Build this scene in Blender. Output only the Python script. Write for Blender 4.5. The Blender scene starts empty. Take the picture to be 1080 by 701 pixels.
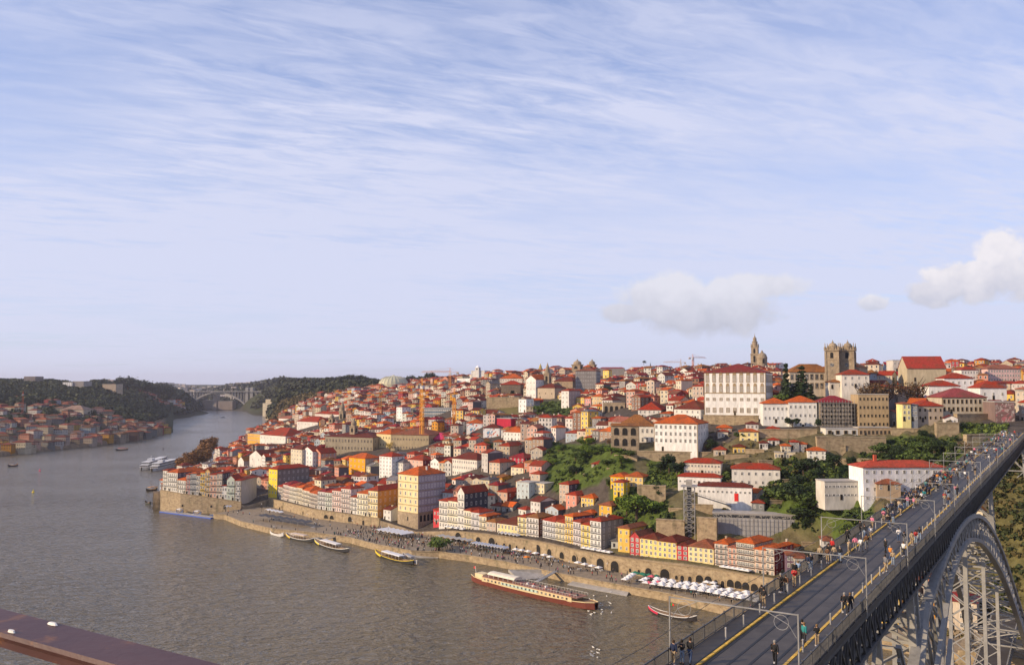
import bpy, bmesh, math, random
import numpy as np
from mathutils import Vector, Matrix
from mathutils.bvhtree import BVHTree

random.seed(7)
R = math.radians
SC = bpy.context.scene
COL = SC.collection

# ------------------------------------------------------------------ camera
H = 85.0; F = 920.0; PITCH = math.atan(54.5 / F)
cam_d = bpy.data.cameras.new('camera'); cam = bpy.data.objects.new('camera', cam_d); COL.objects.link(cam)
cam_d.sensor_width = 36; cam_d.lens = 36 * F / 1080; cam_d.clip_start = .1; cam_d.clip_end = 60000
cam.location = (0, 0, H); cam.rotation_euler = (math.pi / 2 + PITCH, 0, 0)
SC.camera = cam
# ------------------------------------------------------------------ light
SUN_AZ, SUN_EL = 17, 23          # sun stands to the left and a little behind the camera
sv = Vector((-math.cos(R(SUN_AZ)) * math.cos(R(SUN_EL)), -math.sin(R(SUN_AZ)) * math.cos(R(SUN_EL)), math.sin(R(SUN_EL))))
sl = bpy.data.lights.new('sun', 'SUN'); sl.energy = 5.0; sl.angle = R(.5); sl.color = (1, .77, .50)
so = bpy.data.objects.new('sun', sl); COL.objects.link(so)
so.rotation_euler = sv.to_track_quat('Z', 'Y').to_euler()
SC.view_settings.view_transform = 'Standard'; SC.view_settings.look = 'None'
SC.view_settings.exposure = .12; SC.view_settings.gamma = 1
try: SC.view_settings.use_curve_mapping = False
except Exception: pass
SC.cycles.use_denoising = True
SC.cycles.max_bounces = 4; SC.cycles.diffuse_bounces = 2; SC.cycles.glossy_bounces = 2
SC.cycles.transparent_max_bounces = 6; SC.cycles.volume_bounces = 0

def ray(px, py):
    a = (px - 540) / F; b = (350.5 - py) / F
    return a, math.cos(PITCH) - b * math.sin(PITCH), math.sin(PITCH) + b * math.cos(PITCH)
def pz(px, py, z):
    x, y, w = ray(px, py); t = (z - H) / w
    return Vector((x * t, y * t, z))
def pd(px, py, Y):
    x, y, w = ray(px, py); t = Y / y
    return Vector((x * t, Y, H + w * t))
def proj(p):
    x, y, z = p[0], p[1], p[2] - H
    c, s = math.cos(PITCH), math.sin(PITCH)
    f = y * c + z * s; u = -y * s + z * c
    return 540 + F * x / f, 350.5 - F * u / f
def dirof(px, py):
    return Vector(ray(px, py)).normalized()

# world: Nishita sky plus procedural high cloud
wd = bpy.data.worlds.new('World'); SC.world = wd; wd.use_nodes = True
nt = wd.node_tree; nt.nodes.clear()
def N(t, kind, **kw):
    n = t.nodes.new(kind)
    for k, v in kw.items():
        if k.startswith('i_'):
            n.inputs[int(k[2:]) if k[2:].isdigit() else k[2:]].default_value = v
        else: setattr(n, k, v)
    return n
def ln(t, a, ao, b, bi): t.links.new(a.outputs[ao], b.inputs[bi])
def mth(t, op, a, b=None, c=None, clamp=False):
    n = t.nodes.new('ShaderNodeMath'); n.operation = op; n.use_clamp = clamp
    for i, v in enumerate((a, b, c)):
        if v is None: continue
        if isinstance(v, (int, float)): n.inputs[i].default_value = v
        else: t.links.new(v, n.inputs[i])
    return n.outputs[0]
def vm(t, op, a, b=None):
    n = t.nodes.new('ShaderNodeVectorMath'); n.operation = op
    for i, v in enumerate((a, b)):
        if v is None: continue
        if isinstance(v, (tuple, list, Vector)): n.inputs[i].default_value = tuple(v)
        else: t.links.new(v, n.inputs[i])
    return n
def ramp(t, fac, pts):
    n = t.nodes.new('ShaderNodeValToRGB')
    while len(n.color_ramp.elements) < len(pts): n.color_ramp.elements.new(.5)
    for e, (p, c) in zip(n.color_ramp.elements, pts):
        e.position = p; e.color = (c, c, c, 1) if isinstance(c, (int, float)) else (*c, 1)
    t.links.new(fac, n.inputs[0]); return n.outputs[0]
def mix(t, fac, a, b, mode='MIX'):
    n = t.nodes.new('ShaderNodeMix'); n.data_type = 'RGBA'; n.blend_type = mode
    for i, v in ((0, fac), (6, a), (7, b)):
        if isinstance(v, (int, float)): n.inputs[i].default_value = v
        elif isinstance(v, (tuple, list)): n.inputs[i].default_value = (*v, 1) if len(v) == 3 else v
        else: t.links.new(v, n.inputs[i])
    return n.outputs[2]
def noise(t, vec, scale, detail=4, rough=.55, dist=0):
    n = t.nodes.new('ShaderNodeTexNoise')
    n.inputs['Scale'].default_value = scale; n.inputs['Detail'].default_value = detail
    n.inputs['Roughness'].default_value = rough; n.inputs['Distortion'].default_value = dist
    if vec is not None: t.links.new(vec, n.inputs['Vector'])
    return n.outputs[0]
def mapping(t, vec, scale=(1, 1, 1), rot=(0, 0, 0), loc=(0, 0, 0)):
    n = t.nodes.new('ShaderNodeMapping'); n.inputs['Scale'].default_value = scale
    n.inputs['Rotation'].default_value = rot; n.inputs['Location'].default_value = loc
    t.links.new(vec, n.inputs[0]); return n.outputs[0]
sky = N(nt, 'ShaderNodeTexSky', sky_type='NISHITA', sun_disc=False)
sky.sun_elevation = R(SUN_EL); sky.sun_rotation = math.atan2(sv.x, sv.y)
sky.altitude = 60; sky.air_density = 1.0; sky.dust_density = .6; sky.ozone_density = 1.6
tc = N(nt, 'ShaderNodeTexCoord'); D = tc.outputs['Generated']
sep = nt.nodes.new('ShaderNodeSeparateXYZ'); nt.links.new(D, sep.inputs[0])
zz = mth(nt, 'MAXIMUM', sep.outputs[2], 0.0)
den = mth(nt, 'ADD', zz, .06)
cx = mth(nt, 'DIVIDE', sep.outputs[0], den); cy = mth(nt, 'DIVIDE', sep.outputs[1], den)
cb = nt.nodes.new('ShaderNodeCombineXYZ'); nt.links.new(cx, cb.inputs[0]); nt.links.new(cy, cb.inputs[1])
P2 = cb.outputs[0]
veil = ramp(nt, noise(nt, mapping(nt, P2, (.32, .75, 1), (0, 0, .35)), 1.0, 6, .6, .6), [(.36, 0), (.68, 1)])
rip = ramp(nt, noise(nt, mapping(nt, mapping(nt, P2, (1, 1, 1), (0, 0, -.42)), (2.0, 5.6, 1), (0, 0, 0), (3, 1, 0)), 1.2, 6, .62, .55), [(.42, 0), (.64, 1)])
rip2 = ramp(nt, noise(nt, mapping(nt, mapping(nt, P2, (1, 1, 1), (0, 0, -.5)), (3.4, 9.5, 1), (0, 0, 0), (8, 1, 0)), 1.3, 5, .6, .4), [(.42, 0), (.62, 1)])
patch = ramp(nt, noise(nt, mapping(nt, P2, (.5, .6, 1), (0, 0, 0), (1, 4, 0)), 1.0, 3, .5), [(.35, .15), (.65, 1)])
rr = mth(nt, 'MULTIPLY', mth(nt, 'MAXIMUM', rip, mth(nt, 'MULTIPLY', rip2, .7)), patch)
cl = mth(nt, 'ADD', mth(nt, 'MULTIPLY', veil, .36), mth(nt, 'MULTIPLY', rr, .50))
hz = ramp(nt, zz, [(0, 1), (.14, .95), (.26, .70), (.40, .30), (1, .2)])
cl = mth(nt, 'ADD', cl, mth(nt, 'MULTIPLY', hz, .75), clamp=True)
CLOUDC = (5.75, 5.98, 7.5)
tint = mix(nt, 1.0, sky.outputs[0], (.8, 1.02, 1.5), 'MULTIPLY')
skyc = mix(nt, mth(nt, 'MULTIPLY', cl, .93), tint, CLOUDC)
def cumulus(prev, blobs, sc, soft, amp, topc, botc, ybot, ytop, seed):
    """heaped clouds: a few rounded lobes with a noisy edge, sunlit above and grey at the foot"""
    acc = None
    for px, py, rx, ry in blobs:
        c = dirof(px, py); rt = Vector((0, 0, 1)).cross(c).normalized() * -1; up = rt.cross(c).normalized()
        if up.z < 0: up = -up
        a = mth(nt, 'DIVIDE', vm(nt, 'DOT_PRODUCT', D, rt).outputs['Value'], rx / F)
        bq = mth(nt, 'DIVIDE', vm(nt, 'DOT_PRODUCT', vm(nt, 'SUBTRACT', D, c).outputs[0], up).outputs['Value'], ry / F)
        r2 = mth(nt, 'SQRT', mth(nt, 'ADD', mth(nt, 'MULTIPLY', a, a), mth(nt, 'MULTIPLY', bq, bq)))
        e = mth(nt, 'SUBTRACT', 1, r2)
        acc = e if acc is None else mth(nt, 'SMOOTH_MAX', acc, e, .5) if False else mth(nt, 'MAXIMUM', acc, e)
    nz = noise(nt, mapping(nt, D, (1, 1, 1), (0, 0, 0), (seed, 0, 0)), sc, 6, .6, .2)
    dd = mth(nt, 'ADD', acc, mth(nt, 'MULTIPLY', mth(nt, 'SUBTRACT', nz, .5), amp))
    m = mth(nt, 'SMOOTHSTEP' if False else 'MULTIPLY', dd, 1 / soft, clamp=True)
    zb, zt = dirof(blobs[0][0], ybot).z, dirof(blobs[0][0], ytop).z
    h = mth(nt, 'DIVIDE', mth(nt, 'SUBTRACT', sep.outputs[2], zb), zt - zb, clamp=True)
    h = mth(nt, 'ADD', h, mth(nt, 'MULTIPLY', mth(nt, 'SUBTRACT', nz, .5), 1.6), clamp=True)
    return mix(nt, mth(nt, 'MULTIPLY', m, .95), prev, mix(nt, h, botc, topc))
skyc = cumulus(skyc, [(700, 312, 52, 26), (745, 326, 85, 30), (800, 302, 60, 16), (660, 330, 30, 12)], 26, .32, 1.3, (6.5, 6.5, 7.2), (4.6, 4.75, 5.6), 345, 300, 0)
skyc = cumulus(skyc, [(1055, 268, 24, 26), (1030, 296, 52, 22), (985, 310, 32, 15), (1090, 290, 40, 26)], 40, .26, 1.4, (7.4, 7.1, 7.4), (4.9, 5.0, 5.9), 325, 270, 3)
skyc = cumulus(skyc, [(920, 320, 16, 10)], 48, .3, 1.3, (6.9, 6.8, 7.3), (5.0, 5.2, 6.2), 330, 310, 5)
bg = N(nt, 'ShaderNodeBackground'); bg.inputs[1].default_value = .114
nt.links.new(skyc, bg.inputs[0])
wo = N(nt, 'ShaderNodeOutputWorld'); ln(nt, bg, 0, wo, 0)

# ------------------------------------------------------------------ materials
def newmat(name):
    m = bpy.data.materials.new(name); m.use_nodes = True
    t = m.node_tree; b = t.nodes['Principled BSDF']
    return m, t, b
def coordobj(t): return N(t, 'ShaderNodeTexCoord').outputs['Object']
def worldpos(t): return N(t, 'ShaderNodeNewGeometry').outputs['Position']
def bump(t, b, h, strength, dist=.1):
    n = N(t, 'ShaderNodeBump'); n.inputs['Strength'].default_value = strength; n.inputs['Distance'].default_value = dist
    t.links.new(h, n.inputs['Height']); t.links.new(n.outputs[0], b.inputs['Normal'])
def simple(name, col, rough=.7, metal=0, var=.25, scale=2, src='obj', spec=.3, streak=False):
    """a surface whose own colour varies a little; col None takes the object's colour, 'attr' the mesh colours"""
    m, t, b = newmat(name)
    b.inputs['Roughness'].default_value = rough; b.inputs['Metallic'].default_value = metal
    b.inputs['Specular IOR Level'].default_value = spec
    if col is None: c = N(t, 'ShaderNodeObjectInfo').outputs['Color']
    elif col == 'attr': c = N(t, 'ShaderNodeAttribute', attribute_name='Col').outputs['Color']
    else:
        rgb = N(t, 'ShaderNodeRGB'); rgb.outputs[0].default_value = (*col, 1); c = rgb.outputs[0]
    p = worldpos(t)
    if streak: p2 = mapping(t, p, (1, 1, .25))
    else: p2 = p
    n1 = noise(t, p2, scale, 5, .6)
    f = ramp(t, n1, [(.3, 1 - var), (.7, 1 + var * .4)])
    c = mix(t, 1.0, c, f, 'MULTIPLY')
    n2 = noise(t, p, scale * .13, 3, .5)
    c = mix(t, 1.0, c, ramp(t, n2, [(.3, 1 - var * .6), (.7, 1 + var * .3)]), 'MULTIPLY')
    t.links.new(c, b.inputs['Base Color'])
    return m
M = {}
M['plaster'] = simple('plaster', None, .85, var=.22, scale=.9, streak=True)
M['town'] = simple('town_plaster', 'attr', .85, var=.25, scale=.7)
def roofmat(name, src):
    m, t, b = newmat(name); b.inputs['Roughness'].default_value = .85; b.inputs['Specular IOR Level'].default_value = .15
    c = N(t, 'ShaderNodeObjectInfo').outputs['Color'] if src == 'obj' else N(t, 'ShaderNodeAttribute', attribute_name='Col').outputs['Color']
    p = worldpos(t)
    c = mix(t, 1.0, c, ramp(t, noise(t, p, 1.3, 5, .7), [(.3, .45), (.5, 1), (.7, 1.4)]), 'MULTIPLY')
    c = mix(t, mth(t, 'MULTIPLY', ramp(t, noise(t, p, .17, 4, .6), [(.47, 0), (.64, 1)]), .6), c, (.12, .055, .028))
    t.links.new(c, b.inputs['Base Color'])
    w = N(t, 'ShaderNodeTexWave', wave_type='BANDS', bands_direction='X'); w.inputs['Scale'].default_value = .9
    t.links.new(coordobj(t), w.inputs['Vector']); bump(t, b, w.outputs[1], .35, .08)
    return m
M['roof'] = roofmat('terracotta', 'obj'); M['townroof'] = roofmat('town_terracotta', 'attr')
m, t, b = newmat('window_glass'); b.inputs['Roughness'].default_value = .15
rv = mth(t, 'FRACT', mth(t, 'ADD', N(t, 'ShaderNodeObjectInfo').outputs['Random'], mth(t, 'MULTIPLY', noise(t, worldpos(t), .45, 2, .5), 5)))
t.links.new(mix(t, ramp(t, rv, [(.5, 0), (.95, 1)]), (.035, .038, .045), (.34, .32, .28)), b.inputs['Base Color']); M['glass'] = m
M['frame'] = simple('white_joinery', (.72, .7, .65), .6, var=.08)
M['stonetrim'] = simple('granite_trim', (.36, .27, .16), .85, var=.2)
M['stone'] = simple('granite', (.36, .28, .19), .9, var=.38, scale=.8)
M['dark'] = simple('dark_opening', (.02, .018, .016), .9, var=.1)
M['iron'] = simple('black_iron', (.06, .06, .065), .5, .3, var=.2)
M['steel'] = simple('bridge_paint_grey', (.31, .305, .30), .5, .12, var=.28, scale=1.2, spec=.4)
M['steelpale'] = simple('bridge_paint_pale', (.36, .35, .335), .5, .1, var=.22, scale=1.0, spec=.4)
M['obj'] = simple('painted', None, .6, var=.12)
M['cloth'] = simple('cloth', None, .85, var=.18, scale=6)
M['skin'] = simple('skin', (.5, .3, .2), .6, var=.05)
M['concrete'] = simple('concrete', (.40, .37, .33), .85, var=.25, scale=.5)
M['bark'] = simple('bark', (.10, .07, .045), .9, var=.3)
m, t, b = newmat('leaves'); b.inputs['Roughness'].default_value = .7; b.inputs['Specular IOR Level'].default_value = .15
c = N(t, 'ShaderNodeObjectInfo').outputs['Color']
c = mix(t, 1.0, c, ramp(t, noise(t, worldpos(t), 1.2, 4, .6), [(.3, .5), (.7, 1.5)]), 'MULTIPLY'); t.links.new(c, b.inputs['Base Color'])
M['leaf'] = m
m, t, b = newmat('granite_wall_blocks'); b.inputs['Roughness'].default_value = .9
p = worldpos(t)
c = ramp(t, noise(t, mapping(t, p, (1, 1, 1.6)), .5, 6, .65), [(.25, (.10, .07, .045)), (.42, (.29, .215, .13)), (.65, (.42, .325, .20))])
c = mix(t, mth(t, 'MULTIPLY', ramp(t, noise(t, mapping(t, p, (1, 1, .3)), .35, 4, .6), [(.55, 0), (.7, 1)]), .6), c, (.09, .09, .045))
t.links.new(c, b.inputs['Base Color']); bump(t, b, noise(t, p, 1.5, 4, .6), .5, .3)
M['blocks'] = m
m, t, b = newmat('quay_paving'); b.inputs['Roughness'].default_value = .85
p = worldpos(t)
c = ramp(t, noise(t, p, .35, 6, .7), [(.3, (.15, .115, .08)), (.55, (.26, .205, .14)), (.75, (.30, .24, .17))])
t.links.new(c, b.inputs['Base Color']); M['paving'] = m
m, t, b = newmat('terrain_ground'); b.inputs['Roughness'].default_value = .95; b.inputs['Specular IOR Level'].default_value = .1
p = worldpos(t); c = N(t, 'ShaderNodeAttribute', attribute_name='Col').outputs['Color']
c = mix(t, 1.0, c, ramp(t, noise(t, p, .25, 7, .7), [(.3, .55), (.7, 1.4)]), 'MULTIPLY')
t.links.new(c, b.inputs['Base Color']); bump(t, b, noise(t, p, .35, 6, .7), .8, 1.2); M['ground'] = m
# deck: asphalt with rails
m, t, b = newmat('deck_asphalt'); b.inputs['Roughness'].default_value = .6
p = worldpos(t); c = ramp(t, noise(t, p, .5, 6, .65), [(.3, (.038, .031, .025)), (.7, (.078, .065, .053))])
t.links.new(c, b.inputs['Base Color']); M['asphalt'] = m
# water
m, t, b = newmat('river_water'); b.inputs['Base Color'].default_value = (.075, .062, .04, 1); b.inputs['Roughness'].default_value = .16
b.inputs['IOR'].default_value = 1.33
p = worldpos(t)
h1 = noise(t, mapping(t, p, (.75, 1.25, 1), (0, 0, .5)), .19, 3, .55, .8)
h4 = noise(t, mapping(t, p, (.8, 1.2, 1), (0, 0, -.2)), .55, 2, .5, .5)
h2 = noise(t, mapping(t, p, (.5, 1.5, 1), (0, 0, -.3)), .03, 4, .55)
h3 = noise(t, mapping(t, p, (.7, 1.3, 1), (0, 0, -.6)), .006, 5, .6)
hh = mth(t, 'ADD', mth(t, 'ADD', h1, mth(t, 'MULTIPLY', h4, .35)), mth(t, 'MULTIPLY', h2, .8))
bump(t, b, hh, .8, 2.7)
t.links.new(ramp(t, h3, [(.35, .12), (.65, .2)]), b.inputs['Roughness'])
t.links.new(mix(t, ramp(t, h3, [(.3, 0), (.7, 1)]), (.11, .092, .056), (.15, .124, .078)), b.inputs['Base Color'])
M['water'] = m

# ------------------------------------------------------------------ mesh building
class MB:
    def __init__(s): s.v = []; s.f = []; s.m = []; s.c = []; s.col = None; s.mi = 0
    def _add(s, vs, fs, mi=None):
        o = len(s.v); s.v += [tuple(v) for v in vs]; s.f += [tuple(i + o for i in f) for f in fs]
        s.m += [s.mi if mi is None else mi] * len(fs)
        if s.col is not None: s.c += [s.col] * len(vs)
    def box(s, x0, x1, y0, y1, z0, z1, mi=None):
        s._add([(x0, y0, z0), (x1, y0, z0), (x1, y1, z0), (x0, y1, z0), (x0, y0, z1), (x1, y0, z1), (x1, y1, z1), (x0, y1, z1)],
               [(0, 3, 2, 1), (4, 5, 6, 7), (0, 1, 5, 4), (1, 2, 6, 5), (2, 3, 7, 6), (3, 0, 4, 7)], mi)
    def quad(s, a, b, c, d, mi=None): s._add([a, b, c, d], [(0, 1, 2, 3)], mi)
    def bar(s, a, b, w, h=None, mi=None, up=(0, 0, 1)):
        a = Vector(a); b = Vector(b); d = b - a
        if d.length < 1e-6: return
        d.normalize(); up = Vector(up)
        if abs(d.dot(up)) > .98: up = Vector((1, 0, 0))
        sx = d.cross(up).normalized() * (w / 2); sy = sx.cross(d).normalized() * ((h or w) / 2)
        vs = [a - sx - sy, a + sx - sy, a + sx + sy, a - sx + sy, b - sx - sy, b + sx - sy, b + sx + sy, b - sx + sy]
        s._add(vs, [(0, 3, 2, 1), (4, 5, 6, 7), (0, 1, 5, 4), (1, 2, 6, 5), (2, 3, 7, 6), (3, 0, 4, 7)], mi)
    def tube(s, pts, rads, n=8, mi=None, cap=True):
        o = len(s.v); vs = []; fs = []
        P = [Vector(p) for p in pts]
        for i, p in enumerate(P):
            d = (P[min(i + 1, len(P) - 1)] - P[max(i - 1, 0)]).normalized()
            u = Vector((0, 0, 1)) if abs(d.z) < .9 else Vector((1, 0, 0))
            a = d.cross(u).normalized(); bq = a.cross(d).normalized()
            r = rads[i] if isinstance(rads, (list, tuple)) else rads
            for k in range(n):
                t = 2 * math.pi * k / n; vs.append(p + a * (math.cos(t) * r) + bq * (math.sin(t) * r))
        for i in range(len(P) - 1):
            for k in range(n):
                k2 = (k + 1) % n; fs.append((i * n + k, i * n + k2, (i + 1) * n + k2, (i + 1) * n + k))
        if cap: fs.append(tuple(range(n - 1, -1, -1))); fs.append(tuple((len(P) - 1) * n + k for k in range(n)))
        s._add(vs, fs, mi)
    def lathe(s, prof, n=12, cx=0, cy=0, mi=None):
        s.tube([(cx, cy, z) for r, z in prof], [max(r, .005) for r, z in prof], n, mi)
    def prism(s, poly, z0, z1, mi=None):
        n = len(poly)
        s._add([(x, y, z0) for x, y in poly] + [(x, y, z1) for x, y in poly],
               [tuple(range(n - 1, -1, -1)), tuple(range(n, 2 * n))] + [(i, (i + 1) % n, n + (i + 1) % n, n + i) for i in range(n)], mi)
    def extr(s, prof, x0, x1, mi=None, axis='x'):
        """closed profile in (y,z) extruded along x, or in (x,z) along y"""
        n = len(prof)
        if axis == 'x': vs = [(x0, a, b) for a, b in prof] + [(x1, a, b) for a, b in prof]
        else: vs = [(a, x0, b) for a, b in prof] + [(a, x1, b) for a, b in prof]
        s._add(vs, [tuple(range(n - 1, -1, -1)), tuple(range(n, 2 * n))] + [(i, (i + 1) % n, n + (i + 1) % n, n + i) for i in range(n)], mi)
    def mesh(s, name, mats):
        me = bpy.data.meshes.new(name); me.from_pydata(s.v, [], s.f)
        for mt in mats: me.materials.append(mt)
        if len(mats) > 1: me.polygons.foreach_set('material_index', s.m)
        if s.c:
            at = me.color_attributes.new('Col', 'FLOAT_COLOR', 'POINT')
            at.data.foreach_set('color', np.array([(*c, 1) for c in s.c], dtype=np.float32).ravel())
        me.update(); return me
    def build(s, name, mats, parent=None, col=None, fix=False):
        if not isinstance(mats, (list, tuple)): mats = [mats]
        me = s.mesh(name, mats)
        if fix:
            bm = bmesh.new(); bm.from_mesh(me); bmesh.ops.recalc_face_normals(bm, faces=bm.faces); bm.to_mesh(me); bm.free()
        return link(name, me, parent, col)
def link(name, me, parent=None, col=None):
    o = bpy.data.objects.new(name, me); COL.objects.link(o)
    if parent is not None: o.parent = parent
    if col is not None: o.color = (*col, 1)
    return o
def tag(o, label, cat, group=None, kind=None):
    if label: o['label'] = label
    if cat: o['category'] = cat
    if group: o['group'] = group
    if kind: o['kind'] = kind
    return o
def empty(name, loc, rz=0):
    o = bpy.data.objects.new(name, None); COL.objects.link(o); o.location = loc; o.rotation_euler = (0, 0, rz)
    o.empty_display_size = .5; return o
def copy_tree(o, parent=None):
    c = o.copy(); COL.objects.link(c); c.parent = parent
    for ch in o.children: copy_tree(ch, c)
    return c

WHITE = (.70, .67, .61); CREAM = (.70, .61, .44); YELLOW = (.78, .52, .12); PALEYEL = (.78, .66, .36); OCHRE = (.66, .31, .035)
PINK = (.66, .42, .34); RED = (.42, .05, .055); GREY = (.33, .33, .33); STONE = (.40, .31, .20); BROWN = (.27, .16, .10)
BLUEG = (.42, .47, .50); LILAC = (.40, .36, .38); MAROON = (.28, .05, .05); SALMON = (.66, .30, .20); MINT = (.55, .60, .50)
R_OR = (.47, .092, .015); R_RED = (.30, .034, .012); R_DK = (.13, .024, .014); R_MOSS = (.26, .105, .03); R_PINK = (.30, .105, .065); R_CRIM = (.23, .018, .024); R_GREY = (.16, .15, .155); R_BROWN = (.25, .08, .04)

# ------------------------------------------------------------------ terrain
WALLP = [(168.5, 533, 12.6), (190, 535.5, 11.5), (207, 536, 10.5), (254, 537, 6.8), (283, 533, 7), (329, 546, 7.5), (400, 555.6, 6.8),
         (480, 570, 7), (517, 576, 7.8), (567, 584, 8), (606, 594, 8.2), (647, 602, 8.3), (700, 611, 8.6), (760, 619, 8.8), (830, 632, 9)]
WP = [(pz(a, b, 3.0), z) for a, b, z in WALLP]
WQ = [540 + F * p.x / p.y for p, z in WP] + [900, 1000, 1100, 1400]
WD = [p.y for p, z in WP] + [311, 288, 268, 240]
def dw(q): return float(np.interp(q, WQ, WD))
T1 = {
165: [(585,12),(620,10),(660,4),(680,-4),(2050,-4),(2200,25),(2450,55),(2700,62),(3200,60),(6000,80)],
190: [(578,11),(620,8),(760,6),(800,-4),(2150,-4),(2300,12),(2500,55),(3000,50),(6000,78)],
207: [(577,10.5),(640,8),(830,6),(900,-4),(2420,-4),(2520,10),(2600,15),(2750,-4),(2850,-4),(2920,5),(3200,30),(6000,78)],
225: [(575,9),(650,8),(920,6),(980,-4),(2850,-4),(2920,5),(3300,35),(6000,78)],
245: [(573,7.5),(660,8),(1080,5),(1120,-4),(2850,-4),(2920,8),(3300,60),(6000,80)],
254: [(572,6.8),(700,10),(1150,8),(1200,-4),(2850,-4),(2920,8),(3300,62),(6000,85)],
262: [(571,4),(700,10),(1200,12),(1260,-4),(2700,-4),(2750,6),(3000,60),(6000,88)],
285: [(589,6.8),(760,14),(1200,22),(1600,14),(1750,8),(1900,-4),(2350,-4),(2450,10),(2700,75),(4000,88),(6000,90)],
300: [(572,7.2),(608,9),(768,14),(1050,22),(1314,33),(1500,42),(1900,60),(2200,80),(2600,90),(6000,92)],
330: [(535,7.4),(600,10),(700,15),(900,26),(1100,40),(1400,55),(1800,70),(2200,86),(6000,92)],
370: [(516,7.1),(560,10),(650,18),(800,32),(1000,48),(1250,62),(1600,74),(2000,86),(6000,92)],
400: [(501,6.6),(540,8),(600,16),(740,30),(900,43),(1100,58),(1400,68),(1800,79),(6000,88)],
440: [(480,3.4),(510,4.5),(540,13),(600,22),(650,29),(736,35),(850,44),(1050,62),(1250,79),(2000,84)],
480: [(457,6.8),(490,11),(540,21),(600,30),(700,41),(820,54),(1000,73),(1150,83),(2000,86)],
510: [(444,7.6),(477,13),(526,24),(576,37),(680,50),(820,64),(1000,80),(1100,87),(2000,89)],
580: [(414,7.9),(440,13),(472,24),(508,37),(585,49),(705,60),(920,78),(1000,90),(2000,96)],
650: [(382,8.2),(405,12),(418,22),(440,38),(452,44),(457,50),(475,53),(560,60),(700,71),(850,84),(950,90),(2000,96)],
720: [(362,8.6),(375,12),(386,18),(392,28),(405,33),(425,42),(452,44),(457,51),(480,59),(500,64),(600,76),(850,90),(2000,96)],
790: [(344,8.8),(365,12),(380,19),(395,29),(404,34),(420,38),(426,47),(436,53),(442,61),(455,62.7),(488,63),(493,68),(600,78),(850,92),(2000,97)],
860: [(324,9),(350,14),(364,19),(368,36),(380,40),(400,45),(420,50),(424,59),(438,60),(446,62.5),(458,64),(470,70),(480,75),(560,84),(2000,98)],
930: [(305,6),(320,14),(335,33),(345,39.5),(370,44),(390,50),(419,51),(424,59),(436,60.5),(450,63),(462,66),(475,72),(520,78),(650,88),(2000,99)],
1000: [(290,5),(305,12),(330,32),(360,50),(380,56),(406,59),(411,66),(420,67),(480,72),(560,80),(700,90),(2000,100)],
1050: [(280,4),(290,10),(300,22),(315,38),(345,56),(365,62),(400,65),(480,73),(620,84),(800,93),(2000,100)],
1150: [(262,4),(280,20),(300,42),(330,58),(365,64),(400,67),(480,75),(620,86),(800,94),(2000,100)],
1400: [(240,4),(270,30),(300,52),(330,60),(365,65),(400,69),(480,77),(620,88),(800,96),(2000,102)]}
TQ = sorted(T1); TA = {q: (np.array([a for a, b in T1[q]], float), np.array([b for a, b in T1[q]], float)) for q in TQ}
def wob(x, y):
    q = 540 + F * x / y
    k = max(0, min(1, (q - 735) / 30)) * max(0, min(1, (1030 - q) / 30)) * max(0, min(1, (440 - y) / 20)) * max(0, min(1, (y - dw(q) - 30) / 20))
    return 1.7 * k * (math.sin(x * .9 + 2 * math.sin(y * .31)) * math.sin(y * .55 + x * .2) + .6 * math.sin(x * 1.7 + y * .8)) + .6 * math.sin(x * .11 + y * .05) * math.sin(y * .09 - x * .04) + .25 * math.sin(x * .37) * math.sin(y * .41)
def tz1(q, dep):
    q = min(max(q, 165), 1400)
    i = min(max(int(np.searchsorted(TQ, q)) - 1, 0), len(TQ) - 2)
    a, b = TQ[i], TQ[i + 1]; f = (q - a) / (b - a)
    # columns are blended at equal distance behind the quay line, so steps follow the line
    w = dw(q); wa, wb = dw(a), dw(b); s = dep - w; fade = min(1, max(0, (75 - s) / 45))
    za = np.interp(dep + (wa - w) * fade, *TA[a]); zb = np.interp(dep + (wb - w) * fade, *TA[b])
    return float(za * (1 - f) + zb * f)
GS = [(-900, 800), (-300, 900), (0, 1029), (49, 1117), (102, 1203), (150, 1348), (170, 1504), (185, 1560)]
GP = [(-60, -4), (-2, -4), (0, 4), (30, 8), (150, 20), (300, 36), (500, 58), (700, 76), (900, 86), (2500, 92), (5000, 92)]
def tz2(q, dep):
    sh = float(np.interp(q, [a for a, b in GS], [b for a, b in GS]))
    z = float(np.interp(dep - sh, [a for a, b in GP], [b for a, b in GP]))
    k = float(np.interp(q, [60, 110, 150, 172, 185], [1, .9, .62, .3, .05]))
    if z > 4: z = 4 + (z - 4) * k
    if dep > 2000: z = max(z, float(np.interp(dep, [2000, 2150, 2400, 2600], [-4, 8, 56, 66])) * float(np.interp(q, [100, 140], [0, 1])))
    return z
def tz(x, y):
    q = 540 + F * x / y
    if q < 178 and y > 760: return tz2(q, y)
    if y < dw(q): return -6
    return tz1(q, y) + (wob(x, y) if y > dw(q) + 15 else 0)
def hit(px, py, y0=250):
    x, y, w = ray(px, py)
    q = 540 + F * x / y; Y = max(y0, dw(q) + .5 if q > 178 else y0)
    while Y < 6500:
        z = H + w * Y / y
        if z <= tz(x * Y / y, Y): return Vector((x * Y / y, Y, z))
        Y += max(1.0, Y * .0025)
    return pd(px, py, 3000)

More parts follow.
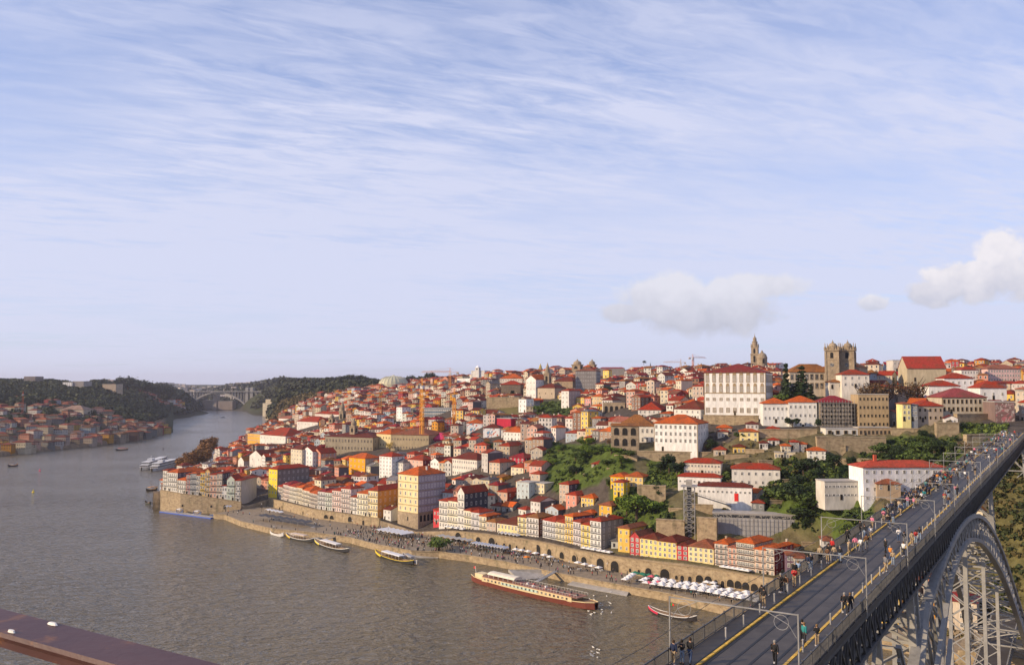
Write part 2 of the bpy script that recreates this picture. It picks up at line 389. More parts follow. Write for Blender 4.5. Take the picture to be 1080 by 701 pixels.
# colour zones of the ground, by where grass, rock and paving lie (polygons on the map, found through the photograph once)
GREEN = (.075, .105, .022); DRYG = (.17, .14, .05); ROCK = (.22, .16, .10); PAVE = (.085, .07, .058); WOOD = (.045, .05, .022)
ZONES = [((570, 468), (665, 468), (670, 500), (640, 505), (600, 523), (572, 512), GREEN), ((640, 500), (690, 500), (720, 560), (650, 558), GREEN),
         ((680, 478), (735, 478), (735, 515), (690, 515), GREEN), ((815, 483), (900, 483), (905, 545), (800, 560), (800, 525), GREEN),
         ((855, 525), (920, 525), (925, 562), (860, 570), GREEN), ((905, 462), (1010, 458), (1020, 490), (905, 490), GREEN),
         ((1015, 448), (1062, 448), (1060, 458), (1015, 460), GREEN), ((690, 545), (770, 545), (770, 575), (690, 570), DRYG),
         ((520, 425), (545, 425), (548, 440), (520, 440), DRYG), ((560, 424), (605, 424), (605, 440), (560, 440), GREEN)]
def inpoly(x, y, P):
    r = False; j = len(P) - 1
    for i in range(len(P)):
        if (P[i][1] > y) != (P[j][1] > y) and x < (P[j][0] - P[i][0]) * (y - P[i][1]) / (P[j][1] - P[i][1]) + P[i][0]: r = not r
        j = i
    return r
def zone(x, y, z):
    if z < 1: return (.06, .05, .035)
    px, py = proj((x, y, z))
    for Z in ZONES:
        if y < 1200 and inpoly(px, py, Z[:-1]): return Z[-1]
    q = 540 + F * x / y
    if q < 175: return WOOD if z > 15 else ROCK
    if q > 1035 and z < 60: return (.13, .115, .045)
    if y < dw(q) + 1 and q > 178: return (.30, .23, .15)
    if 735 < q < 1035 and y < 445 and z > 9: return (.125, .105, .055)
    if 640 < q <= 735 and y < 470 and z > 10: return (.12, .105, .055)
    if y > 1500: return WOOD
    return PAVE
def grid(name, qs, rows, fz):
    v = []; f = []; c = []; nr = len(rows(qs[0]))
    for q in qs:
        for d in rows(q):
            x = (q - 540) / F * d; z = fz(q, d)
            v.append((x, d, z)); c.append(zone(x, d, z))
    for i in range(len(qs) - 1):
        for j in range(nr - 1):
            f.append((i * nr + j, (i + 1) * nr + j, (i + 1) * nr + j + 1, i * nr + j + 1))
    me = bpy.data.meshes.new(name); me.from_pydata(v, [], f); me.materials.append(M['ground'])
    at = me.color_attributes.new('Col', 'FLOAT_COLOR', 'POINT'); at.data.foreach_set('color', np.array([(*k, 1) for k in c], dtype=np.float32).ravel())
    me.polygons.foreach_set('use_smooth', [True] * len(f)); me.update()
    return tag(link(name, me), None, None, kind='structure')
offs = [0, 2, 5, 9, 13, 17, 21, 25, 29, 33, 37, 41, 45, 49, 53, 57, 61, 65, 69, 73, 77, 81, 85, 88, 91, 94, 97, 100, 103, 106, 109, 112, 115, 118, 121, 124, 127, 130, 134, 138, 142, 147, 152, 160, 170, 180, 205, 235, 270, 310, 360, 420, 490, 570, 660, 760, 870, 1000,
        1130, 1270, 1420, 1580, 1750, 1900, 1950, 2000, 2060, 2120, 2200, 2260, 2320, 2380, 2460, 2600, 2800, 3200, 4000, 6000, 12000]
grid('hillside', [165 + 5 * i for i in range(248)], lambda q: [dw(q) + .5] + [dw(q) + .6 + o for o in offs],
     lambda q, d: -3 if d < dw(q) + .55 else tz1(q, d) + (wob((q - 540) / F * d, d) if d > dw(q) + 15 else 0))
goff = [-40, -6, -.5, .5, 6, 15, 30, 60, 90, 120, 160, 200, 250, 300, 360, 420, 480, 560, 640, 720, 800, 900, 1000, 1200, 1400, 1800, 2400, 3500, 5000, 12000]
grid('far_bank', [-900 + 40 * i for i in range(22)] + [-20 + 6 * i for i in range(35)],
     lambda q: [float(np.interp(q, [a for a, b in GS], [b for a, b in GS])) + o for o in goff], tz2)
# slope of the near bank below the viewpoint
b_ = MB(); b_.col = (.13, .12, .06)
for i in range(24):
    for j in range(12):
        def P_(i, j):
            x = -330 + i * 30; y = -120 + j * 18
            z = min(83.4, 60 if x < -14 else 83.4) - max(0, y - 4) * .85 + 1.2 * math.sin(x * .2) * math.sin(y * .3) - 1.3
            if x < -14: z = min(z, 58 - max(0, y + 40) * .7)
            return (x, y, max(z, -6))
        b_.quad(P_(i, j), P_(i + 1, j), P_(i + 1, j + 1), P_(i, j + 1))
tag(b_.build('near_bank', M['ground']), None, None, kind='structure')
# river
b_ = MB(); b_.quad((-30000, -3000, 0), (30000, -3000, 0), (30000, 45000, 0), (-30000, 45000, 0))
tag(b_.build('river', M['water']), None, None, kind='structure')
b_ = MB(); b_.quad((-30000, -3000, -8), (30000, -3000, -8), (30000, 45000, -8), (-30000, 45000, -8))
tag(b_.build('riverbed', M['concrete']), None, None, kind='structure')

# quay: level stone platform between the water and the old town wall
EDGE = [(225, 545), (237, 546), (254, 553), (287, 561), (330, 565), (369, 570.5), (397, 578), (434, 585), (463, 586), (495, 590), (535, 597), (598, 611), (661, 623), (707, 631.5), (764, 645)]
EP = [pz(a, b, 1.0) for a, b in EDGE] + [Vector((114, 291, 0)), Vector((131, 276, 0)), Vector((150, 260, 0)), Vector((200, 218, 0))]
outer = [(p.x, p.y) for p in EP]
inner = [((q - 540) / F * (dw(q) + 1.5), dw(q) + 1.5) for q in [252 + 4 * i for i in range(238)]]
b_ = MB()
poly = outer + inner[::-1]
me = bpy.data.meshes.new('quay'); bm = bmesh.new()
vt = [bm.verts.new((x, y, 3.0)) for x, y in poly]; ft = bm.faces.new(vt)
bmesh.ops.triangulate(bm, faces=[ft]); bm.to_mesh(me); bm.free(); me.materials.append(M['paving'])
tag(link('quay', me), None, None, kind='structure')
b_ = MB()
for i in range(len(outer) - 1):
    a, c = outer[i], outer[i + 1]; b_.quad((a[0], a[1], -5), (c[0], c[1], -5), (c[0], c[1], 3.0), (a[0], a[1], 3.0))
    d = (Vector(c) - Vector(a)).normalized(); n = Vector((d.y, -d.x))
    b_.bar((a[0], a[1], 3.06), (c[0], c[1], 3.06), .7, .35)
a = outer[0]; c = inner[0]; b_.quad((c[0], c[1], -5), (a[0], a[1], -5), (a[0], a[1], 3), (c[0], c[1], 3))
tag(b_.build('quay_wall', M['blocks']), 'low granite embankment wall dropping from the quay into the river', 'quay wall')

# ------------------------------------------------------------------ town wall above the quay
def arch_poly(w, h, n=7):
    r = w / 2
    return [(-r, 0), (r, 0)] + [(r * math.cos(math.pi * k / n), h - r + r * math.sin(math.pi * k / n)) for k in range(n + 1)]
def arch_prism(mb, c, u, nrm, w, h, dep, mi=None):
    """arched solid: centre-foot c, along u, standing proud by dep along nrm"""
    P = arch_poly(w, h); n = len(P)
    vs = [Vector(c) + u * a + Vector((0, 0, b)) for a, b in P]; vs += [v + nrm * dep for v in vs]
    mb._add(vs, [tuple(range(n - 1, -1, -1)), tuple(range(n, 2 * n))] + [(i, (i + 1) % n, n + (i + 1) % n, n + i) for i in range(n)], mi)
def town_wall(i0, i1, arches, label, gap=None):
    pts = [(WP[i][0].x, WP[i][0].y, WP[i][1]) for i in range(i0, i1 + 1)]
    b = MB()
    for (x0, y0, z0), (x1, y1, z1) in zip(pts, pts[1:]):
        d = Vector((x1 - x0, y1 - y0, 0)).normalized(); n = Vector((d.y, -d.x, 0))
        o = n * -1.2; t = .9
        P = [(x0, y0, -3), (x1, y1, -3), (x1 + o.x, y1 + o.y, -3), (x0 + o.x, y0 + o.y, -3),
             (x0, y0, z0 + t), (x1, y1, z1 + t), (x1 + o.x, y1 + o.y, z1 + t), (x0 + o.x, y0 + o.y, z0 + t)]
        b._add(P, [(0, 3, 2, 1), (4, 5, 6, 7), (0, 1, 5, 4), (1, 2, 6, 5), (2, 3, 7, 6), (3, 0, 4, 7)])
    w = tag(b.build('town_wall', M['blocks']), label, 'wall')
    b = MB()
    for (x0, y0, z0), (x1, y1, z1) in zip(pts, pts[1:]):
        d = Vector((x1 - x0, y1 - y0, 0)).normalized(); n = Vector((d.y, -d.x, 0))
        a = Vector((x0, y0, z0 + 1.0)) - n * .55; c = Vector((x1, y1, z1 + 1.0)) - n * .55
        b.bar(a, c, 1.6, .22)
    b.build('coping', M['stonetrim'], w)
    for px, kind in arches:
        # on the wall line at this bearing
        q = px
        for (x0, y0, z0), (x1, y1, z1) in zip(pts, pts[1:]):
            q0 = 540 + F * x0 / y0; q1 = 540 + F * x1 / y1
            if q0 <= q <= q1:
                tx = (q - 540) / F; ex, ey = x1 - x0, y1 - y0
                s = (tx * y0 - x0) / (ex - tx * ey)
                d = Vector((ex, ey, 0)).normalized(); n = Vector((d.y, -d.x, 0)); c = Vector((x0 + ex * s, y0 + ey * s, 3.0))
                aw, ah = {'big': (4.2, 4.6), 'mid': (3.2, 3.0), 'low': (3.6, 2.3), 'door': (1.6, 2.8), 'win': (1.2, 1.6)}[kind]
                if kind in ('low', 'mid', 'win'): c.z += .9
                b = MB(); arch_prism(b, c, d, n, aw + .9, ah + .45, .12, 0); arch_prism(b, c, d, n, aw, ah, .16, 1)
                b.build('archway', [M['stonetrim'], M['dark']], w)
    return w
town_wall(0, 3, [(196, 'win'), (226, 'win'), (240, 'door')], 'curved old granite wall under the leftmost riverside houses')
town_wall(4, 6, [(300, 'win'), (346, 'low'), (352, 'low'), (371, 'mid'), (385, 'door'), (322, 'win')], 'old granite wall beneath the row of pale narrow houses left of the square')
RA = [(484, 'big'), (505, 'mid'), (519, 'big'), (524, 'win'), (532, 'door'), (538, 'door'), (545, 'win'), (553, 'win'), (567, 'big'), (579, 'mid'), (592, 'mid'), (605, 'mid'), (615, 'mid'), (632, 'big'), (647, 'big'),
      (663, 'win'), (672, 'win'), (682, 'mid'), (699, 'big'), (711, 'win'), (717, 'door'), (725, 'door'), (735, 'mid'), (744, 'mid'), (752, 'door'), (759, 'door'), (767, 'mid'), (775, 'mid'), (783, 'mid'), (792, 'mid'), (801, 'mid'), (811, 'mid')]
town_wall(7, 14, RA, 'long arcaded granite river wall behind the parasols, running to the bridge')

# ------------------------------------------------------------------ windows and house shells
def window_mesh(name, trim, glass, bars=1, proud=.1):
    b = MB()
    b.box(-.5, -.38, -proud, 0, 0, 1, 0); b.box(.38, .5, -proud, 0, 0, 1, 0)
    b.box(-.38, .38, -proud, 0, 0, .07, 0); b.box(-.38, .38, -proud, 0, .92, 1, 0)
    b.quad((-.38, -.03, .07), (.38, -.03, .07), (.38, -.03, .92), (-.38, -.03, .92), 1)
    if bars:
        b.box(-.035, .035, -.055, -.031, .07, .92, 0); b.box(-.38, .38, -.058, -.034, .6, .64, 0)
    return b.mesh(name, [trim, glass])
WM = {'white': window_mesh('window', M['frame'], M['glass']), 'stone': window_mesh('window', M['stonetrim'], M['glass'], 0, .12),
      'palace': window_mesh('window', M['stonetrim'], simple('pale_pane', (.46, .43, .38), .25, var=.25, scale=1.2, spec=.6), 1, .14),  # palace panes get a pale warm grey instead of dark glass
      'bare': window_mesh('window', M['stonetrim'], M['dark'], 0)}
def face_windows(root, p0, u, n, width, floors, fh, cols, z0, kind, ww, wh, merged=None, skip=0, limit=None):
    """a grid of windows on one face; each is an object of its own, or goes into the wall mesh when too small to tell"""
    ang = math.atan2(u.y, u.x); k = 0
    for fl in range(skip, floors):
        for c in range(cols):
            t = (c + .5) / cols * width
            p = Vector(p0) + u * t + Vector((0, 0, z0 + fl * fh + (fh - wh) * .45))
            if merged is not None:
                a = p + n * .03 - u * ww / 2; b = p + n * .03 + u * ww / 2; up = Vector((0, 0, wh))
                if kind == 'white':
                    e = u * .14; eu = Vector((0, 0, .14)); a2 = a - e - eu - n * .012; b2 = b + e - eu - n * .012
                    merged.quad(a2, b2, b2 + up + eu * 2, a2 + up + eu * 2, 1)
                merged.quad(a, b, b + up, a + up, 2)
            else:
                o = link('window', WM[kind], root); o.location = p + n * .004; o.rotation_euler = (0, 0, ang); o.scale = (ww, 1, wh)
            k += 1
            if limit and k >= limit: return k
    return k
def roof_mb(kind, w, d, rh, ov=.5, mb=None, z=0):
    b = mb or MB(); x0, x1, y0, y1 = -ov, w + ov, -ov, d + ov; t = .22
    if kind == 'hip':
        if w >= d:
            m = d / 2; A, B = (m * .95, m), (w - m * .95, m)
        else:
            m = w / 2; A, B = (m, m * .95), (m, d - m * .95)
        vs = [(x0, y0, z), (x1, y0, z), (x1, y1, z), (x0, y1, z), (x0, y0, z + t), (x1, y0, z + t), (x1, y1, z + t), (x0, y1, z + t),
              (A[0], A[1], z + rh), (B[0], B[1], z + rh)]
        fs = [(0, 3, 2, 1), (0, 1, 5, 4), (1, 2, 6, 5), (2, 3, 7, 6), (3, 0, 4, 7)]
        if w >= d: fs += [(4, 5, 9, 8), (5, 6, 9), (6, 7, 8, 9), (7, 4, 8)]
        else: fs += [(4, 5, 8), (5, 6, 9, 8), (6, 7, 9), (7, 4, 8, 9)]
        b._add(vs, fs)
    elif kind == 'gable':
        s = rh / (d / 2) * ov
        b.extr([(-ov, z - s + .05), (d / 2, z + rh + .02), (d + ov, z - s + .05), (d + ov, z - s + .05 + t), (d / 2, z + rh + .02 + t), (-ov, z - s + .05 + t)], -.25, w + .25)
    elif kind == 'gablef':
        s = rh / (w / 2) * ov
        b.extr([(-ov, z - s + .05), (w / 2, z + rh + .02), (w + ov, z - s + .05), (w + ov, z - s + .05 + t), (w / 2, z + rh + .02 + t), (-ov, z - s + .05 + t)], -.3, d + .25, axis='y')
    elif kind == 'mono':
        b.extr([(-ov, z + .05), (d + ov, z + rh), (d + ov, z + rh + t), (-ov, z + .05 + t)], -.25, w + .25)
    elif kind == 'flat':
        b.box(-.15, w + .15, -.15, d + .15, z, z + .35)
    return b
HOUSES = []; FOOT = []; SHIELD = []; LANDMARKS = []
def shell(mb, w, d, h, kind, rh, base=-7):
    mb.box(0, w, 0, d, base, h, 0)
    if kind == 'gable':
        for x in (0, w): pass
        mb.extr([(0, h), (d, h), (d / 2, h + rh)], 0.0, w, 0)
    elif kind == 'gablef': mb.extr([(0, h), (w, h), (w / 2, h + rh)], 0.0, d, 0, axis='y')
    elif kind == 'mono': mb.extr([(0, h), (d, h), (d, h + rh)], 0.0, w, 0)
def house(name, loc, ang, w, d, h, floors, wall, roof='hip', rcol=R_OR, rh=None, cols=None, scols=None, win='white', ww=1.0, wh=1.6, merged=False,
          side=None, mat=None, balc=False, door=True, chim=0, base=-7, skip=0, bands=None, sill0=0.4, backside=False):
    root = empty(name, loc, ang)
    rh = rh if rh is not None else min(w, d) * .24
    fh = (h - sill0) / floors; cols = cols if cols is not None else max(1, int(w / 2.5)); scols = scols if scols is not None else max(1, int(d / 3.6))
    b = MB(); shell(b, w, d, h, roof, rh, base)
    mg = b if merged else None
    X = Vector((1, 0, 0)); Y = Vector((0, 1, 0)); mats = [mat or M['plaster'], M['frame'], M['glass']]
    wh = min(wh, fh * .68)
    lim = 97
    if cols: lim -= face_windows(root, (0, 0, 0), X, -Y, w, floors, fh, cols, sill0, win, ww, wh, mg, skip, lim) or 0
    if scols and side != 'blank': face_windows(root, (w, 0, 0), Y, X, d, floors, fh, scols, sill0, win, ww, wh, mg, skip, max(1, lim))
    if not merged and balc:
        for fl in range(1, floors):
            q = MB(); z = sill0 + fl * fh + .05
            q.box(.25, w - .25, -.75, -.005, z, z + .12); q.box(.25, w - .25, -.75, -.71, z + .9, z + .96)
            k = max(4, int(w / .45))
            for i in range(k + 1):
                x = .28 + (w - .56) * i / k; q.box(x - .02, x + .02, -.74, -.71, z + .12, z + .9)
            q.build('balcony', M['iron'], root)
    if bands:
        q = MB()
        q.box(-.06, w + .06, -.09, d + .06, h - .35, h - .01)
        for x in (0, w - .35): q.box(x - (.05 if x == 0 else -.05), x + .35 + (.05 if x else -.05), -.07, .3, base, h - .36)
        q.build('stone_trim', bands, root)
    if side and side != 'blank':      # a side wall with its own colour or covering; some hold painted-in shade
        q = MB(); q.box(w + .004, w + .07, .05, d, base, h - .02); q.build('side_cladding_shade', M['plaster'], root, side)
    b.build('wall', mats if merged else mats[:1], root, wall)
    r = roof_mb(roof, w, d, rh, z=h + .003).build('roof', M['roof'] if roof != 'flat' else M['concrete'], root, rcol)
    if not merged and door:
        q = MB(); q.box(-.6, .6, -.09, -.006, -.05, 2.3, 0); q.box(-.48, .48, -.13, -.091, 0, 2.2, 1)
        o = q.build('door', [M['stonetrim'], M['dark']], root); o.location = (w * random.choice((.2, .5, .8)), 0, .02)
    for i in range(chim):
        q = MB(); q.box(-.35, .35, -.45, .45, -1.2, .9); q.box(-.45, .45, -.55, .55, .9, 1.05)
        o = q.build('chimney', M['plaster'], r, random.choice((WHITE, STONE, CREAM))); o.location = (w * random.uniform(.2, .8), d * random.uniform(.4, .6), h + rh * .75)
    return root
def footprint(loc, ang, w, d):
    e = Vector((math.cos(ang), math.sin(ang))); n = Vector((-e.y, e.x)); o = Vector((loc[0], loc[1]))
    return (o, e, n, w, d)
def overlap(A, Bf, pad=.4):
    for P, Q in ((A, Bf), (Bf, A)):
        o, e, n, w, d = P; o2, e2, n2, w2, d2 = Q
        pts = [o2 + e2 * a + n2 * b for a, b in ((0, 0), (w2, 0), (w2, d2), (0, d2))]
        for ax, ext in ((e, w), (n, d)):
            vals = [(p - o).dot(ax) for p in pts]
            if max(vals) < pad or min(vals) > ext - pad: return False
    return True
A0 = math.atan2(-.66, .75)
def place(px0, px1, pe, pb, ang=None, dep=None, depth=12, z=None):
    """real position, width and height of a building whose front foot runs from px0 to px1 in the photograph"""
    ang = A0 if ang is None else ang
    A = pd(px0, pb, dep) if dep else (pz(px0, pb, z) if z is not None else hit(px0, pb))
    e = Vector((math.cos(ang), math.sin(ang)))
    x1, y1, w1 = ray(px1, pb); tx = x1 / y1
    w = (tx * A.y - A.x) / (e.x - tx * e.y)
    return A, ang, w, pd(px0, pe, A.y).z - A.z
def register(A, ang, w, d, px0, px1, pe, pb, shieldtop=None, front=None):
    FOOT.append(footprint(A, ang, w, d)); SHIELD.append((px0, px1, shieldtop if shieldtop is not None else pe, pb, A.y))
def bld(name, label, cat, px0, px1, pe, pb, wall=WHITE, floors=3, depth=12, ang=None, dep=None, shield=True, sh=None, phrase=None, group=None, **kw):
    A, ang, w, h = place(px0, px1, pe, pb, ang, dep, depth)
    if w < 0 or w > 250: w = abs(w) if abs(w) < 250 else 20
    r = house(name, A, ang, w, depth, h, floors, wall, **kw)
    tag(r, label, cat, group)
    FOOT.append(footprint(A, ang, w, depth))
    if shield: SHIELD.append((px0, px1 if sh is None else sh, pe, pb - 1, A.y))
    if phrase: LANDMARKS.append((phrase, (px0 + px1) / 2, (pe + pb) / 2))
    HOUSES.append(r)
    return r, w, h
RIVX = None
def wallat(q, inland=4.5):
    for (p, z), (p2, z2) in zip(WP, WP[1:]):
        q0 = 540 + F * p.x / p.y; q1 = 540 + F * p2.x / p2.y
        if q <= q1 or p2 is WP[-1][0]:
            tx = (q - 540) / F; ex, ey = p2.x - p.x, p2.y - p.y
            s = (tx * p.y - p.x) / (ex - tx * ey); d = Vector((ex, ey)).normalized(); n = Vector((-d.y, d.x))
            x, y = p.x + ex * s + n.x * inland, p.y + ey * s + n.y * inland
            return Vector((x, y, z + (z2 - z) * max(0, min(1, s))))
def rowhouse(px0, px1, pe, label, wall, floors, depth=11, inland=4.5, name='riverfront_house', group='houses along the old river wall', **kw):
    # inland points keep their bearing: search the wall point whose inland offset lies on that bearing
    def at(px):
        lo = px
        for _ in range(6):
            p = wallat(lo, inland); lo += px - proj(p)[0]
        return wallat(lo, inland)
    A = at(px0); B = at(px1); e = Vector((B.x - A.x, B.y - A.y)); w = e.length - .04; ang = math.atan2(e.y, e.x)
    A.z = min(A.z, B.z) + .1
    h = pd(px0 + (px1 - px0) / 2, pe, (A.y + B.y) / 2).z - A.z
    kw.setdefault('cols', max(2, int(w / 1.9))); kw.setdefault('ww', 1.05); kw.setdefault('wh', 2.0); kw.setdefault('balc', floors > 2)
    r = house(name, A, ang, w, depth, h, floors, wall, **kw)
    tag(r, label, 'house', group); HOUSES.append(r)
    FOOT.append(footprint(A, ang, w, depth)); SHIELD.append((px0, px1, pe, proj(A)[1] - 1, A.y))
    return r
rh_ = rowhouse
# left quarter on the curved wall
rh_(171.5, 176.5, 496, 'narrow white house at the far left end of the curved wall', WHITE, 5, rcol=R_RED, depth=9, ww=.8)
rh_(176.5, 187, 498, 'white four storey riverside house with dark grey slate side wall and orange roof', WHITE, 4, rcol=R_OR, depth=22, side=(.10, .10, .12), chim=1)
rh_(187, 196, 506, 'low white house with orange roof right of the slate sided house', WHITE, 3, rcol=R_OR, bands=M['stonetrim'])
rh_(196, 200, 500, 'very narrow maroon and white house in the left quarter', (.55, .3, .27), 4, rcol=R_RED, cols=1)
rh_(200, 207, 499, 'grey tiled house with orange roof beside the narrow maroon one', GREY, 4, rcol=R_OR, depth=14)
rh_(207, 211, 501, 'slim cream white house left of the ochre gabled house', (.7, .62, .5), 4, rcol=R_OR, cols=2)
rh_(211, 215.5, 498, 'slim bright yellow house beside the ochre gabled house', YELLOW, 4, rcol=R_OR, cols=2)
rh_(215.5, 221, 497, 'tall ochre house with a stepped gable in the left quarter', (.72, .48, .2), 5, roof='gablef', rcol=R_OR, rh=2)
rh_(221, 228, 500, 'salmon pink house right of the ochre gabled house', (.7, .42, .3), 4, rcol=R_RED)
rh_(228, 234, 499, 'beige house with dark side wall in the left quarter', (.62, .5, .38), 4, rcol=R_RED, side=(.08, .08, .09), chim=1)
rh_(234, 239, 512, 'low white house between taller beige and pale green houses', WHITE, 2, rcol=R_RED, cols=2)
rh_(239, 247, 505, 'pale green house with dark red gabled roof by the white corner block', MINT, 3, roof='gablef', rcol=R_RED, rh=2.5)
rh_(247.5, 254, 506.5, 'white corner block with grey windowed side wall at the end of the curved wall', WHITE, 4, depth=24, rcol=R_RED, side=(.45, .41, .38), scols=0, bands=M['stonetrim'])
# middle row
rh_(293, 298.5, 513, 'white house with red trim near the left end of the pale row', (.7, .6, .54), 4, rcol=R_RED, chim=1)
rh_(298.5, 305, 511, 'pink white house with bright red dormers in the pale row', (.72, .56, .5), 4, rcol=R_CRIM)
rh_(305, 313, 513, 'ivory house with tall windows under crimson roof in the pale row', (.72, .66, .54), 4, rcol=R_RED)
rh_(313, 319, 514, 'cream house with orange door fourth storey veranda in the pale row', CREAM, 4, rcol=R_OR, side=(.12, .1, .1))
rh_(319, 327, 517, 'wide cream house with dark wooden shutters in the pale row', (.68, .6, .47), 4, rcol=R_OR)
rh_(327, 335, 520, 'brown and white glazed balcony house in the pale row', (.5, .42, .36), 4, rcol=R_OR)
rh_(335, 343, 518, 'light grey house with crimson eaves in the pale row', (.6, .58, .56), 4, rcol=R_CRIM)
rh_(343, 350, 519, 'greenish white house with red roof in the pale row', (.6, .64, .56), 4, rcol=R_RED)
rh_(350, 359.5, 517, 'pale pink house with white balconies in the pale row', (.76, .56, .5), 4, rcol=R_RED)
rh_(359.5, 369.5, 515, 'tall rose white house with an attic storey in the pale row', (.74, .6, .55), 5, rcol=R_RED, chim=1)
rh_(369.5, 376.5, 524, 'low white house with dark red roof between taller pale houses', WHITE, 4, rcol=R_RED)
rh_(376.5, 388, 520, 'ivory house with blue green shopfront left of the yellow gabled house', (.74, .68, .5), 4, rcol=R_OR)
rh_(388, 398.5, 517, 'yellow fronted house with long orange side wall facing the square', (.8, .66, .38), 4, depth=24, rcol=R_RED, side=(.72, .3, .06), bands=M['stonetrim'], rh=2.6, scols=6)
LANDMARKS.append(('the orange sided yellow house', 400, 530)); LANDMARKS.append(('the white corner block', 258, 515))
# row right of the square
rh_(463, 472, 528, 'white house with dark red balconies leftmost in the row right of the square', WHITE, 4, depth=12, rcol=R_RED, side=None)
rh_(472, 482.5, 528, 'cream white house with yellow ground floor awnings right of the square', (.78, .72, .55), 4, rcol=R_RED)
rh_(482.5, 489.5, 519, 'tall slim white house with black slate gable side', WHITE, 5, depth=18, rcol=R_RED, side=(.055, .055, .07), roof='gablef', rh=3)
rh_(489.5, 497, 538, 'cream house with yellow blinds below the slate gable', (.75, .68, .5), 3, rcol=R_RED, cols=3)
rh_(497, 505.5, 540, 'grey white house with lavender shutters below red roofs', (.6, .58, .58), 3, rcol=R_RED)
rh_(505.5, 513, 544, 'cream house with orange roof beside a small terraced brown house', CREAM, 3, rcol=R_OR, side=(.25, .12, .06))
rh_(513, 523, 550, 'small low brown house with mossy roof and white canopy', (.5, .4, .33), 2, rcol=R_MOSS, balc=False)
rh_(524.5, 546, 552.5, 'long low yellow house with dark red roof above the white marquees', (.78, .64, .3), 2, rcol=R_DK, depth=13, balc=False, cols=6, bands=M['frame'])
rh_(546, 555, 545, 'cream yellow house with grey attic left of the white balconied house', (.76, .64, .34), 4, rcol=R_RED, depth=12)
rh_(555, 568, 545.5, 'white balconied house with dark brown side wall', (.72, .66, .62), 4, rcol=R_MOSS, depth=12, side=(.2, .07, .03), chim=1)
rh_(572.5, 586, 549, 'wide grey white house with glazed verandas and green ground floor', (.62, .62, .64), 4, rcol=R_RED, depth=12)
rh_(586, 596, 550.5, 'grey house with yellow panels and striped awning', (.68, .6, .4), 4, rcol=R_RED)
rh_(596, 604.5, 544, 'tall bright yellow house with purple slate gable', YELLOW, 5, depth=13, rcol=R_OR, side=(.12, .08, .13), chim=1)
rh_(604.5, 613, 550, 'lilac grey house with pink lower floors', (.58, .52, .54), 4, rcol=R_RED)
rh_(613, 622.5, 553, 'yellow house with orange balcony doors left of the tall grey sided house', (.8, .62, .2), 4, rcol=R_RED)
rh_(622.5, 634, 549, 'white balconied house with a huge blank grey side wall', (.7, .69, .66), 5, depth=16, rcol=R_RED, side=(.27, .25, .25), chim=2)  # side grey is the wall's shadow put into its colour
LANDMARKS.append(('the huge blank shade grey side wall', 635, 560)); LANDMARKS.append(('the slate gabled slim house', 487, 535)); LANDMARKS.append(('the yellow row beside the river', 715, 580))
# coloured row near the bridge
rh_(664.5, 675, 566, 'dark red three storey house at the left end of the yellow row', RED, 4, rcol=R_BROWN, depth=13, win='white', balc=False, ww=1.3, wh=1.7, roof='gablef', rh=2.2, cols=2)
rh_(675, 694, 568, 'wide yellow house with four window columns right of the dark red one', (.8, .6, .2), 4, rcol=R_DK, depth=13, balc=False, ww=1.2, wh=1.6, cols=4)
rh_(694, 714, 571, 'wide yellow house with white arched ground floor left of the crimson house', (.8, .6, .2), 4, rcol=R_DK, depth=13, balc=False, ww=1.2, wh=1.6, cols=4)
rh_(714, 726, 575, 'crimson house between two yellow houses', (.5, .04, .05), 4, rcol=R_DK, depth=13, balc=False, ww=1.4, wh=1.8, cols=2)
rh_(726, 753, 577, 'long yellow house with tiled brown roof at the right end of the yellow row', (.8, .66, .32), 4, rcol=R_BROWN, depth=13, balc=False, ww=1.2, wh=1.6, cols=5)
rh_(754, 766, 573, 'white glazed house with brown frames right of the yellow row', (.66, .52, .44), 5, rcol=R_OR, depth=12, chim=1)
rh_(766, 777, 577, 'salmon house with white windows under a pink roof', (.66, .36, .26), 4, rcol=R_PINK)
rh_(777, 796, 572, 'broad brown galleried house with orange roof and white top storey', (.62, .44, .33), 5, rcol=R_OR, depth=15, cols=8, bands=M['stonetrim'])
rh_(796, 808, 579, 'tan house with big glazed galleries and an orange roof nearest the bridge', (.58, .42, .32), 4, rcol=R_OR, depth=14)
rh_(808, 817, 578, 'narrow house with a deep red side wall beside the bridge railing', (.6, .48, .38), 4, rcol=R_OR, depth=16, side=(.2, .02, .03))

# single buildings -----------------------------------------------------------------
B = bld
MBL = B('merchant_block', 'large seven storey block with yellow front and long grey violet side on the square', 'building', 419.5, 441, 499, 547, wall=(.78, .64, .36), floors=6, depth=21, dep=505, rcol=R_OR,
  side=(.36, .32, .37), cols=4, scols=9, bands=M['stonetrim'], ww=1.2, wh=2, chim=2, sh=465, phrase='the big yellow and violet block')  # violet side colour paints in the shade of the face away from the sun
B('red_house', 'small bright red house beside the big block on the square', 'house', 457, 463.5, 537, 552, wall=(.55, .05, .06), floors=2, depth=8, dep=486, base=-3, cols=2, rcol=R_RED)
B('yellow_house', 'deep yellow house in shadow between grey side wall and dark red house', 'house', 652, 664, 556, 590, wall=(.7, .46, .1), floors=4, depth=18, dep=395, rcol=R_BROWN, cols=2)
B('yellow_house', 'bright yellow four storey gabled house right of the dark alley', 'house', 283, 292, 494, 529, wall=(.82, .62, .06), floors=5, depth=26, rcol=R_RED, side=(.2, .17, .16), cols=3, phrase='the tall yellow gabled house', dep=604)
B('white_chapel', 'small white gabled chapel front above the left quarter', 'chapel', 251, 257, 485, 494, wall=WHITE, floors=1, depth=14, roof='gablef', rcol=R_MOSS, rh=3.5, cols=1, side=(.35, .27, .25))
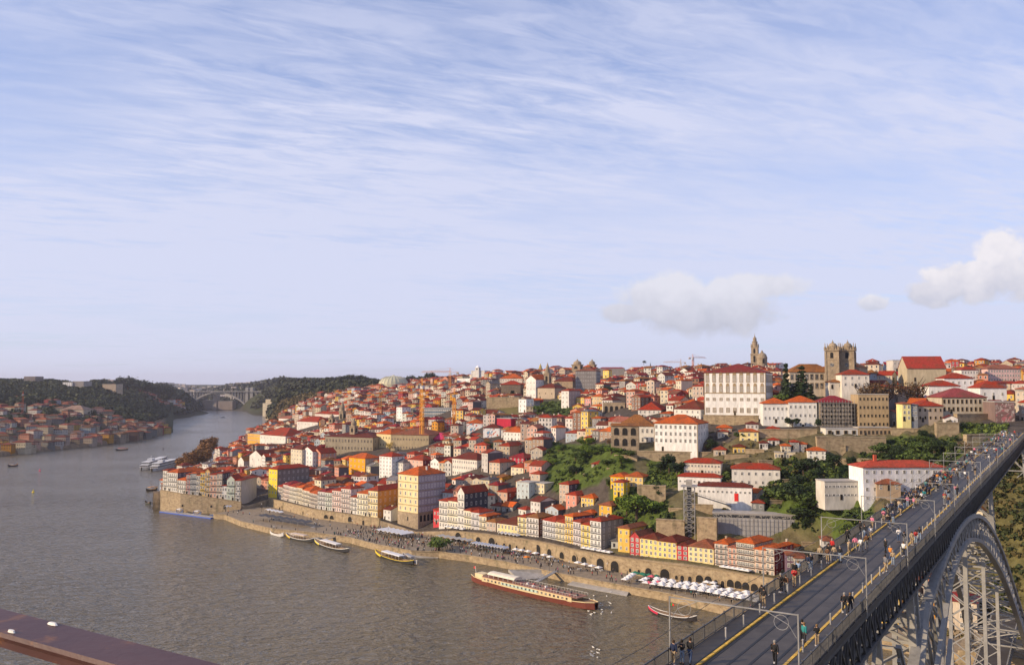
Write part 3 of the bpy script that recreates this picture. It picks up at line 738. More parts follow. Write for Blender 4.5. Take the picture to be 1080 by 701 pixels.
B('white_gable_house', 'white gabled house with long pinkish side wall behind the chapel', 'house', 263, 276, 480, 494, wall=WHITE, floors=2, depth=30, roof='gablef', rcol=R_DK, rh=5, cols=2, side=(.45, .34, .35))
B('ochre_house', 'tall ochre orange building with grey end beside the far river bend', 'building', 261, 276, 457, 470, wall=(.75, .4, .06), floors=3, depth=18, rcol=R_OR, phrase='the ochre building by the bend', roof='flat')
B('warehouse', 'long white warehouse with wide red roof near the river bend', 'warehouse', 274, 301, 458, 470, wall=WHITE, floors=2, depth=34, rcol=R_RED, cols=8)
B('white_hall', 'white hall with red roof by the river bend', 'hall', 294, 310, 441, 446, wall=WHITE, floors=1, depth=18, rcol=R_PINK)
B('convent_church', 'long white church with crimson roof above the river bend', 'church', 313, 335, 444, 454, wall=(.66, .63, .58), floors=2, depth=26, rcol=R_RED, cols=6)
B('grey_school', 'grey school range with red roof near the church tower', 'school', 332, 364, 436, 443, wall=(.62, .55, .5), floors=1, depth=14, rcol=R_RED, cols=7)
B('orange_house', 'vivid orange house with lit windows in the lower town', 'house', 368, 385, 482, 500, wall=(.85, .38, .02), floors=3, depth=14, rcol=R_OR, cols=4, side=(.4, .33, .25), phrase='the vivid orange house')
B('pink_house', 'salmon pink gabled house beside a white tall house', 'house', 330, 338, 477, 492, wall=SALMON, floors=3, depth=16, rcol=R_RED, roof='gablef', rh=3.5)
B('white_house', 'tall white gabled house with four rows of windows left of the salmon house', 'house', 318.5, 329.5, 475, 493, wall=(.8, .78, .74), floors=4, depth=12, rcol=R_RED, roof='gablef', rh=3.5, cols=3, phrase='the tall white gabled house')
B('cream_house', 'tall cream house with orange roof left of the white gabled house', 'house', 306.5, 318, 473, 494, wall=(.7, .62, .46), floors=5, depth=12, rcol=R_DK, cols=4)
B('exchange_palace', 'long grey neoclassical palace with brown red roof and central columns', 'palace', 343, 393, 460, 483, wall=(.33, .28, .2), floors=3, depth=40, ang=R(-22), rcol=R_DK, cols=15, scols=5, win='stone', bands=M['stonetrim'], ww=1.3, wh=2.6, rh=4, phrase='the long grey palace', sh=406, skip=0)
B('customs_hall', 'long stone government building with brown roof right of the grey palace', 'building', 412, 452, 458, 476, wall=(.40, .32, .2), floors=2, depth=36, ang=R(-18), rcol=R_BROWN, cols=13, win='stone', rh=5)
B('cream_wing', 'cream yellow wing with tall windows between grey palace and stone building', 'building', 397, 412, 457, 472, wall=(.68, .56, .3), floors=2, depth=24, rcol=R_OR, cols=5, win='stone')
B('iron_market', 'dark red iron market hall roof with zigzag gables', 'market hall', 446, 466, 462, 468, wall=(.45, .03, .08), floors=1, depth=26, rcol=(.55, .04, .12), cols=6, roof='gable', rh=4)
B('tower_block', 'white six storey tower house in the lower town', 'house', 400, 413, 480.5, 504, wall=(.8, .79, .76), floors=6, depth=12, rcol=R_RED, cols=4, ww=.9, wh=1.5, phrase='the white six storey house')
B('white_house', 'white rendered house with curved parapet right of the six storey house', 'house', 414, 425, 487, 501, wall=WHITE, floors=3, depth=10, rcol=R_GREY)
B('pink_house', 'pink and white pair house with red roof in the lower town', 'house', 430, 446, 484, 498, wall=(.72, .45, .36), floors=3, depth=13, rcol=R_RED, cols=4, side=(.16, .02, .03))
B('white_house', 'white gabled house with bare facade left of the galleried block', 'house', 454, 463, 486, 497, wall=(.78, .76, .72), floors=2, depth=14, rcol=R_DK, roof='gablef', rh=2.5)
B('galleried_block', 'broad white block with glazed galleries and brown red roof', 'building', 477, 503, 483, 501, wall=(.72, .68, .6), floors=3, depth=15, rcol=R_DK, cols=11, rh=4, phrase='the white galleried block')
B('pale_wall_block', 'cream block with dark red roof left of the market roof', 'building', 516, 527, 487, 500, wall=(.62, .5, .38), floors=3, depth=14, rcol=R_RED)
B('crimson_house', 'crimson rendered house with white lantern storey', 'house', 537, 553, 482, 489, wall=(.42, .03, .06), floors=2, depth=12, rcol=R_CRIM, cols=4, phrase='the crimson rendered house')
B('cream_long_house', 'cream house with slate grey side below the crimson house', 'house', 539, 552, 492, 502, wall=(.76, .66, .46), floors=2, depth=14, rcol=R_RED, side=(.12, .13, .15))
B('pale_blue_house', 'pale blue grey house with small square windows', 'house', 545, 558, 508, 526, wall=(.5, .57, .58), floors=3, depth=9, rcol=R_GREY, roof='flat', cols=3, ww=.9, wh=1.2, phrase='the pale blue house')
B('dark_gable_house', 'house with tall dark red gable wall in the lower town', 'house', 525, 535, 518, 531, wall=(.6, .4, .3), floors=2, depth=14, rcol=R_RED, side=(.3, .04, .02))
B('cream_house', 'cream two storey house with flat cornice above the narrow alleys', 'house', 560, 574, 509, 520, wall=(.76, .64, .4), floors=2, depth=9, rcol=R_MOSS, roof='flat', cols=4)
B('brown_house', 'tall narrow tan house with dark upper side and orange roof', 'house', 590, 600, 510, 532, wall=(.55, .42, .32), floors=4, depth=16, rcol=R_RED, side=(.09, .07, .1), cols=3, phrase='the tan house with dark side')
B('salmon_house', 'salmon pink house with small white windows on the slope', 'house', 597, 608, 521, 538, wall=(.72, .3, .22), floors=3, depth=14, rcol=R_RED)
B('yellow_house', 'yellow house under brown roofs left of the big round tree', 'house', 613, 626, 524, 535, wall=(.8, .55, .12), floors=2, depth=16, rcol=R_OR, cols=4, phrase='the yellow house left of the round tree')
B('ochre_house', 'ochre house with brown roof touching the big round tree', 'house', 632, 645, 532, 545, wall=(.75, .42, .06), floors=2, depth=12, rcol=R_BROWN)
B('yellow_terrace_house', 'bright yellow and orange house with three small pyramid roofs on the slope', 'house', 644, 658, 502, 516, wall=(.85, .5, .02), floors=2, depth=12, rcol=R_OR, cols=4, ang=R(-30), phrase='the yellow hillside houses')
B('yellow_terrace_house', 'lower front yellow house under the three pyramid roofs', 'house', 647, 658, 508, 523, wall=(.85, .58, .04), floors=3, depth=7, rcol=R_RED, cols=3, ang=R(-30), dep=426, base=-2)
B('yellow_terrace_house', 'pale yellow house with balcony right of the pyramid roofed pair', 'house', 659, 678, 502, 514, wall=(.82, .6, .22), floors=2, depth=9, rcol=R_OR, cols=4, ang=R(-30))
B('garden_house', 'low garden house with wide red roof amid green terraces', 'house', 624, 642, 489, 493.5, wall=(.6, .5, .38), floors=1, depth=12, rcol=R_RED, ang=R(-20), cols=5, phrase='the low garden house')
B('seminary_wing', 'white seminary wing with arcaded stone end and mossy orange roof', 'building', 651, 690, 449, 468, wall=(.76, .72, .64), floors=2, depth=18, ang=R(-14), rcol=R_MOSS, cols=8, rh=6, ww=1.2, wh=2.4, phrase='the arcaded white seminary wing')
B('seminary_block', 'big white seminary block with three rows of windows and orange roof', 'building', 690, 736, 446, 475, wall=(.8, .78, .74), floors=4, depth=20, ang=R(-28), rcol=R_OR, cols=9, scols=4, skip=1, rh=4.5, ww=1.3, wh=2, phrase='the big white seminary block', sh=752, bands=M['stonetrim'])
B('white_house', 'white house with brown red hip roof above the seminary block', 'house', 711, 739, 431, 442, wall=WHITE, floors=2, depth=18, rcol=R_DK, cols=5, rh=5)
B('lawrence_church', 'white church with gabled roof between two domed bell towers', 'church', 673, 697, 432, 441, wall=WHITE, floors=2, depth=26, ang=R(-20), rcol=R_RED, cols=5, rh=5, roof='hip')
B('zigzag_house', 'long white upper wing of the hillside complex with red roof', 'building', 721.5, 760, 487.5, 500, wall=(.74, .66, .54), floors=2, depth=9, ang=R(-20), rcol=R_RED, cols=11, phrase='the white zigzag complex', ww=.9, wh=1.1, side='blank')
B('zigzag_house', 'low middle white wing of the hillside complex', 'building', 715, 760, 502, 512, wall=(.8, .77, .72), floors=1, depth=7, ang=R(-20), rcol=R_RED, cols=9, dep=413, ww=.9, wh=1, side='blank')
B('zigzag_house', 'lowest white wing with a red door on the rocky slope', 'building', 736, 793, 512, 523, wall=(.8, .77, .72), floors=1, depth=7, ang=R(-18), rcol=R_DK, cols=12, dep=400, ww=.9, wh=1, side='blank')
B('hillside_block', 'white square block with red hip roof at the right of the hillside complex', 'building', 772, 823, 494, 513, wall=(.76, .72, .64), floors=2, depth=11, ang=R(-14), rcol=R_RED, cols=7, dep=412, ww=1.1, wh=1.5, rh=2.5, phrase='the white hillside block', side='blank')
B('elevated_hall', 'long grey clad retaining hall with flat concrete roof under the cliff', 'hall', 752, 842, 541, 572, wall=(.36, .35, .34), floors=1, depth=9, ang=R(-14), dep=383, roof='flat', cols=0, scols=0, base=-10, door=False)
B('white_long_building', 'long four storey white building with bright red roof beside the bridge', 'building', 911, 998, 493, 530, wall=(.84, .83, .82), floors=4, depth=13, ang=R(3), dep=352, rcol=(.40, .06, .03), cols=11, scols=0, rh=2.5, ww=1.1, wh=1.4, phrase='the long white building by the bridge', sh=1000)
B('round_annex', 'cream annex with curved corner and ribbon windows left of the long white building', 'building', 870, 905, 508, 527, wall=(.62, .58, .5), floors=2, depth=9, ang=R(3), dep=356, roof='flat', cols=9, ww=1.5, wh=.8, phrase='the cream annex', base=-4)
B('palace', 'huge white baroque episcopal palace with ornate tan window surrounds and red hipped roof', 'palace', 743, 808, 393, 437, wall=(.82, .80, .76), floors=4, depth=40, ang=R(-22), dep=500, rcol=(.20, .028, .024), cols=9, scols=7, win='palace', rh=5.5,
  ww=2.6, wh=4.6, bands=M['stonetrim'], phrase='the white baroque palace', sh=824, chim=2)
B('white_house', 'white house with bright orange roof in two steps below the palace trees', 'house', 805, 832, 425.5, 446, wall=(.78, .76, .70), floors=2, depth=14, ang=R(-10), rcol=R_OR, cols=6, dep=458)
B('white_house', 'white three storey house with orange hip roof and dark windows below the cathedral', 'house', 832, 862, 424, 452, wall=(.78, .75, .68), floors=3, depth=14, ang=R(-8), rcol=R_OR, cols=6, dep=455, phrase='the orange roofed white pair')
B('scaffolded_building', 'grey scaffolded building with dark crimson roof', 'building', 865, 899, 424, 449, wall=(.33, .27, .2), floors=4, depth=14, ang=R(-6), dep=452, rcol=(.22, .02, .03), cols=7, win='bare', phrase='the scaffolded building')
B('ruined_building', 'roofless tan stone building with empty windows and arcade', 'building', 906, 938, 416, 452, wall=(.42, .31, .18), floors=4, depth=14, ang=R(-6), dep=448, roof='flat', cols=8, win='bare', phrase='the roofless tan ruin', rcol=STONE)
B('white_terrace', 'long low white annex with four dark openings on top of the granite wall', 'building', 871, 905, 452, 460, wall=(.7, .66, .58), floors=1, depth=8, ang=R(-2), dep=432, roof='flat', cols=4, win='bare', ww=2, wh=2)
B('stone_arcade', 'low stone arcade extending right of the white annex', 'arcade', 906, 940, 451, 461, wall=(.42, .3, .18), floors=1, depth=8, ang=R(-2), dep=431, roof='flat', cols=8, win='bare', ww=1.2, wh=2)
B('narrow_yellow_house', 'narrow pale yellow house above the granite terraces', 'house', 952, 961, 426, 444, wall=(.78, .68, .3), floors=3, depth=10, ang=R(-8), rcol=R_BROWN, cols=2, phrase='the narrow yellow house', dep=428)
B('slate_house', 'narrow slate blue house joined to the yellow one', 'house', 961.5, 968, 427, 444, wall=(.25, .27, .3), floors=3, depth=10, ang=R(-8), rcol=R_GREY, cols=2, dep=428)
B('stone_mansion', 'tan stone mansion with red roof and tall dark windows', 'house', 968, 995, 428, 445, wall=(.42, .34, .26), floors=2, depth=16, ang=R(-6), rcol=R_RED, cols=5, win='bare', dep=430)
B('long_mansion', 'long tan mansion with brown red roof, dark balcony windows and stone trim', 'building', 994, 1041, 419, 436, wall=(.52, .45, .34), floors=2, depth=20, ang=R(-5), rcol=(.25, .05, .05), cols=10, win='bare', dep=440, ww=1.2, wh=2.3, phrase='the long tan mansion', bands=M['stonetrim'])
B('white_villa', 'white villa with stepped red roofs above the long mansion', 'house', 980, 1013, 407, 420, wall=(.8, .78, .74), floors=1, depth=14, ang=R(-8), rcol=R_RED, cols=5, dep=475)
B('white_villa', 'upper white villa block with red hip roof', 'house', 996, 1027, 399, 408, wall=(.8, .78, .76), floors=1, depth=14, ang=R(-8), rcol=R_RED, cols=5, dep=495)
B('granary_church', 'tall plain church with bright red roof and grey gable end', 'church', 957, 998, 388, 402, wall=(.5, .42, .28), floors=1, depth=18, ang=R(-8), rcol=(.32, .04, .025), cols=0, scols=0, roof='gable', rh=7, dep=520, side=(.22, .2, .2), phrase='the plain church with grey gable')
B('white_gable_house', 'white house with red hip roof near the bridge landing', 'house', 1034, 1062, 409, 421.5, wall=(.82, .8, .76), floors=1, depth=14, ang=R(-4), rcol=R_RED, cols=3, dep=455, rh=4, phrase='the white house near the bridge landing')
B('pink_apartments', 'long pink apartment block with rows of small windows', 'building', 1042, 1076, 389, 403, wall=(.74, .5, .46), floors=3, depth=14, ang=R(-2), rcol=R_PINK, cols=12, dep=620, phrase='the pink apartment block')
B('white_apartments', 'white block with a pink end wall left of the pink apartments', 'building', 1014, 1032, 390, 401, wall=(.78, .75, .68), floors=2, depth=12, ang=R(-4), rcol=R_RED, cols=6, dep=600, side=(.5, .22, .2))
B('painted_wall_house', 'roofless building whose dark wall carries a faded pink and white mural', 'building', 1050, 1071, 424, 452, wall=(.22, .15, .13), floors=2, depth=16, ang=R(-10), dep=420, roof='flat', cols=0, scols=0, base=-4, rcol=STONE, phrase='the mural walled building', door=False)
B('cathedral_range', 'long cathedral cloister range with mossy orange roof behind dark conifers', 'cathedral wing', 833, 880, 392.5, 412, wall=(.64, .55, .42), floors=2, depth=16, ang=R(-4), rcol=R_MOSS, cols=9, dep=505, win='stone', rh=5, ww=2, wh=4)
B('white_house', 'white house with two crimson hip roofs right of the cathedral towers', 'house', 888, 917, 395, 409, wall=(.76, .7, .6), floors=2, depth=12, ang=R(-6), rcol=R_RED, cols=4, dep=470)
B('mossy_house', 'small house with mossy yellow roof under the cathedral towers', 'house', 875, 889, 403, 410, wall=(.66, .6, .5), floors=1, depth=8, ang=R(-4), rcol=R_MOSS, dep=474)
B('crenellated_house', 'crenellated square tower house on the right skyline', 'tower house', 942, 962, 380, 392, wall=(.6, .55, .48), floors=2, depth=14, ang=R(-6), dep=600, roof='flat', cols=5)
B('grey_seminary', 'massive dark grey building with four rows of windows on the skyline', 'building', 607, 629, 391, 412, wall=(.24, .22, .21), floors=5, depth=30, ang=R(-14), rcol=R_BROWN, cols=9, win='white', rh=3, phrase='the massive grey skyline building')
B('red_roof_range', 'long range with crimson roof and yellow end on the skyline', 'building', 632, 659, 388.5, 398, wall=(.26, .22, .18), floors=2, depth=20, ang=R(-10), rcol=R_CRIM, cols=9, phrase='the crimson skyline range')
B('yellow_house', 'small yellow house front beneath the crimson skyline range', 'house', 636, 642, 390.5, 398, wall=(.8, .6, .15), floors=2, depth=6, dep=925, cols=2, rcol=R_RED)
B('dormered_palace', 'long pale building with orange roof and skylights on the left skyline', 'building', 527, 551, 399, 406, wall=(.7, .6, .5), floors=2, depth=24, ang=R(-14), rcol=R_OR, cols=9, phrase='the dormered skyline building')
B('dark_palace', 'dark stone building with red roof over the beige retaining wall', 'building', 528, 549, 405.5, 417, wall=(.2, .15, .11), floors=2, depth=18, ang=R(-12), rcol=R_RED, cols=8, win='stone')
B('white_church_house', 'tall white house with orange gabled roof left of the bell tower church', 'house', 555, 565, 400, 420, wall=(.78, .74, .68), floors=3, depth=18, rcol=R_OR, roof='gablef', rh=4, cols=3)
B('beige_church', 'beige stone church front beside its pointed bell tower', 'church', 566, 585, 409, 420, wall=(.45, .36, .26), floors=1, depth=18, rcol=R_DK, cols=3, win='stone')
B('red_roof_hall', 'brown hall with dark red hip roof right of the bell tower', 'building', 584, 604, 402, 411, wall=(.3, .22, .15), floors=2, depth=18, rcol=R_DK, cols=6, win='stone', rh=5)
B('white_tall_house', 'white slab house with pinkish side on the cliff edge', 'house', 592, 600, 412, 431, wall=(.72, .68, .64), floors=4, depth=16, rcol=R_RED, cols=2, side=(.45, .36, .33), phrase='the white slab house on the cliff')
B('white_cube_house', 'white cube house with three window rows on the beige terrace', 'house', 547, 555, 421, 435, wall=(.8, .79, .78), floors=3, depth=10, roof='flat', cols=2)
B('yellow_row_house', 'yellow house in the row right of the white slab house', 'house', 608, 616, 419, 428, wall=(.8, .55, .12), floors=2, depth=10, rcol=R_BROWN, cols=3)
B('pink_row_house', 'rose pink house right of the yellow one below the skyline', 'house', 616.5, 623, 420, 428, wall=(.62, .3, .28), floors=2, depth=10, rcol=R_OR, cols=3)
B('tan_row_house', 'tan balconied house right of the rose pink one', 'house', 623.5, 635, 418, 427, wall=(.6, .45, .26), floors=2, depth=10, rcol=R_OR, cols=4)
B('glass_office', 'blue glass office block behind yellow cranes', 'office', 446, 476, 430.5, 442, wall=(.07, .15, .22), floors=3, depth=24, ang=R(-10), roof='flat', cols=14, ww=3, wh=3, rcol=GREY, phrase='the blue glass office')
B('mural_house', 'white building painted with a swirling orange and blue mural', 'building', 492, 509, 446, 459, wall=(.74, .74, .72), floors=1, depth=20, ang=R(-12), rcol=R_OR, cols=0, scols=0, phrase='the mural building', door=False)
B('mural_house', 'lower white annex with the end of the swirling mural', 'building', 509.5, 527, 451, 463, wall=(.74, .74, .72), floors=1, depth=12, ang=R(-12), rcol=R_DK, cols=0, scols=0, door=False)
B('crimson_box', 'crimson clad box building right of the mural building', 'building', 524, 539, 441, 451, wall=(.45, .02, .05), floors=1, depth=14, roof='flat', cols=0, scols=0, door=False)
B('white_house', 'white house with orange roof left of the round green tree', 'house', 531, 549, 455, 465, wall=(.76, .73, .68), floors=2, depth=12, rcol=R_OR, cols=5)
B('white_skyline_tower', 'pale stepped modern tower with small turret on the skyline', 'tower', 497, 511, 391, 399, wall=(.68, .66, .62), floors=3, depth=18, roof='flat', cols=5, dep=1250, ang=R(-25), base=-12)
B('white_skyline_hall', 'white hall with curved top left of the stepped skyline tower', 'building', 482, 496, 399, 405, wall=(.78, .76, .74), floors=1, depth=16, roof='flat', cols=4, dep=1200)
B('white_house', 'tall white house facing the river among red roofs near the glass office', 'house', 418, 424, 429, 444, wall=(.8, .78, .76), floors=4, depth=12, rcol=R_RED, cols=2)
B('yellow_house', 'mustard yellow house with flat top left of the glass office', 'house', 425, 432, 427, 436, wall=(.75, .55, .12), floors=3, depth=12, rcol=R_BROWN, cols=3)
B('bank_palace', 'pale yellow riverside palace with terraces below the wooded hill', 'building', 280, 297, 421, 430, wall=(.74, .62, .42), floors=3, depth=20, ang=R(-10), roof='flat', cols=9, dep=2360, merged=True, base=-20)
B('bank_palace', 'long pale yellow building stepping up behind the riverside palace', 'building', 277, 290, 425, 431, wall=(.72, .62, .45), floors=2, depth=20, ang=R(-10), roof='flat', cols=7, dep=2330, merged=True, base=-20)
B('stone_house', 'small tan stone houses on the river point beyond the warehouse', 'house', 280, 291, 437, 444, wall=(.5, .38, .24), floors=2, depth=16, rcol=R_BROWN, cols=4, merged=True)
B('far_block', 'white apartment block on the left skyline', 'building', 66, 76, 403, 411, wall=(.78, .76, .76), floors=6, depth=30, ang=R(-6), roof='flat', cols=5, dep=1850, merged=True, base=-20)
B('far_block', 'grey brown half of the apartment block on the left skyline', 'building', 76.5, 88, 402, 411, wall=(.3, .26, .24), floors=6, depth=30, ang=R(-6), roof='flat', cols=5, dep=1850, merged=True, base=-20)
B('far_block', 'row of tan flats on the left skyline above the woods', 'building', 108, 122, 405, 411, wall=(.5, .38, .26), floors=4, depth=30, ang=R(-4), roof='flat', cols=7, dep=1900, merged=True, base=-25)
B('far_block', 'dark brown tower block standing on the left skyline', 'building', 25, 37, 397, 405, wall=(.2, .16, .15), floors=3, depth=30, ang=R(-4), roof='flat', cols=6, dep=1900, merged=True, base=-25)
B('far_terrace', 'white terraced houses with pink roofs on the far left bank', 'building', 0, 28, 443, 452, wall=(.6, .56, .5), floors=2, depth=16, ang=R(-4), rcol=R_BROWN, cols=12, dep=1290, merged=True, base=-10)
B('far_lodge', 'long low port lodge with pale roof on the far left bank', 'building', 63, 88, 432, 437, wall=(.5, .42, .32), floors=1, depth=30, ang=R(-4), rcol=(.3, .2, .15), cols=9, dep=1450, merged=True, base=-10)
B('far_villa', 'white villa with orange roof high on the left bank', 'building', 5, 24, 421, 428, wall=(.62, .55, .5), floors=2, depth=24, rcol=R_OR, ang=R(-6), cols=8, dep=1560, merged=True, base=-10)
B('grey_villa', 'grey warehouse block at the water on the second headland', 'building', 142, 152, 434, 441, wall=(.36, .34, .32), floors=2, depth=30, ang=R(-4), roof='flat', cols=4, dep=2150, merged=True, base=-25)
B('old_depot', 'brown multi storey depot in front of the arched far bridge', 'building', 213, 226, 422, 431, wall=(.3, .24, .19), floors=3, depth=40, ang=R(-4), roof='flat', cols=7, dep=2900, merged=True, base=-25)
B('old_depot', 'grey brown tall silo block beneath the arched far bridge', 'building', 224, 228, 416, 431, wall=(.36, .3, .25), floors=5, depth=30, ang=R(-4), roof='flat', cols=2, dep=2890, merged=True, base=-25)
B('old_depot', 'wide brown shed on the far shore under the arch', 'building', 230, 245, 423, 431, wall=(.28, .22, .18), floors=3, depth=30, ang=R(-4), roof='flat', cols=7, dep=2880, merged=True, base=-25)
# small houses clinging to the rocky slope beneath the palace
for nm, lb, a in [('cliff_house', 'small white house with pink red hip roof on the granite terrace', (787, 800, 447, 458, WHITE, 2)), ('cliff_house', 'yellow house with brown roof and balconies beneath the palace terrace', (780, 800, 455, 467, (.8, .66, .3), 2)),
                  ('cliff_house', 'ochre gabled house with long red roof on the path', (773, 786, 471, 479, (.75, .5, .1), 1)), ('cliff_house', 'white house with bright orange roof at the foot of the granite retaining wall', (809, 822, 452, 460, (.72, .6, .48), 2)),
                  ('cliff_house', 'small white house with red roof next to grey slate boxes', (810, 822, 464, 470, WHITE, 2)), ('cliff_house', 'slate grey box house on the cliff edge', (834, 843, 466, 474, (.2, .2, .22), 2)),
                  ('cliff_house', 'second slate grey box house on the cliff edge with a red roof', (843, 851, 468, 476, (.24, .24, .26), 2)), ('cliff_house', 'cream house between the slate boxes on the cliff', (824, 834, 470, 479, CREAM, 2)),
                  ('cliff_house', 'white house with orange roof at the right end of the cliff houses', (852, 871, 475, 489, (.8, .77, .68), 3)), ('cliff_house', 'small cream kiosk like house below the slate boxes', (817, 827, 477, 484, (.72, .6, .4), 1)),
                  ('cliff_house', 'second small cream flat house below the slate boxes', (829, 839, 477, 485, (.72, .6, .4), 1)), ('cliff_house', 'brown stone house left of the yellow house beneath the palace', (756, 772, 451, 460, (.4, .28, .18), 2)),
                  ('cliff_house', 'white shed with brown roof beneath the palace corner', (757, 768, 455, 463, (.7, .62, .5), 1)), ('cliff_house', 'tiny white house halfway up the rocky slope', (801, 810, 467, 473, WHITE, 1))]:
    B(nm, lb, 'house', a[0], a[1], a[2], a[3], wall=a[4], floors=a[5], depth=7, ang=R(-14), rcol=random.choice((R_OR, R_RED, R_OR, R_DK)), cols=3, phrase='the cliff edge slate boxes' if 'slate grey box house on the cliff edge' == lb else None, base=-4, roof='flat' if 'flat' in lb or 'kiosk' in lb else 'hip')
for k, (px0, px1, pe, pb, wc, dp) in enumerate([(1062, 1078, 690, 699, (.3, .2, .14), 300), (830, 842, 585, 600, (.16, .1, .14), 338), (838, 850, 588, 600, (.5, .4, .3), 336), (868, 880, 570, 580, WHITE, 344), (1044, 1062, 497, 505, (.55, .42, .28), 372), (925, 950, 510, 517, (.4, .3, .2), 350)]):
    B('bank_house', ['brown house with tiled roof at the foot of the far arch', 'purple brown house right of the deep red side wall', 'pale peeling house right of the purple brown one', 'low white shed among grass beside the bridge walkway', 'tan stone building under the landing end of the bridge', 'small rough stone chapel in front of the long white building'][k], 'house', px0, px1, pe, pb, wall=wc, floors=2, depth=9, ang=R(-12), dep=dp, rcol=R_BROWN, cols=3)
# terrace and retaining walls
def wallseg(name, label, px0, px1, pt, pb, dep, ang=R(0), depth=2.5, mat='blocks', phrase=None):
    A, ang, w, h = place(px0, px1, pt, pb, ang, dep)
    root = MB(); w = min(abs(w), 70); root.box(0, w, 0, depth, -6, h); root.box(-.15, w + .15, -.2, depth + .1, h + .003, h + .4)
    o = root.build(name, M[mat]); o.location = A; o.rotation_euler = (0, 0, ang); tag(o, label, 'wall')
    FOOT.append(footprint(A, ang, w, depth)); SHIELD.append((px0, px1, pt, pb - 1, A.y))
    if phrase: LANDMARKS.append((phrase, (px0 + px1) / 2, (pt + pb) / 2))
    return o
wallseg('rampart', 'massive tan granite rampart under the scaffolded building', 862, 935, 461, 482, 421, R(-3), phrase='the massive granite rampart')
wallseg('rampart', 'granite retaining wall below the orange roofed white houses', 800, 862, 453, 466, 440, R(-8))
wallseg('rampart', 'granite retaining wall under the palace', 742, 800, 438, 452, 492, R(-22))
wallseg('rampart', 'long ivy stained wall under the seminary gardens', 672, 752, 476, 489, 455, R(-12))
wallseg('rampart', 'beige terrace wall carrying the dark stone building', 513, 548, 419, 434, 800, R(-12), 6)
wallseg('rampart', 'tall granite wall beside the lift tower above the yellow row', 692, 722, 548, 566, 388, R(-20))
wallseg('rampart', 'lower ivy hung granite wall right of the lift tower', 735, 756, 546, 570, 380, R(-24))
wallseg('rampart', 'short granite terrace wall left of the lift tower', 672, 702, 512, 521, 413, R(-15))
wallseg('rampart', 'granite bastion with sharp corner below the stone mansion', 988, 1012, 446, 461, 408, R(-6))
wallseg('rampart', 'long grey retaining wall along the street to the bridge landing', 1010, 1048, 437, 452, 425, R(14))
wallseg('terrace_wall', 'short tan stone terrace wall beneath the palace', 756, 772, 466, 470, None, R(-17), .9)
wallseg('terrace_wall', 'short tan stone terrace wall below the palace terrace', 764, 790, 480, 484, None, R(-15), .9)
wallseg('terrace_wall', 'short tan stone terrace wall beside the yellow cliff house', 786, 806, 474, 478, None, R(-21), .9)
wallseg('terrace_wall', 'short tan stone terrace wall under the cliff houses', 800, 815, 486, 490, None, R(-1), .9)
wallseg('terrace_wall', 'short tan stone terrace wall above the zigzag complex', 776, 800, 489, 492, None, R(-12), .9)
wallseg('terrace_wall', 'short tan stone terrace wall right of the seminary block', 742, 760, 484, 489, None, R(-9), .9)
wallseg('terrace_wall', 'short tan stone terrace wall under the granite rampart', 880, 905, 484, 488, None, R(-20), .9)
wallseg('terrace_wall', 'short tan stone terrace wall at the hedge belt', 905, 940, 484, 488, None, R(-22), .9)
wallseg('terrace_wall', 'short tan stone terrace wall below the narrow yellow house', 940, 975, 470, 474, None, R(-22), .9)
wallseg('terrace_wall', 'short tan stone terrace wall above the bridge walkway', 975, 1010, 480, 484, None, R(-24), .9)
wallseg('terrace_wall', 'short tan stone terrace wall below the stone mansion', 940, 990, 452, 457, None, R(-12), .9)
wallseg('terrace_wall', 'short tan stone terrace wall near the bridge landing', 1000, 1030, 468, 473, None, R(-7), .9)
wallseg('terrace_wall', 'short tan stone terrace wall left under the rampart', 876, 892, 470, 475, None, R(-15), .9)
wallseg('terrace_wall', 'short tan stone terrace wall beneath the hillside block', 826, 850, 506, 510, None, R(1), .9)
wallseg('terrace_wall', 'short tan stone terrace wall right of the elevated hall', 812, 836, 528, 533, None, R(0), .9)
wallseg('terrace_wall', 'short tan stone terrace wall below the cream annex', 856, 880, 552, 557, None, R(-23), .9)
wallseg('terrace_wall', 'short tan stone terrace wall in the grass by the bridge', 878, 905, 560, 565, None, R(-17), .9)
wallseg('terrace_wall', 'short tan stone terrace wall low beside the bridge railing', 846, 870, 572, 577, None, R(-8), .9)
wallseg('terrace_wall', 'short tan stone terrace wall in the garden terraces', 615, 640, 500, 503, None, R(-7), .9)
wallseg('terrace_wall', 'short tan stone terrace wall below the garden house', 640, 662, 494, 497, None, R(-13), .9)
wallseg('terrace_wall', 'short tan stone terrace wall at the garden edge', 600, 625, 512, 515, None, R(-16), .9)
wallseg('terrace_wall', 'short tan stone terrace wall above the round tree', 655, 685, 520, 524, None, R(0), .9)
wallseg('terrace_wall', 'short tan stone terrace wall under the arcaded wing', 648, 672, 480, 483, None, R(-19), .9)
wallseg('terrace_wall', 'short tan stone terrace wall left of the zigzag wings', 700, 716, 520, 525, None, R(2), .9)
wallseg('terrace_wall', 'short tan stone terrace wall behind the lift tower', 705, 725, 536, 541, None, R(-21), .9)
wallseg('terrace_wall', 'short tan stone terrace wall right of the lift tower', 730, 752, 532, 537, None, R(-16), .9)
wallseg('terrace_wall', 'short tan stone terrace wall above the elevated hall', 760, 790, 528, 532, None, R(-18), .9)
wallseg('rampart', 'low tan wall under the grass by the bridge landing', 1020, 1055, 459, 470, 392, R(10))

# ------------------------------------------------------------------ towers, churches and other special structures
def shield(px0, px1, pt, pb, Y): SHIELD.append((px0, px1, pt, pb, Y))
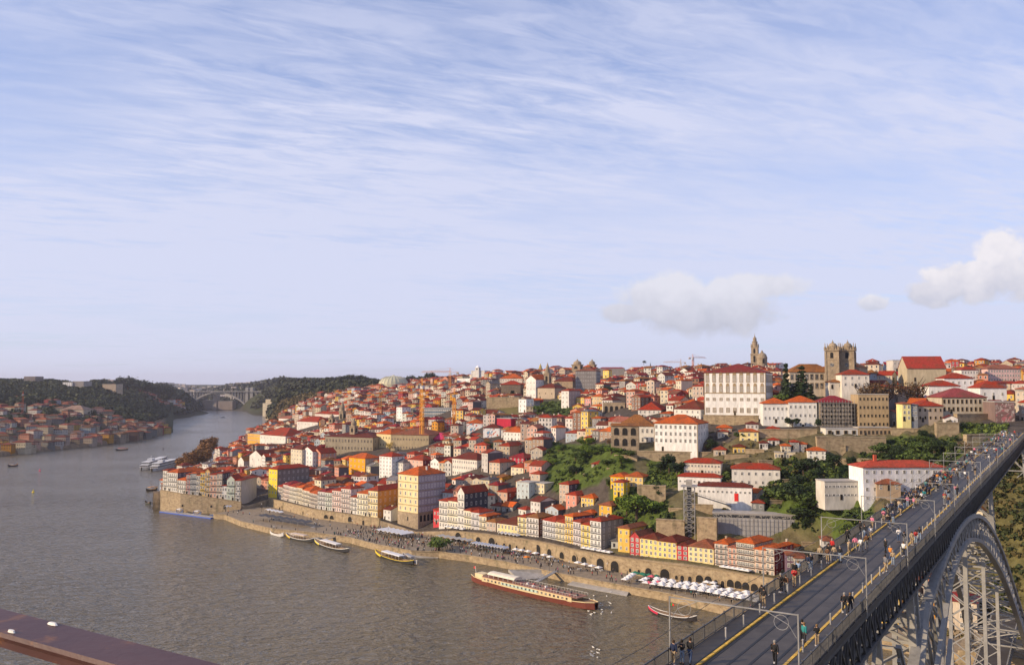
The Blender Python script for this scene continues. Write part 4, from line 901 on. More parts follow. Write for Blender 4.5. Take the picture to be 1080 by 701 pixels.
# granite cathedral: two square towers with domed lanterns and pinnacles
def cathedral():
    A = pd(871, 410, 498); g = empty('cathedral', A, R(-30))
    sc = 498 / F; zt = lambda py: pd(880, py, 498).z - A.z
    h = zt(370)
    for k, (x, y, wd) in enumerate(((0, 0, 7.2), (7.4, 4.4, 7.2))):
        b = MB(); b.box(x, x + wd, y, y + wd, -10, h); b.box(x - .3, x + wd + .3, y - .3, y + wd + .3, h - 5.2, h - 4.6)
        for cxx in (x - .35, x + wd - .75):
            for cyy in (y - .35, y + wd - .75): b.box(cxx, cxx + 1.1, cyy, cyy + 1.1, -10, h - .4)
        t = b.build('tower', M['stone'], g)
        b = MB(); b.box(x - .6, x + wd + .6, y - .6, y + wd + .6, h + .01, h + .7)
        n = 6
        for i in range(n):
            for (ax, ay) in ((x - .5 + i * (wd + .4) / (n - 1), y - .55), (x - .5 + i * (wd + .4) / (n - 1), y + wd - .1), (x - .55, y - .5 + i * (wd + .4) / (n - 1)), (x + wd - .05, y - .5 + i * (wd + .4) / (n - 1))):
                b.box(ax, ax + .6, ay, ay + .6, h + .7, h + 1.9)
        b.build('parapet', M['stone'], t)
        cx_, cy_ = x + wd / 2, y + wd / 2
        b = MB(); b.lathe([(2.5, h + .7), (2.5, h + 2.3), (2.7, h + 2.5), (2.4, h + 3.2), (1.8, h + 4.1), (.9, h + 4.6), (.5, h + 4.8), (.55, h + 5.3), (.2, h + 5.6), (.05, h + 6.6)], 14, cx_, cy_)
        b.build('lantern_dome', M['stone'], t)
        for dx, dy in ((0, 0), (1, 0), (0, 1), (1, 1)):
            b = MB(); px_, py_ = x + dx * wd, y + dy * wd
            b.lathe([(.55, h + .7), (.5, h + 2.4), (.2, h + 2.8), (.28, h + 3.4), (.04, h + 4.8)], 8, px_, py_); b.build('pinnacle', M['stone'], t)
        b = MB(); n_ = Vector((0, -1, 0)); arch_prism(b, (x + wd * .5, y - .005, h - 4.2), Vector((1, 0, 0)), n_, 1.7, 3.4, .1)
        arch_prism(b, (x + wd + .005, y + wd * .5, h - 4.2), Vector((0, 1, 0)), Vector((1, 0, 0)), 1.7, 3.4, .1)
        b.build('belfry_opening', M['dark'], t)
        b = MB(); b.tube([(x + wd * .5, y - .02, h - 8), (x + wd * .5, y - .15, h - 8)], 1.1, 16); b.build('rose_window', M['glass'], t)
    tag(g, 'granite cathedral with two square towers crowned by domed lanterns and pinnacles', 'cathedral')
    b = MB(); b.box(1, 17, 8.5, 40, -10, h - 9); b.build('nave', M['stone'], g)
    r = roof_mb('gablef', 16, 31.5, 3.6).build('roof', M['roof'], g, R_MOSS); r.location = (1, 8.6, h - 9 + .02)
    shield(869, 906, 358, 409, 498); LANDMARKS.append(('the twin towered cathedral', 888, 385))
    FOOT.append(footprint(A, R(-30), 17, 40))
cathedral()
# tall baroque bell tower behind the palace
def belltower():
    Y = 924; A = pd(796.5, 390, Y); A.z = 86; g = empty('bell_tower', A, R(-25)); k = 1.0
    zt = lambda py: pd(797, py, Y).z - 86
    lv = [(4.3, -10, zt(384)), (4.6, zt(384), zt(383)), (3.9, zt(383), zt(374)), (4.3, zt(374), zt(373)), (3.4, zt(373), zt(366.5)), (3.7, zt(366.5), zt(365.8))]
    b = MB()
    for r, a, c in lv: b.box(-r, r, -r, r, a, c - .01)
    b.build('shaft', M['stone'], g)
    b = MB(); z0 = zt(365.8)
    b.lathe([(2.9, z0), (2.8, zt(361)), (3.2, zt(360.6)), (2.0, zt(359.6)), (1.9, zt(357)), (1.4, zt(356)), (.6, zt(355.3)), (.7, zt(354.6)), (.2, zt(353.8)), (.15, zt(351.5))], 12)
    b.build('crown', M['stone'], g)
    b = MB()
    for zc, hh, r in ((zt(382), 7, 3.9), (zt(372.5), 5, 3.4)):
        arch_prism(b, (0, -r - .01, zc), Vector((1, 0, 0)), Vector((0, -1, 0)), 2, hh, .12); arch_prism(b, (r + .01, 0, zc), Vector((0, 1, 0)), Vector((1, 0, 0)), 2, hh, .12)
    b.build('belfry_opening', M['dark'], g)
    for dx in (-1, 1):
        for dy in (-1, 1):
            b = MB(); b.lathe([(.6, zt(365.8)), (.5, zt(363.6)), (.1, zt(362))], 8, dx * 3.2, dy * 3.2); b.build('pinnacle', M['stone'], g)
    tag(g, 'very tall slender baroque stone bell tower rising behind the white palace', 'bell tower')
    Y = 880; A = pd(804, 390, Y); A.z = 84; g = empty('church_dome', A, 0); zt = lambda py: pd(804, py, Y).z - 84
    b = MB(); b.lathe([(5.0, -6), (5.0, zt(378)), (5.4, zt(377.4)), (5.0, zt(376.6)), (4.4, zt(374.6)), (3.2, zt(372.8)), (1.4, zt(371.8)), (1.1, zt(370.6)), (.5, zt(369.8)), (.1, zt(368.8))], 18)
    b.build('dome', M['stone'], g); tag(g, 'small stone dome immediately right of the tall bell tower', 'dome')
    b = MB(); arch_prism(b, (0, -5.01, zt(383)), Vector((1, 0, 0)), Vector((0, -1, 0)), 2, 4.5, .1); b.build('dome_window', M['dark'], g)
belltower()
def small_tower(name, label, cat, px, ptop, pbase, Y, r, cap, col=None, mat='stone', ang=R(-25), yellow=False):
    A = pd(px, pbase, Y); g = empty(name, A, ang); zt = lambda f: pd(px, pbase + (ptop - pbase) * f, Y).z - A.z
    b = MB(); b.box(-r, r, -r, r, -12, zt(.58)); b.box(-r * 1.14, r * 1.14, -r * 1.14, r * 1.14, zt(.58) + .01, zt(.63)); b.build('shaft', M[mat], g, col)
    b = MB()
    arch_prism(b, (0, -r - .01, zt(.32)), Vector((1, 0, 0)), Vector((0, -1, 0)), r * .8, zt(.2), .1); arch_prism(b, (r + .01, 0, zt(.32)), Vector((0, 1, 0)), Vector((1, 0, 0)), r * .8, zt(.2), .1)
    b.build('belfry_opening', M['dark'], g)
    b = MB(); z = zt(.63) + .01; t = zt(1) - z
    if cap == 'dome': prof = [(r * .95, z), (r * .95, z + t * .2), (r * .85, z + t * .42), (r * .5, z + t * .62), (r * .2, z + t * .7), (r * .2, z + t * .85), (.05, z + t)]
    elif cap == 'spire': prof = [(r * .9, z), (r * .85, z + t * .3), (r * .6, z + t * .55), (r * .25, z + t * .8), (.05, z + t)]
    else: prof = [(r * .9, z), (r * .9, z + t * .3), (r * 1.0, z + t * .33), (r * .7, z + t * .6), (.1, z + t)]
    b.lathe(prof, 12); b.build('cap', M['obj'] if yellow else M[mat], g, (.42, .32, .1) if yellow else None)
    return tag(g, label, cat)
small_tower('bell_tower', 'left stone bell tower with a yellow dome beside the white church', 'bell tower', 671, 409, 437, 640, 3.1, 'dome', yellow=True)
small_tower('bell_tower', 'right stone bell tower with a yellow dome beside the white church', 'bell tower', 699.5, 409, 439, 610, 3.0, 'dome', yellow=True)
shield(667, 703, 410, 431, 600)
small_tower('bell_tower', 'pointed dark bell tower of the beige church on the skyline', 'bell tower', 577.5, 382, 412, 860, 2.7, 'spire')
small_tower('bell_tower', 'tiny distant bell tower left of the pointed dark one', 'bell tower', 570, 383, 398, 1150, 2.2, 'spire', yellow=True)
small_tower('church_dome', 'stone domed lantern on the central skyline', 'dome', 609, 378.5, 394, 1000, 5.0, 'dome')
small_tower('church_dome', 'second stone dome with white lantern on the central skyline', 'dome', 624.5, 378.5, 394, 1020, 4.0, 'dome')
shield(600, 632, 378, 391, 990)
small_tower('church_tower', 'square church tower at the end of the crimson roofed church', 'church tower', 361, 423, 450, 1010, 2.8, 'flat')
small_tower('church_tower', 'square stone church tower left of the long grey palace', 'church tower', 373, 441, 462, 760, 2.6, 'flat')
small_tower('church_tower', 'small stone tower rising among red roofs near the warehouse', 'church tower', 350, 436, 449, 930, 2.6, 'flat')
small_tower('clock_turret', 'small white turret on the stepped skyline tower', 'turret', 504, 385, 392, 1246, 3.0, 'dome', (.68, .66, .62), 'plaster')
# palace ornaments
for o in [MBL[0]]:
    L_, h_ = MBL[1], MBL[2]
    for k in range(1, 6):
        b = MB(); z = .4 + (h_ - .4) / 6 * k - .15; b.box(-.08, L_ + .2, -.35, -.004, z, z + .22); b.box(L_ + .08, L_ + .4, -.3, 21, z, z + .22); b.build('cornice', M['stonetrim'], o)
    b = MB(); b.box(L_ + .072, L_ + .14, .3, 20.7, -4, 5.2); b.box(.2, L_ - .2, -.12, -.005, -4, 4.6); b.build('granite_base', M['stone'], o)
    for k in range(7):
        b = MB(); arch_prism(b, (L_ + .145, 2 + k * 2.8, 0), Vector((0, 1, 0)), Vector((1, 0, 0)), 1.7, 3.6, .05); b.build('ground_arch', M['dark'], o)
for o in HOUSES:
    if o.name.startswith('palace'):
        o['kind_note'] = 'x'; del o['kind_note']
        wl = [c for c in o.children if c.name.startswith('window')]
        wpal = max((c.location.x for c in wl), default=40)
        # lower rows have smaller round-headed openings, upper rows are tall with tan surrounds
        zs = sorted({round(c.location.z, 2) for c in wl})
        for c in wl:
            r_ = zs.index(round(c.location.z, 2))
            if r_ == 0: c.scale = (2.0, 1, 2.8)
            elif r_ == 1: c.scale = (1.7, 1, 1.7); c.location.z += .8
            elif r_ == 2: c.scale = (1.9, 1, 3.9); c.location.z -= .4
            else: c.scale = (2.0, 1, 4.6); c.location.z -= .6
        q = MB()
        w_ = [c for c in o.children if c.name.startswith('wall')][0].dimensions.x
        zb = zs[2] - .9 if len(zs) > 2 else 8
        q.box(-.12, w_ + .12, -.22, -.005, zb, zb + .5); q.build('string_course', M['stonetrim'], o)
        for c in wl:
            if zs.index(min(zs, key=lambda v: abs(v - c.location.z))) >= 2 and c.rotation_euler.z < .1:
                q = MB(); arch_prism(q, (c.location.x, -.004, c.location.z + c.scale.z), Vector((1, 0, 0)), Vector((0, -1, 0)), c.scale.x * .95, c.scale.x * .75, .13); q.build('pediment', M['stonetrim'], o)
# octagonal arena dome on the left-centre skyline
A = pd(415, 405, 1450); g = empty('arena', A, 0)
b = MB(); b.lathe([(25, -20), (25, 0), (23.5, 4), (19.5, 9), (12, 12.5), (5, 13.7), (2, 14), (1.6, 15), (.1, 15.5)], 24); b.build('dome', M['obj'], g, (.52, .50, .34))
for k in range(24):
    a = 2 * math.pi * k / 24; b = MB(); b.tube([(25.1 * math.cos(a), 25.1 * math.sin(a), -1), (23.7 * math.cos(a), 23.7 * math.sin(a), 4), (19.7 * math.cos(a), 19.7 * math.sin(a), 9.1), (12.1 * math.cos(a), 12.1 * math.sin(a), 12.7)], .35, 4)
    b.build('rib', M['concrete'], g)
tag(g, 'large pale green domed arena on the wooded left skyline', 'arena'); shield(398, 432, 394, 405, 1450)
# stadium-like hall far left
A = pd(24, 410, 2000); g = empty('terminal_hall', A, 0)
b = MB(); b.box(-58, 70, 0, 60, -30, 6); b.build('wall', M['plaster'], g, (.34, .30, .27))
b = MB(); prof = [(-62, 6.2), (-62, 8)] + [(-62 + 136 * k / 12, 8 + 9 * math.sin(math.pi * k / 12)) for k in range(1, 12)] + [(74, 8), (74, 6.2)]
b.extr(prof, -4, 62, axis='y'); b.build('roof', M['plaster'], g, (.5, .52, .54)); tag(g, 'wide hall with low curved pale roof on the far left skyline', 'hall')

# scaffold lift tower
A = hit(727, 562); A = pd(721.5, 562, 384); g = empty('lift_tower', A, R(-14)); ht = pd(722, 513, 384).z - A.z; w_ = 4.6
for x in (0, w_):
    for y in (0, w_):
        b = MB(); b.bar((x, y, -3), (x, y, ht), .32); b.build('column', M['steelpale'], g)
nl = 8
for k in range(nl):
    b = MB(); z0, z1 = ht * k / nl, ht * (k + 1) / nl
    for (x0, y0, x1, y1) in ((0, 0, w_, 0), (w_, 0, w_, w_), (w_, w_, 0, w_), (0, w_, 0, 0)):
        b.bar((x0, y0, z1), (x1, y1, z1), .22); b.bar((x0, y0, z0), (x1, y1, z1), .14); b.bar((x1, y1, z0), (x0, y0, z1), .14)
    b.build('bracing', M['steelpale'], g)
b = MB(); b.box(-1.2, w_ + 1.2, -1.2, w_ + 1.2, ht + .01, ht + .35)
for x in range(6):
    b.bar((-1.15 + x * (w_ + 2.3) / 5, -1.15, ht + .35), (-1.15 + x * (w_ + 2.3) / 5, -1.15, ht + 1.5), .08)
b.bar((-1.2, -1.15, ht + 1.5), (w_ + 1.2, -1.15, ht + 1.5), .1); b.build('platform', M['steelpale'], g)
b = MB(); b.box(1, w_ - 1, 1, w_ - 1, ht + .4, ht + 2.8); b.build('motor_house', M['concrete'], g)
b = MB(); b.box(1.3, w_ - 1.3, 1.3, w_ - 1.3, -2, ht); b.build('lift_shaft', M['glass'], g)
tag(g, 'open steel lattice lift tower standing against the hillside wall', 'lift tower'); shield(720, 735, 513, 560, 380)
# footbridge from the lift
b = MB(); a = pd(735, 522, 386); c = pd(770, 533, 396); b.bar(a, c, 2.2, .3); b.bar(a + Vector((0, -1, 1)), c + Vector((0, -1, 1)), .1); 
for k in range(9): p = a.lerp(c, k / 8); b.bar(p, p + Vector((0, 0, 1)) + Vector((0, -1, 0)), .07)
tag(b.build('footbridge', M['steelpale']), 'thin grey footbridge leading right from the lift tower', 'footbridge')

# statue column by the cathedral
# cranes
def crane(px, ptop, pbase, Y, jib, ang, col, label, name='tower_crane'):
    A = pd(px, pbase, Y); ht = pd(px, ptop, Y).z - A.z; g = empty(name, A, ang); r = 1.0
    b = MB()
    for x in (-r, r):
        for y in (-r, r): b.bar((x, y, -6), (x, y, ht), .35)
    n = max(3, int(ht / 3))
    for k in range(n):
        z0, z1 = ht * k / n, ht * (k + 1) / n
        b.bar((-r, -r, z0), (r, -r, z1), .2); b.bar((r, -r, z0), (r, r, z1), .2); b.bar((r, r, z0), (-r, r, z1), .2); b.bar((-r, r, z0), (-r, -r, z1), .2)
    b.build('mast', M['obj'], g, col)
    b = MB(); b.box(-1.3, 1.3, -1.3, 1.3, ht + .01, ht + 2.6); b.build('cab', M['obj'], g, (.6, .6, .6))
    b = MB(); z = ht + 2.7
    for y in (-.7, .7): b.bar((-jib * .3, y, z), (jib, y, z), .3)
    b.bar((-2, 0, z + 1.6), (jib * .95, 0, z + 1.2), .3)
    for k in range(int(jib / 2.5)):
        x = k * 2.5; b.bar((x, -.7, z), (x + 1.25, 0, z + 1.4), .15); b.bar((x + 1.25, 0, z + 1.4), (x + 2.5, .7, z), .15)
    b.bar((0, 0, z), (0, 0, z + 5), .5); b.bar((0, 0, z + 5), (jib * .7, 0, z + 1.4), .12); b.bar((0, 0, z + 5), (-jib * .28, 0, z), .12)
    b.build('jib', M['obj'], g, col)
    b = MB(); b.box(-jib * .3, -jib * .3 + 2.6, -1, 1, z - 2.4, z - .2); b.build('counterweight', M['concrete'], g)
    tag(g, label, 'crane', 'tower cranes')
YC = (.75, .33, .03)
crane(445, 410, 449, 640, 22, R(60), YC, 'tall yellow tower crane in front of the blue glass office')
crane(401, 413, 430, 880, 16, R(100), YC, 'short orange yellow crane left of the blue glass office')
crane(474.5, 395, 420, 1000, 34, R(172), (.66, .26, .06), 'orange crane with long jib against the sky left of the stepped tower')
crane(479, 419, 440, 760, 15, R(80), YC, 'yellow crane right behind the blue glass office')
crane(731, 379, 392, 1300, 26, R(30), (.7, .22, .05), 'orange crane with raised jib on the skyline left of the palace')
crane(718, 384, 392, 1300, 26, R(175), (.6, .35, .2), 'pale crane with level jib on the skyline left of the palace')
crane(23.5, 417, 440, 1350, 14, R(120), (.6, .12, .03), 'red orange crane on the far left bank')
# viaduct-like ruin beneath the skyline
A = pd(636, 438, 640); g = empty('arched_ruin', A, R(-12)); b = MB(); b.box(0, 16, 0, 5, -6, 9.5); b.build('wall', M['stone'], g)
for k in range(4):
    b = MB(); arch_prism(b, (2.3 + k * 3.8, -.01, 1), Vector((1, 0, 0)), Vector((0, -1, 0)), 2.2, 6, .12); b.build('arch', M['dark'], g)
tag(g, 'brown ruined wall with tall arches below the skyline', 'ruin'); shield(636, 660, 424, 437, 640); FOOT.append(footprint(A, R(-12), 16, 5))
# seminary arcade
A = pd(650.5, 470.5, 466); g = empty('stone_arcade_wing', A, R(-14)); b = MB(); b.box(-2.5, 12, -4, -1, -6, 11); b.build('wall', M['stone'], g)
for k in range(3):
    for z in (.6, 6.2):
        b = MB(); arch_prism(b, (.4 + k * 4.4, -4.01, z), Vector((1, 0, 0)), Vector((0, -1, 0)), 2.6, 3.9, .12); b.build('arch', M['dark'], g)
r = roof_mb('mono', 14.5, 3.5, 1.2).build('roof', M['roof'], g, R_MOSS); r.location = (-2.5, -4.2, 11)
tag(g, 'two storey open stone arcade at the left end of the seminary', 'arcade')
# red door of the lowest zigzag wing
for o in HOUSES:
    if o.get('label', '').startswith('lowest white wing'):
        for c in list(o.children):
            if c.name.startswith('door'): c.data = c.data.copy(); c.data.materials.clear(); c.data.materials.append(M['obj']); c.color = (.7, .03, .02, 1); c.scale = (1.5, 1, 1.5); c.location.x = 17; c.location.z = -1.5
    if o.get('label', '').startswith('long grey clad'):
        w_ = 34
        b = MB(); ww_ = [c for c in o.children if c.name.startswith('wall')][0]
        L = max(v.co.x for v in ww_.data.vertices); hh = max(v.co.z for v in ww_.data.vertices)
        for k in range(22): x = L * k / 21; b.bar((x, -.3, -11), (x, -.3, hh - 1.6), .12)
        for z in range(-10, int(hh) - 1, 2): b.bar((0, -.32, z), (L, -.32, z), .08)
        b.build('scaffold_net', M['steelpale'], o)
        b = MB(); b.box(0, L, -.06, -.005, hh - 1.5, hh - .3); b.build('dark_window_strip', M['glass'], o)
    if 'scaffolded' in o.get('label', ''):
        ww_ = [c for c in o.children if c.name.startswith('wall')][0]
        L = max(v.co.x for v in ww_.data.vertices); hh = max(v.co.z for v in ww_.data.vertices); b = MB()
        for k in range(13): x = -1 + (L + 2) * k / 12; b.bar((x, -1.2, -1), (x, -1.2, hh + 1), .12)
        for z in range(0, int(hh) + 2, 2): b.bar((-1, -1.2, z), (L + 1, -1.2, z), .12); b.box(-1, L + 1, -1.2, -.4, z - .08, z)
        b.build('scaffold', M['steelpale'], o)
    if 'mural' in o.get('label', '') and o.name.startswith(('mural', 'painted')):
        ww_ = [c for c in o.children if c.name.startswith('wall')][0]
        L = max(v.co.x for v in ww_.data.vertices); hh = max(v.co.z for v in ww_.data.vertices if v.co.y < .1)
        dark = o.name.startswith('painted')
        m, t, bs = newmat('mural_paint'); bs.inputs['Roughness'].default_value = .8; p = coordobj(t)
        n1 = noise(t, p, .28, 3, .5, 2.5); n2 = noise(t, mapping(t, p, (1, 1, 1), (0, 0, 0), (9, 0, 0)), .22, 3, .5, 3)
        if dark: c = mix(t, ramp(t, n1, [(.46, 0), (.6, 1)]), (.16, .09, .08), mix(t, ramp(t, n2, [(.45, 0), (.55, 1)]), (.38, .12, .13), (.42, .38, .34)))
        else: c = mix(t, ramp(t, n1, [(.52, 0), (.54, 1)]), (.74, .74, .72), mix(t, ramp(t, n2, [(.49, 0), (.51, 1)]), (.12, .3, .45), (.6, .13, .04)))
        t.links.new(c, bs.inputs['Base Color'])
        b = MB(); b.box(.3, L - .3, -.05, -.005, .3, hh - .4); b.build('mural', m, o)
    if o.name.startswith('white_long_building'):
        b = MB(); b.box(0, 1.1, 0, 1.1, 0, 2.6); cst = b.build('chimney', M['obj'], o, (.5, .1, .05)); cst.location = (7, 5, 16)

# far arched road bridge over the river mouth
def far_bridge():
    Y = 2885; zd = pd(230, 412.3, Y).z; x0 = pd(186, 412, Y).x; x1 = pd(285, 412, Y).x; g = empty('arch_bridge', (0, Y, 0), 0)
    b = MB(); b.box(x0 - 90, x1 + 40, -12, 12, zd - 2.5, zd); b.build('deck', M['concrete'], g)
    xa, xb = pd(196, 430, Y).x, pd(264, 430, Y).x; zc = zd - 4; z0 = 4
    for y in (-8, 4):
        pts = []
        for k in range(25):
            f = k / 24; pts.append((xa + (xb - xa) * f, y + 2, z0 + (zc - z0) * (1 - (2 * f - 1) ** 2)))
        b = MB()
        for p, q in zip(pts, pts[1:]): b.bar(p, q, 6, 4.5)
        b.build('arch_rib', M['concrete'], g)
    for k in range(1, 22):
        f = k / 22; x = xa + (xb - xa) * f; z = z0 + (zc - z0) * (1 - (2 * f - 1) ** 2)
        if zd - 3 - z > 3:
            b = MB(); b.box(x - 1, x + 1, -8, 8, z, zd - 2.5); b.build('spandrel_column', M['concrete'], g)
    for px in (187, 193, 261, 266, 271, 276):
        x = pd(px, 412, Y).x; b = MB(); wd_ = 4.5 if px in (261, 266) else 2; b.box(x - wd_, x + wd_, -9, 9, 0, zd + (12 if px in (261, 266) else -2.5)); b.build('pier', M['concrete'], g)
    tag(g, 'large pale concrete arch road bridge across the distant river', 'bridge')
far_bridge()

# ------------------------------------------------------------------ hillside houses
CAMP = Vector((0, 0, H))
GREENKEEP = [Z[:-1] for Z in ZONES if Z[-1] in (GREEN, DRYG)]
KEEP = [((820, 380), (865, 380), (865, 425), (820, 425)), ((1010, 440), (1062, 440), (1062, 470), (1010, 470)), ((700, 520), (760, 520), (760, 572), (700, 572)),
        ((805, 480), (905, 480), (905, 560), (820, 560)), ((260, 442), (316, 442), (300, 460), (262, 455)), ((1040, 455), (1090, 455), (1090, 690), (1040, 690)),
        ((880, 480), (1030, 480), (1010, 530), (880, 535)), ((183, 462), (226, 462), (226, 492), (183, 492))]
rnd = random.Random(11)
CANDS = []
WALLC = [(WHITE, 'white', 20), (CREAM, 'cream', 12), ((.56, .46, .36), 'beige', 15), ((.42, .33, .24), 'tan', 13), ((.26, .25, .24), 'grey', 13), (SALMON, 'salmon', 5), (PINK, 'pink', 6), (YELLOW, 'yellow', 5),
         (OCHRE, 'ochre', 3), ((.40, .05, .06), 'crimson', 3), ((.26, .15, .10), 'brown', 7), ((.45, .52, .55), 'pale blue', 3)]
ROOFC = [(R_RED, 'red', 32), (R_OR, 'orange', 24), (R_DK, 'dark red', 20), (R_MOSS, 'mossy', 11), (R_PINK, 'pinkish', 7), (R_CRIM, 'crimson', 7), (R_GREY, 'grey', 4)]
def pick(L):
    return rnd.choices(L, [a[2] for a in L])[0]
def jit(c, k=.12): f = 1 + rnd.uniform(-k, k); return tuple(min(.85, v * f * (1 + rnd.uniform(-.04, .04))) for v in c)
FB = [footprint_ for footprint_ in FOOT]
def cell(o): return (int(o.x // 40), int(o.y // 40))
GRID = {}
def gadd(fp):
    o, e, n, w, d = fp
    c = o + e * w / 2 + n * d / 2; r = int((max(w, d) / 2 + 20) // 40) + 1
    cc = cell(c)
    for i in range(-r, r + 1):
        for j in range(-r, r + 1): GRID.setdefault((cc[0] + i, cc[1] + j), []).append(fp)
for fp in FOOT: gadd(fp)
def try_house(x, y, ang, w, d, floors, far=False):
    q = 540 + F * x / y
    if not (171 < q < 1180) or y < 262 : return
    if y < dw(q) + 5.5 and q < 840: return
    e = Vector((math.cos(ang), math.sin(ang))); n = Vector((-e.y, e.x)); o = Vector((x, y))
    zs = [tz(*(o + e * a + n * b)) for a, b in ((0, 0), (w, 0), (w, d), (0, d))]
    if min(zs) < 3.2: return
    A = Vector((x, y, min(zs[0], zs[1]))); 
    if max(zs) - min(zs) > 9: return
    # not on the square, the bridge or the gardens
    if 402 < q < 478 and y < 505: return
    if 254 < q < 288 and y < 640 and not (q < 0): return
    bt = (x - 21.8) * .543 + (y - 62.4) * .84; bn = -(x - 21.8) * .84 + (y - 62.4) * .543
    if -9 < bn < 17 and (bt > 255 or floors > 4 or zs[0] > 42) and bt < 420: return
    if -9 < bn < 17 and (210 < bt < 262 or bt < 40): return
    h = floors * 2.9 + .5; px, py = proj(A); px1 = proj(A + Vector((e.x * w, e.y * w, 0)))[0]; pt = proj(A + Vector((0, 0, h + w * .2)))[1]
    pr = proj(A + Vector(((e.x * w + n.x * d), (e.y * w + n.y * d), 0)))[0]
    mx, my = (px + px1) / 2, py
    for P in GREENKEEP + KEEP:
        if y < 1150 and (inpoly(mx, my, P) or inpoly(mx, (my + pt) / 2, P)): return
    a, b = min(px, px1, pr), max(px1, pr, px)
    for s0, s1, st, sb, Y in SHIELD:
        if y < Y - .5 and b > s0 + .6 and a < s1 - .6 and pt < sb - 1 and py > st + 1: return
    fp = (o, e, n, w, d)
    for f2 in GRID.get(cell(o + e * w / 2 + n * d / 2), []):
        if overlap(fp, f2): return
    gadd(fp)
    wc = pick(WALLC); rc = pick(ROOFC)
    CANDS.append(dict(A=A, ang=ang, w=w, d=d, h=h, floors=floors, wall=jit(tuple(v * .9 for v in wc[0]), .16), wn=wc[1], roof=jit(rc[0], .3), rn=rc[1], kind=rnd.choices(['hip', 'gable', 'gablef', 'flat'], [62, 20, 14, 4])[0],
                      px=(px + px1) / 2, py=(py + pt) / 2, rhk=rnd.uniform(.2, .3), q=q, seed=rnd.random()))
def nth(n):
    a = ['', 'first', 'second', 'third', 'fourth', 'fifth', 'sixth', 'seventh', 'eighth', 'ninth', 'tenth', 'eleventh', 'twelfth', 'thirteenth', 'fourteenth', 'fifteenth', 'sixteenth', 'seventeenth', 'eighteenth', 'nineteenth']
    if n < 20: return a[n]
    t = {2: 'twent', 3: 'thirt', 4: 'fort', 5: 'fift'}[n // 10]
    return t + 'ieth' if n % 10 == 0 else t + 'y ' + a[n % 10]
U = Vector((.75, -.66)).normalized(); V = Vector((.66, .75)).normalized()
BASEO = Vector((0, 400))
vv = -40.0; row = 0
while vv < 1150:
    s = -900.0
    seg = 0; dang = 0
    scale = 1 + max(0, vv - 350) * .0009
    while s < 640:
        if seg <= 0: seg = rnd.randint(3, 8); dang = R(rnd.uniform(-16, 16)) + R(10 * math.sin(s * .011 + vv * .02)); s += rnd.choice([0, 0, 3, 4.5]); shift = rnd.uniform(-3, 3); fl0 = rnd.choice([2, 2, 3, 3, 4])
        w = rnd.uniform(5, 9.5) * scale; d = rnd.uniform(9, 12.5) * min(scale, 1.25)
        p = BASEO + U * s + V * (vv + shift)
        try:
            if p.y > 240: try_house(p.x, p.y, A0 + dang, w, d, max(1, fl0 + rnd.choice([-1, 0, 0, 0, 1])))
        except ZeroDivisionError: pass
        s += w * rnd.uniform(.98, 1.03); seg -= 1
    row += 1
    vv += (12.2 if row % 2 else 13.8) * min(scale, 1.3)
# fill odd gaps with smaller houses
for _ in range(9000):
    q = rnd.uniform(168, 1120); Y = dw(q) + 6 + rnd.random() ** 1.6 * 800
    x = (q - 540) / F * Y
    try_house(x, Y, A0 + R(rnd.uniform(-20, 25)), rnd.uniform(5, 9), rnd.uniform(6, 10), rnd.choice([1, 2, 2, 3, 3]))
# far bank of the river: scattered low houses
FARC = []
for _ in range(250):
    q = rnd.uniform(-10, 172); shd = float(np.interp(q, [a for a, b in GS], [b for a, b in GS]))
    t = rnd.random() ** 1.3
    k = 1 if q < 95 else max(.25, 1 - (q - 95) / 90)
    Y = shd + 12 + t * (330 * k if q > 95 else 420)
    if q > 85 and rnd.random() < .0: continue
    x = (q - 540) / F * Y; z = tz2(q, Y)
    if z < 3: continue
    wc = pick(WALLC); rc = pick(ROOFC); w = rnd.uniform(9, 20)
    if any(abs(x - c['A'].x) < 13 and abs(Y - c['A'].y) < 13 for c in FARC): continue
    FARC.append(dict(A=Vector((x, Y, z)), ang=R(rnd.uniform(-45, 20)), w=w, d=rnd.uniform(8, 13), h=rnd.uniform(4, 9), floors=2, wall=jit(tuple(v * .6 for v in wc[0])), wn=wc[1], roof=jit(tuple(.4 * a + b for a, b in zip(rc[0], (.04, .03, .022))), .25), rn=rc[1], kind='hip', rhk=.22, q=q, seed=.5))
for _ in range(70):
    q = rnd.uniform(108, 190); Y = rnd.uniform(2160, 2290) if q < 175 else rnd.uniform(2290, 2400)
    x = (q - 540) / F * Y; z = tz(x, Y)
    if z < 3: continue
    wc = pick(WALLC); rc = pick(ROOFC)
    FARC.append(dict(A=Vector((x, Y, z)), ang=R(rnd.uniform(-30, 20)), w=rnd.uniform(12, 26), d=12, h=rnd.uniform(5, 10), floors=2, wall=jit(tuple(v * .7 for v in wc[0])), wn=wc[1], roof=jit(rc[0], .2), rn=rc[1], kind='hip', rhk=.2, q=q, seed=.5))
# far skyline blocks and the town beyond the far bridge
for _ in range(230):
    q = rnd.choice([rnd.uniform(100, 300), rnd.uniform(168, 262), rnd.uniform(170, 250)]); Y = rnd.uniform(3000, 4600)
    x = (q - 540) / F * Y; z = tz(x, Y)
    if z < 20: continue
    FARC.append(dict(A=Vector((x, Y, z - 6)), ang=R(rnd.uniform(-30, 20)), w=rnd.uniform(16, 44), d=18, h=rnd.uniform(10, 26) + 4, floors=5, wall=jit((.52, .47, .43), .3), wn='', roof=(.4, .3, .25), rn='', kind='flat', rhk=.2, q=q, seed=.5))

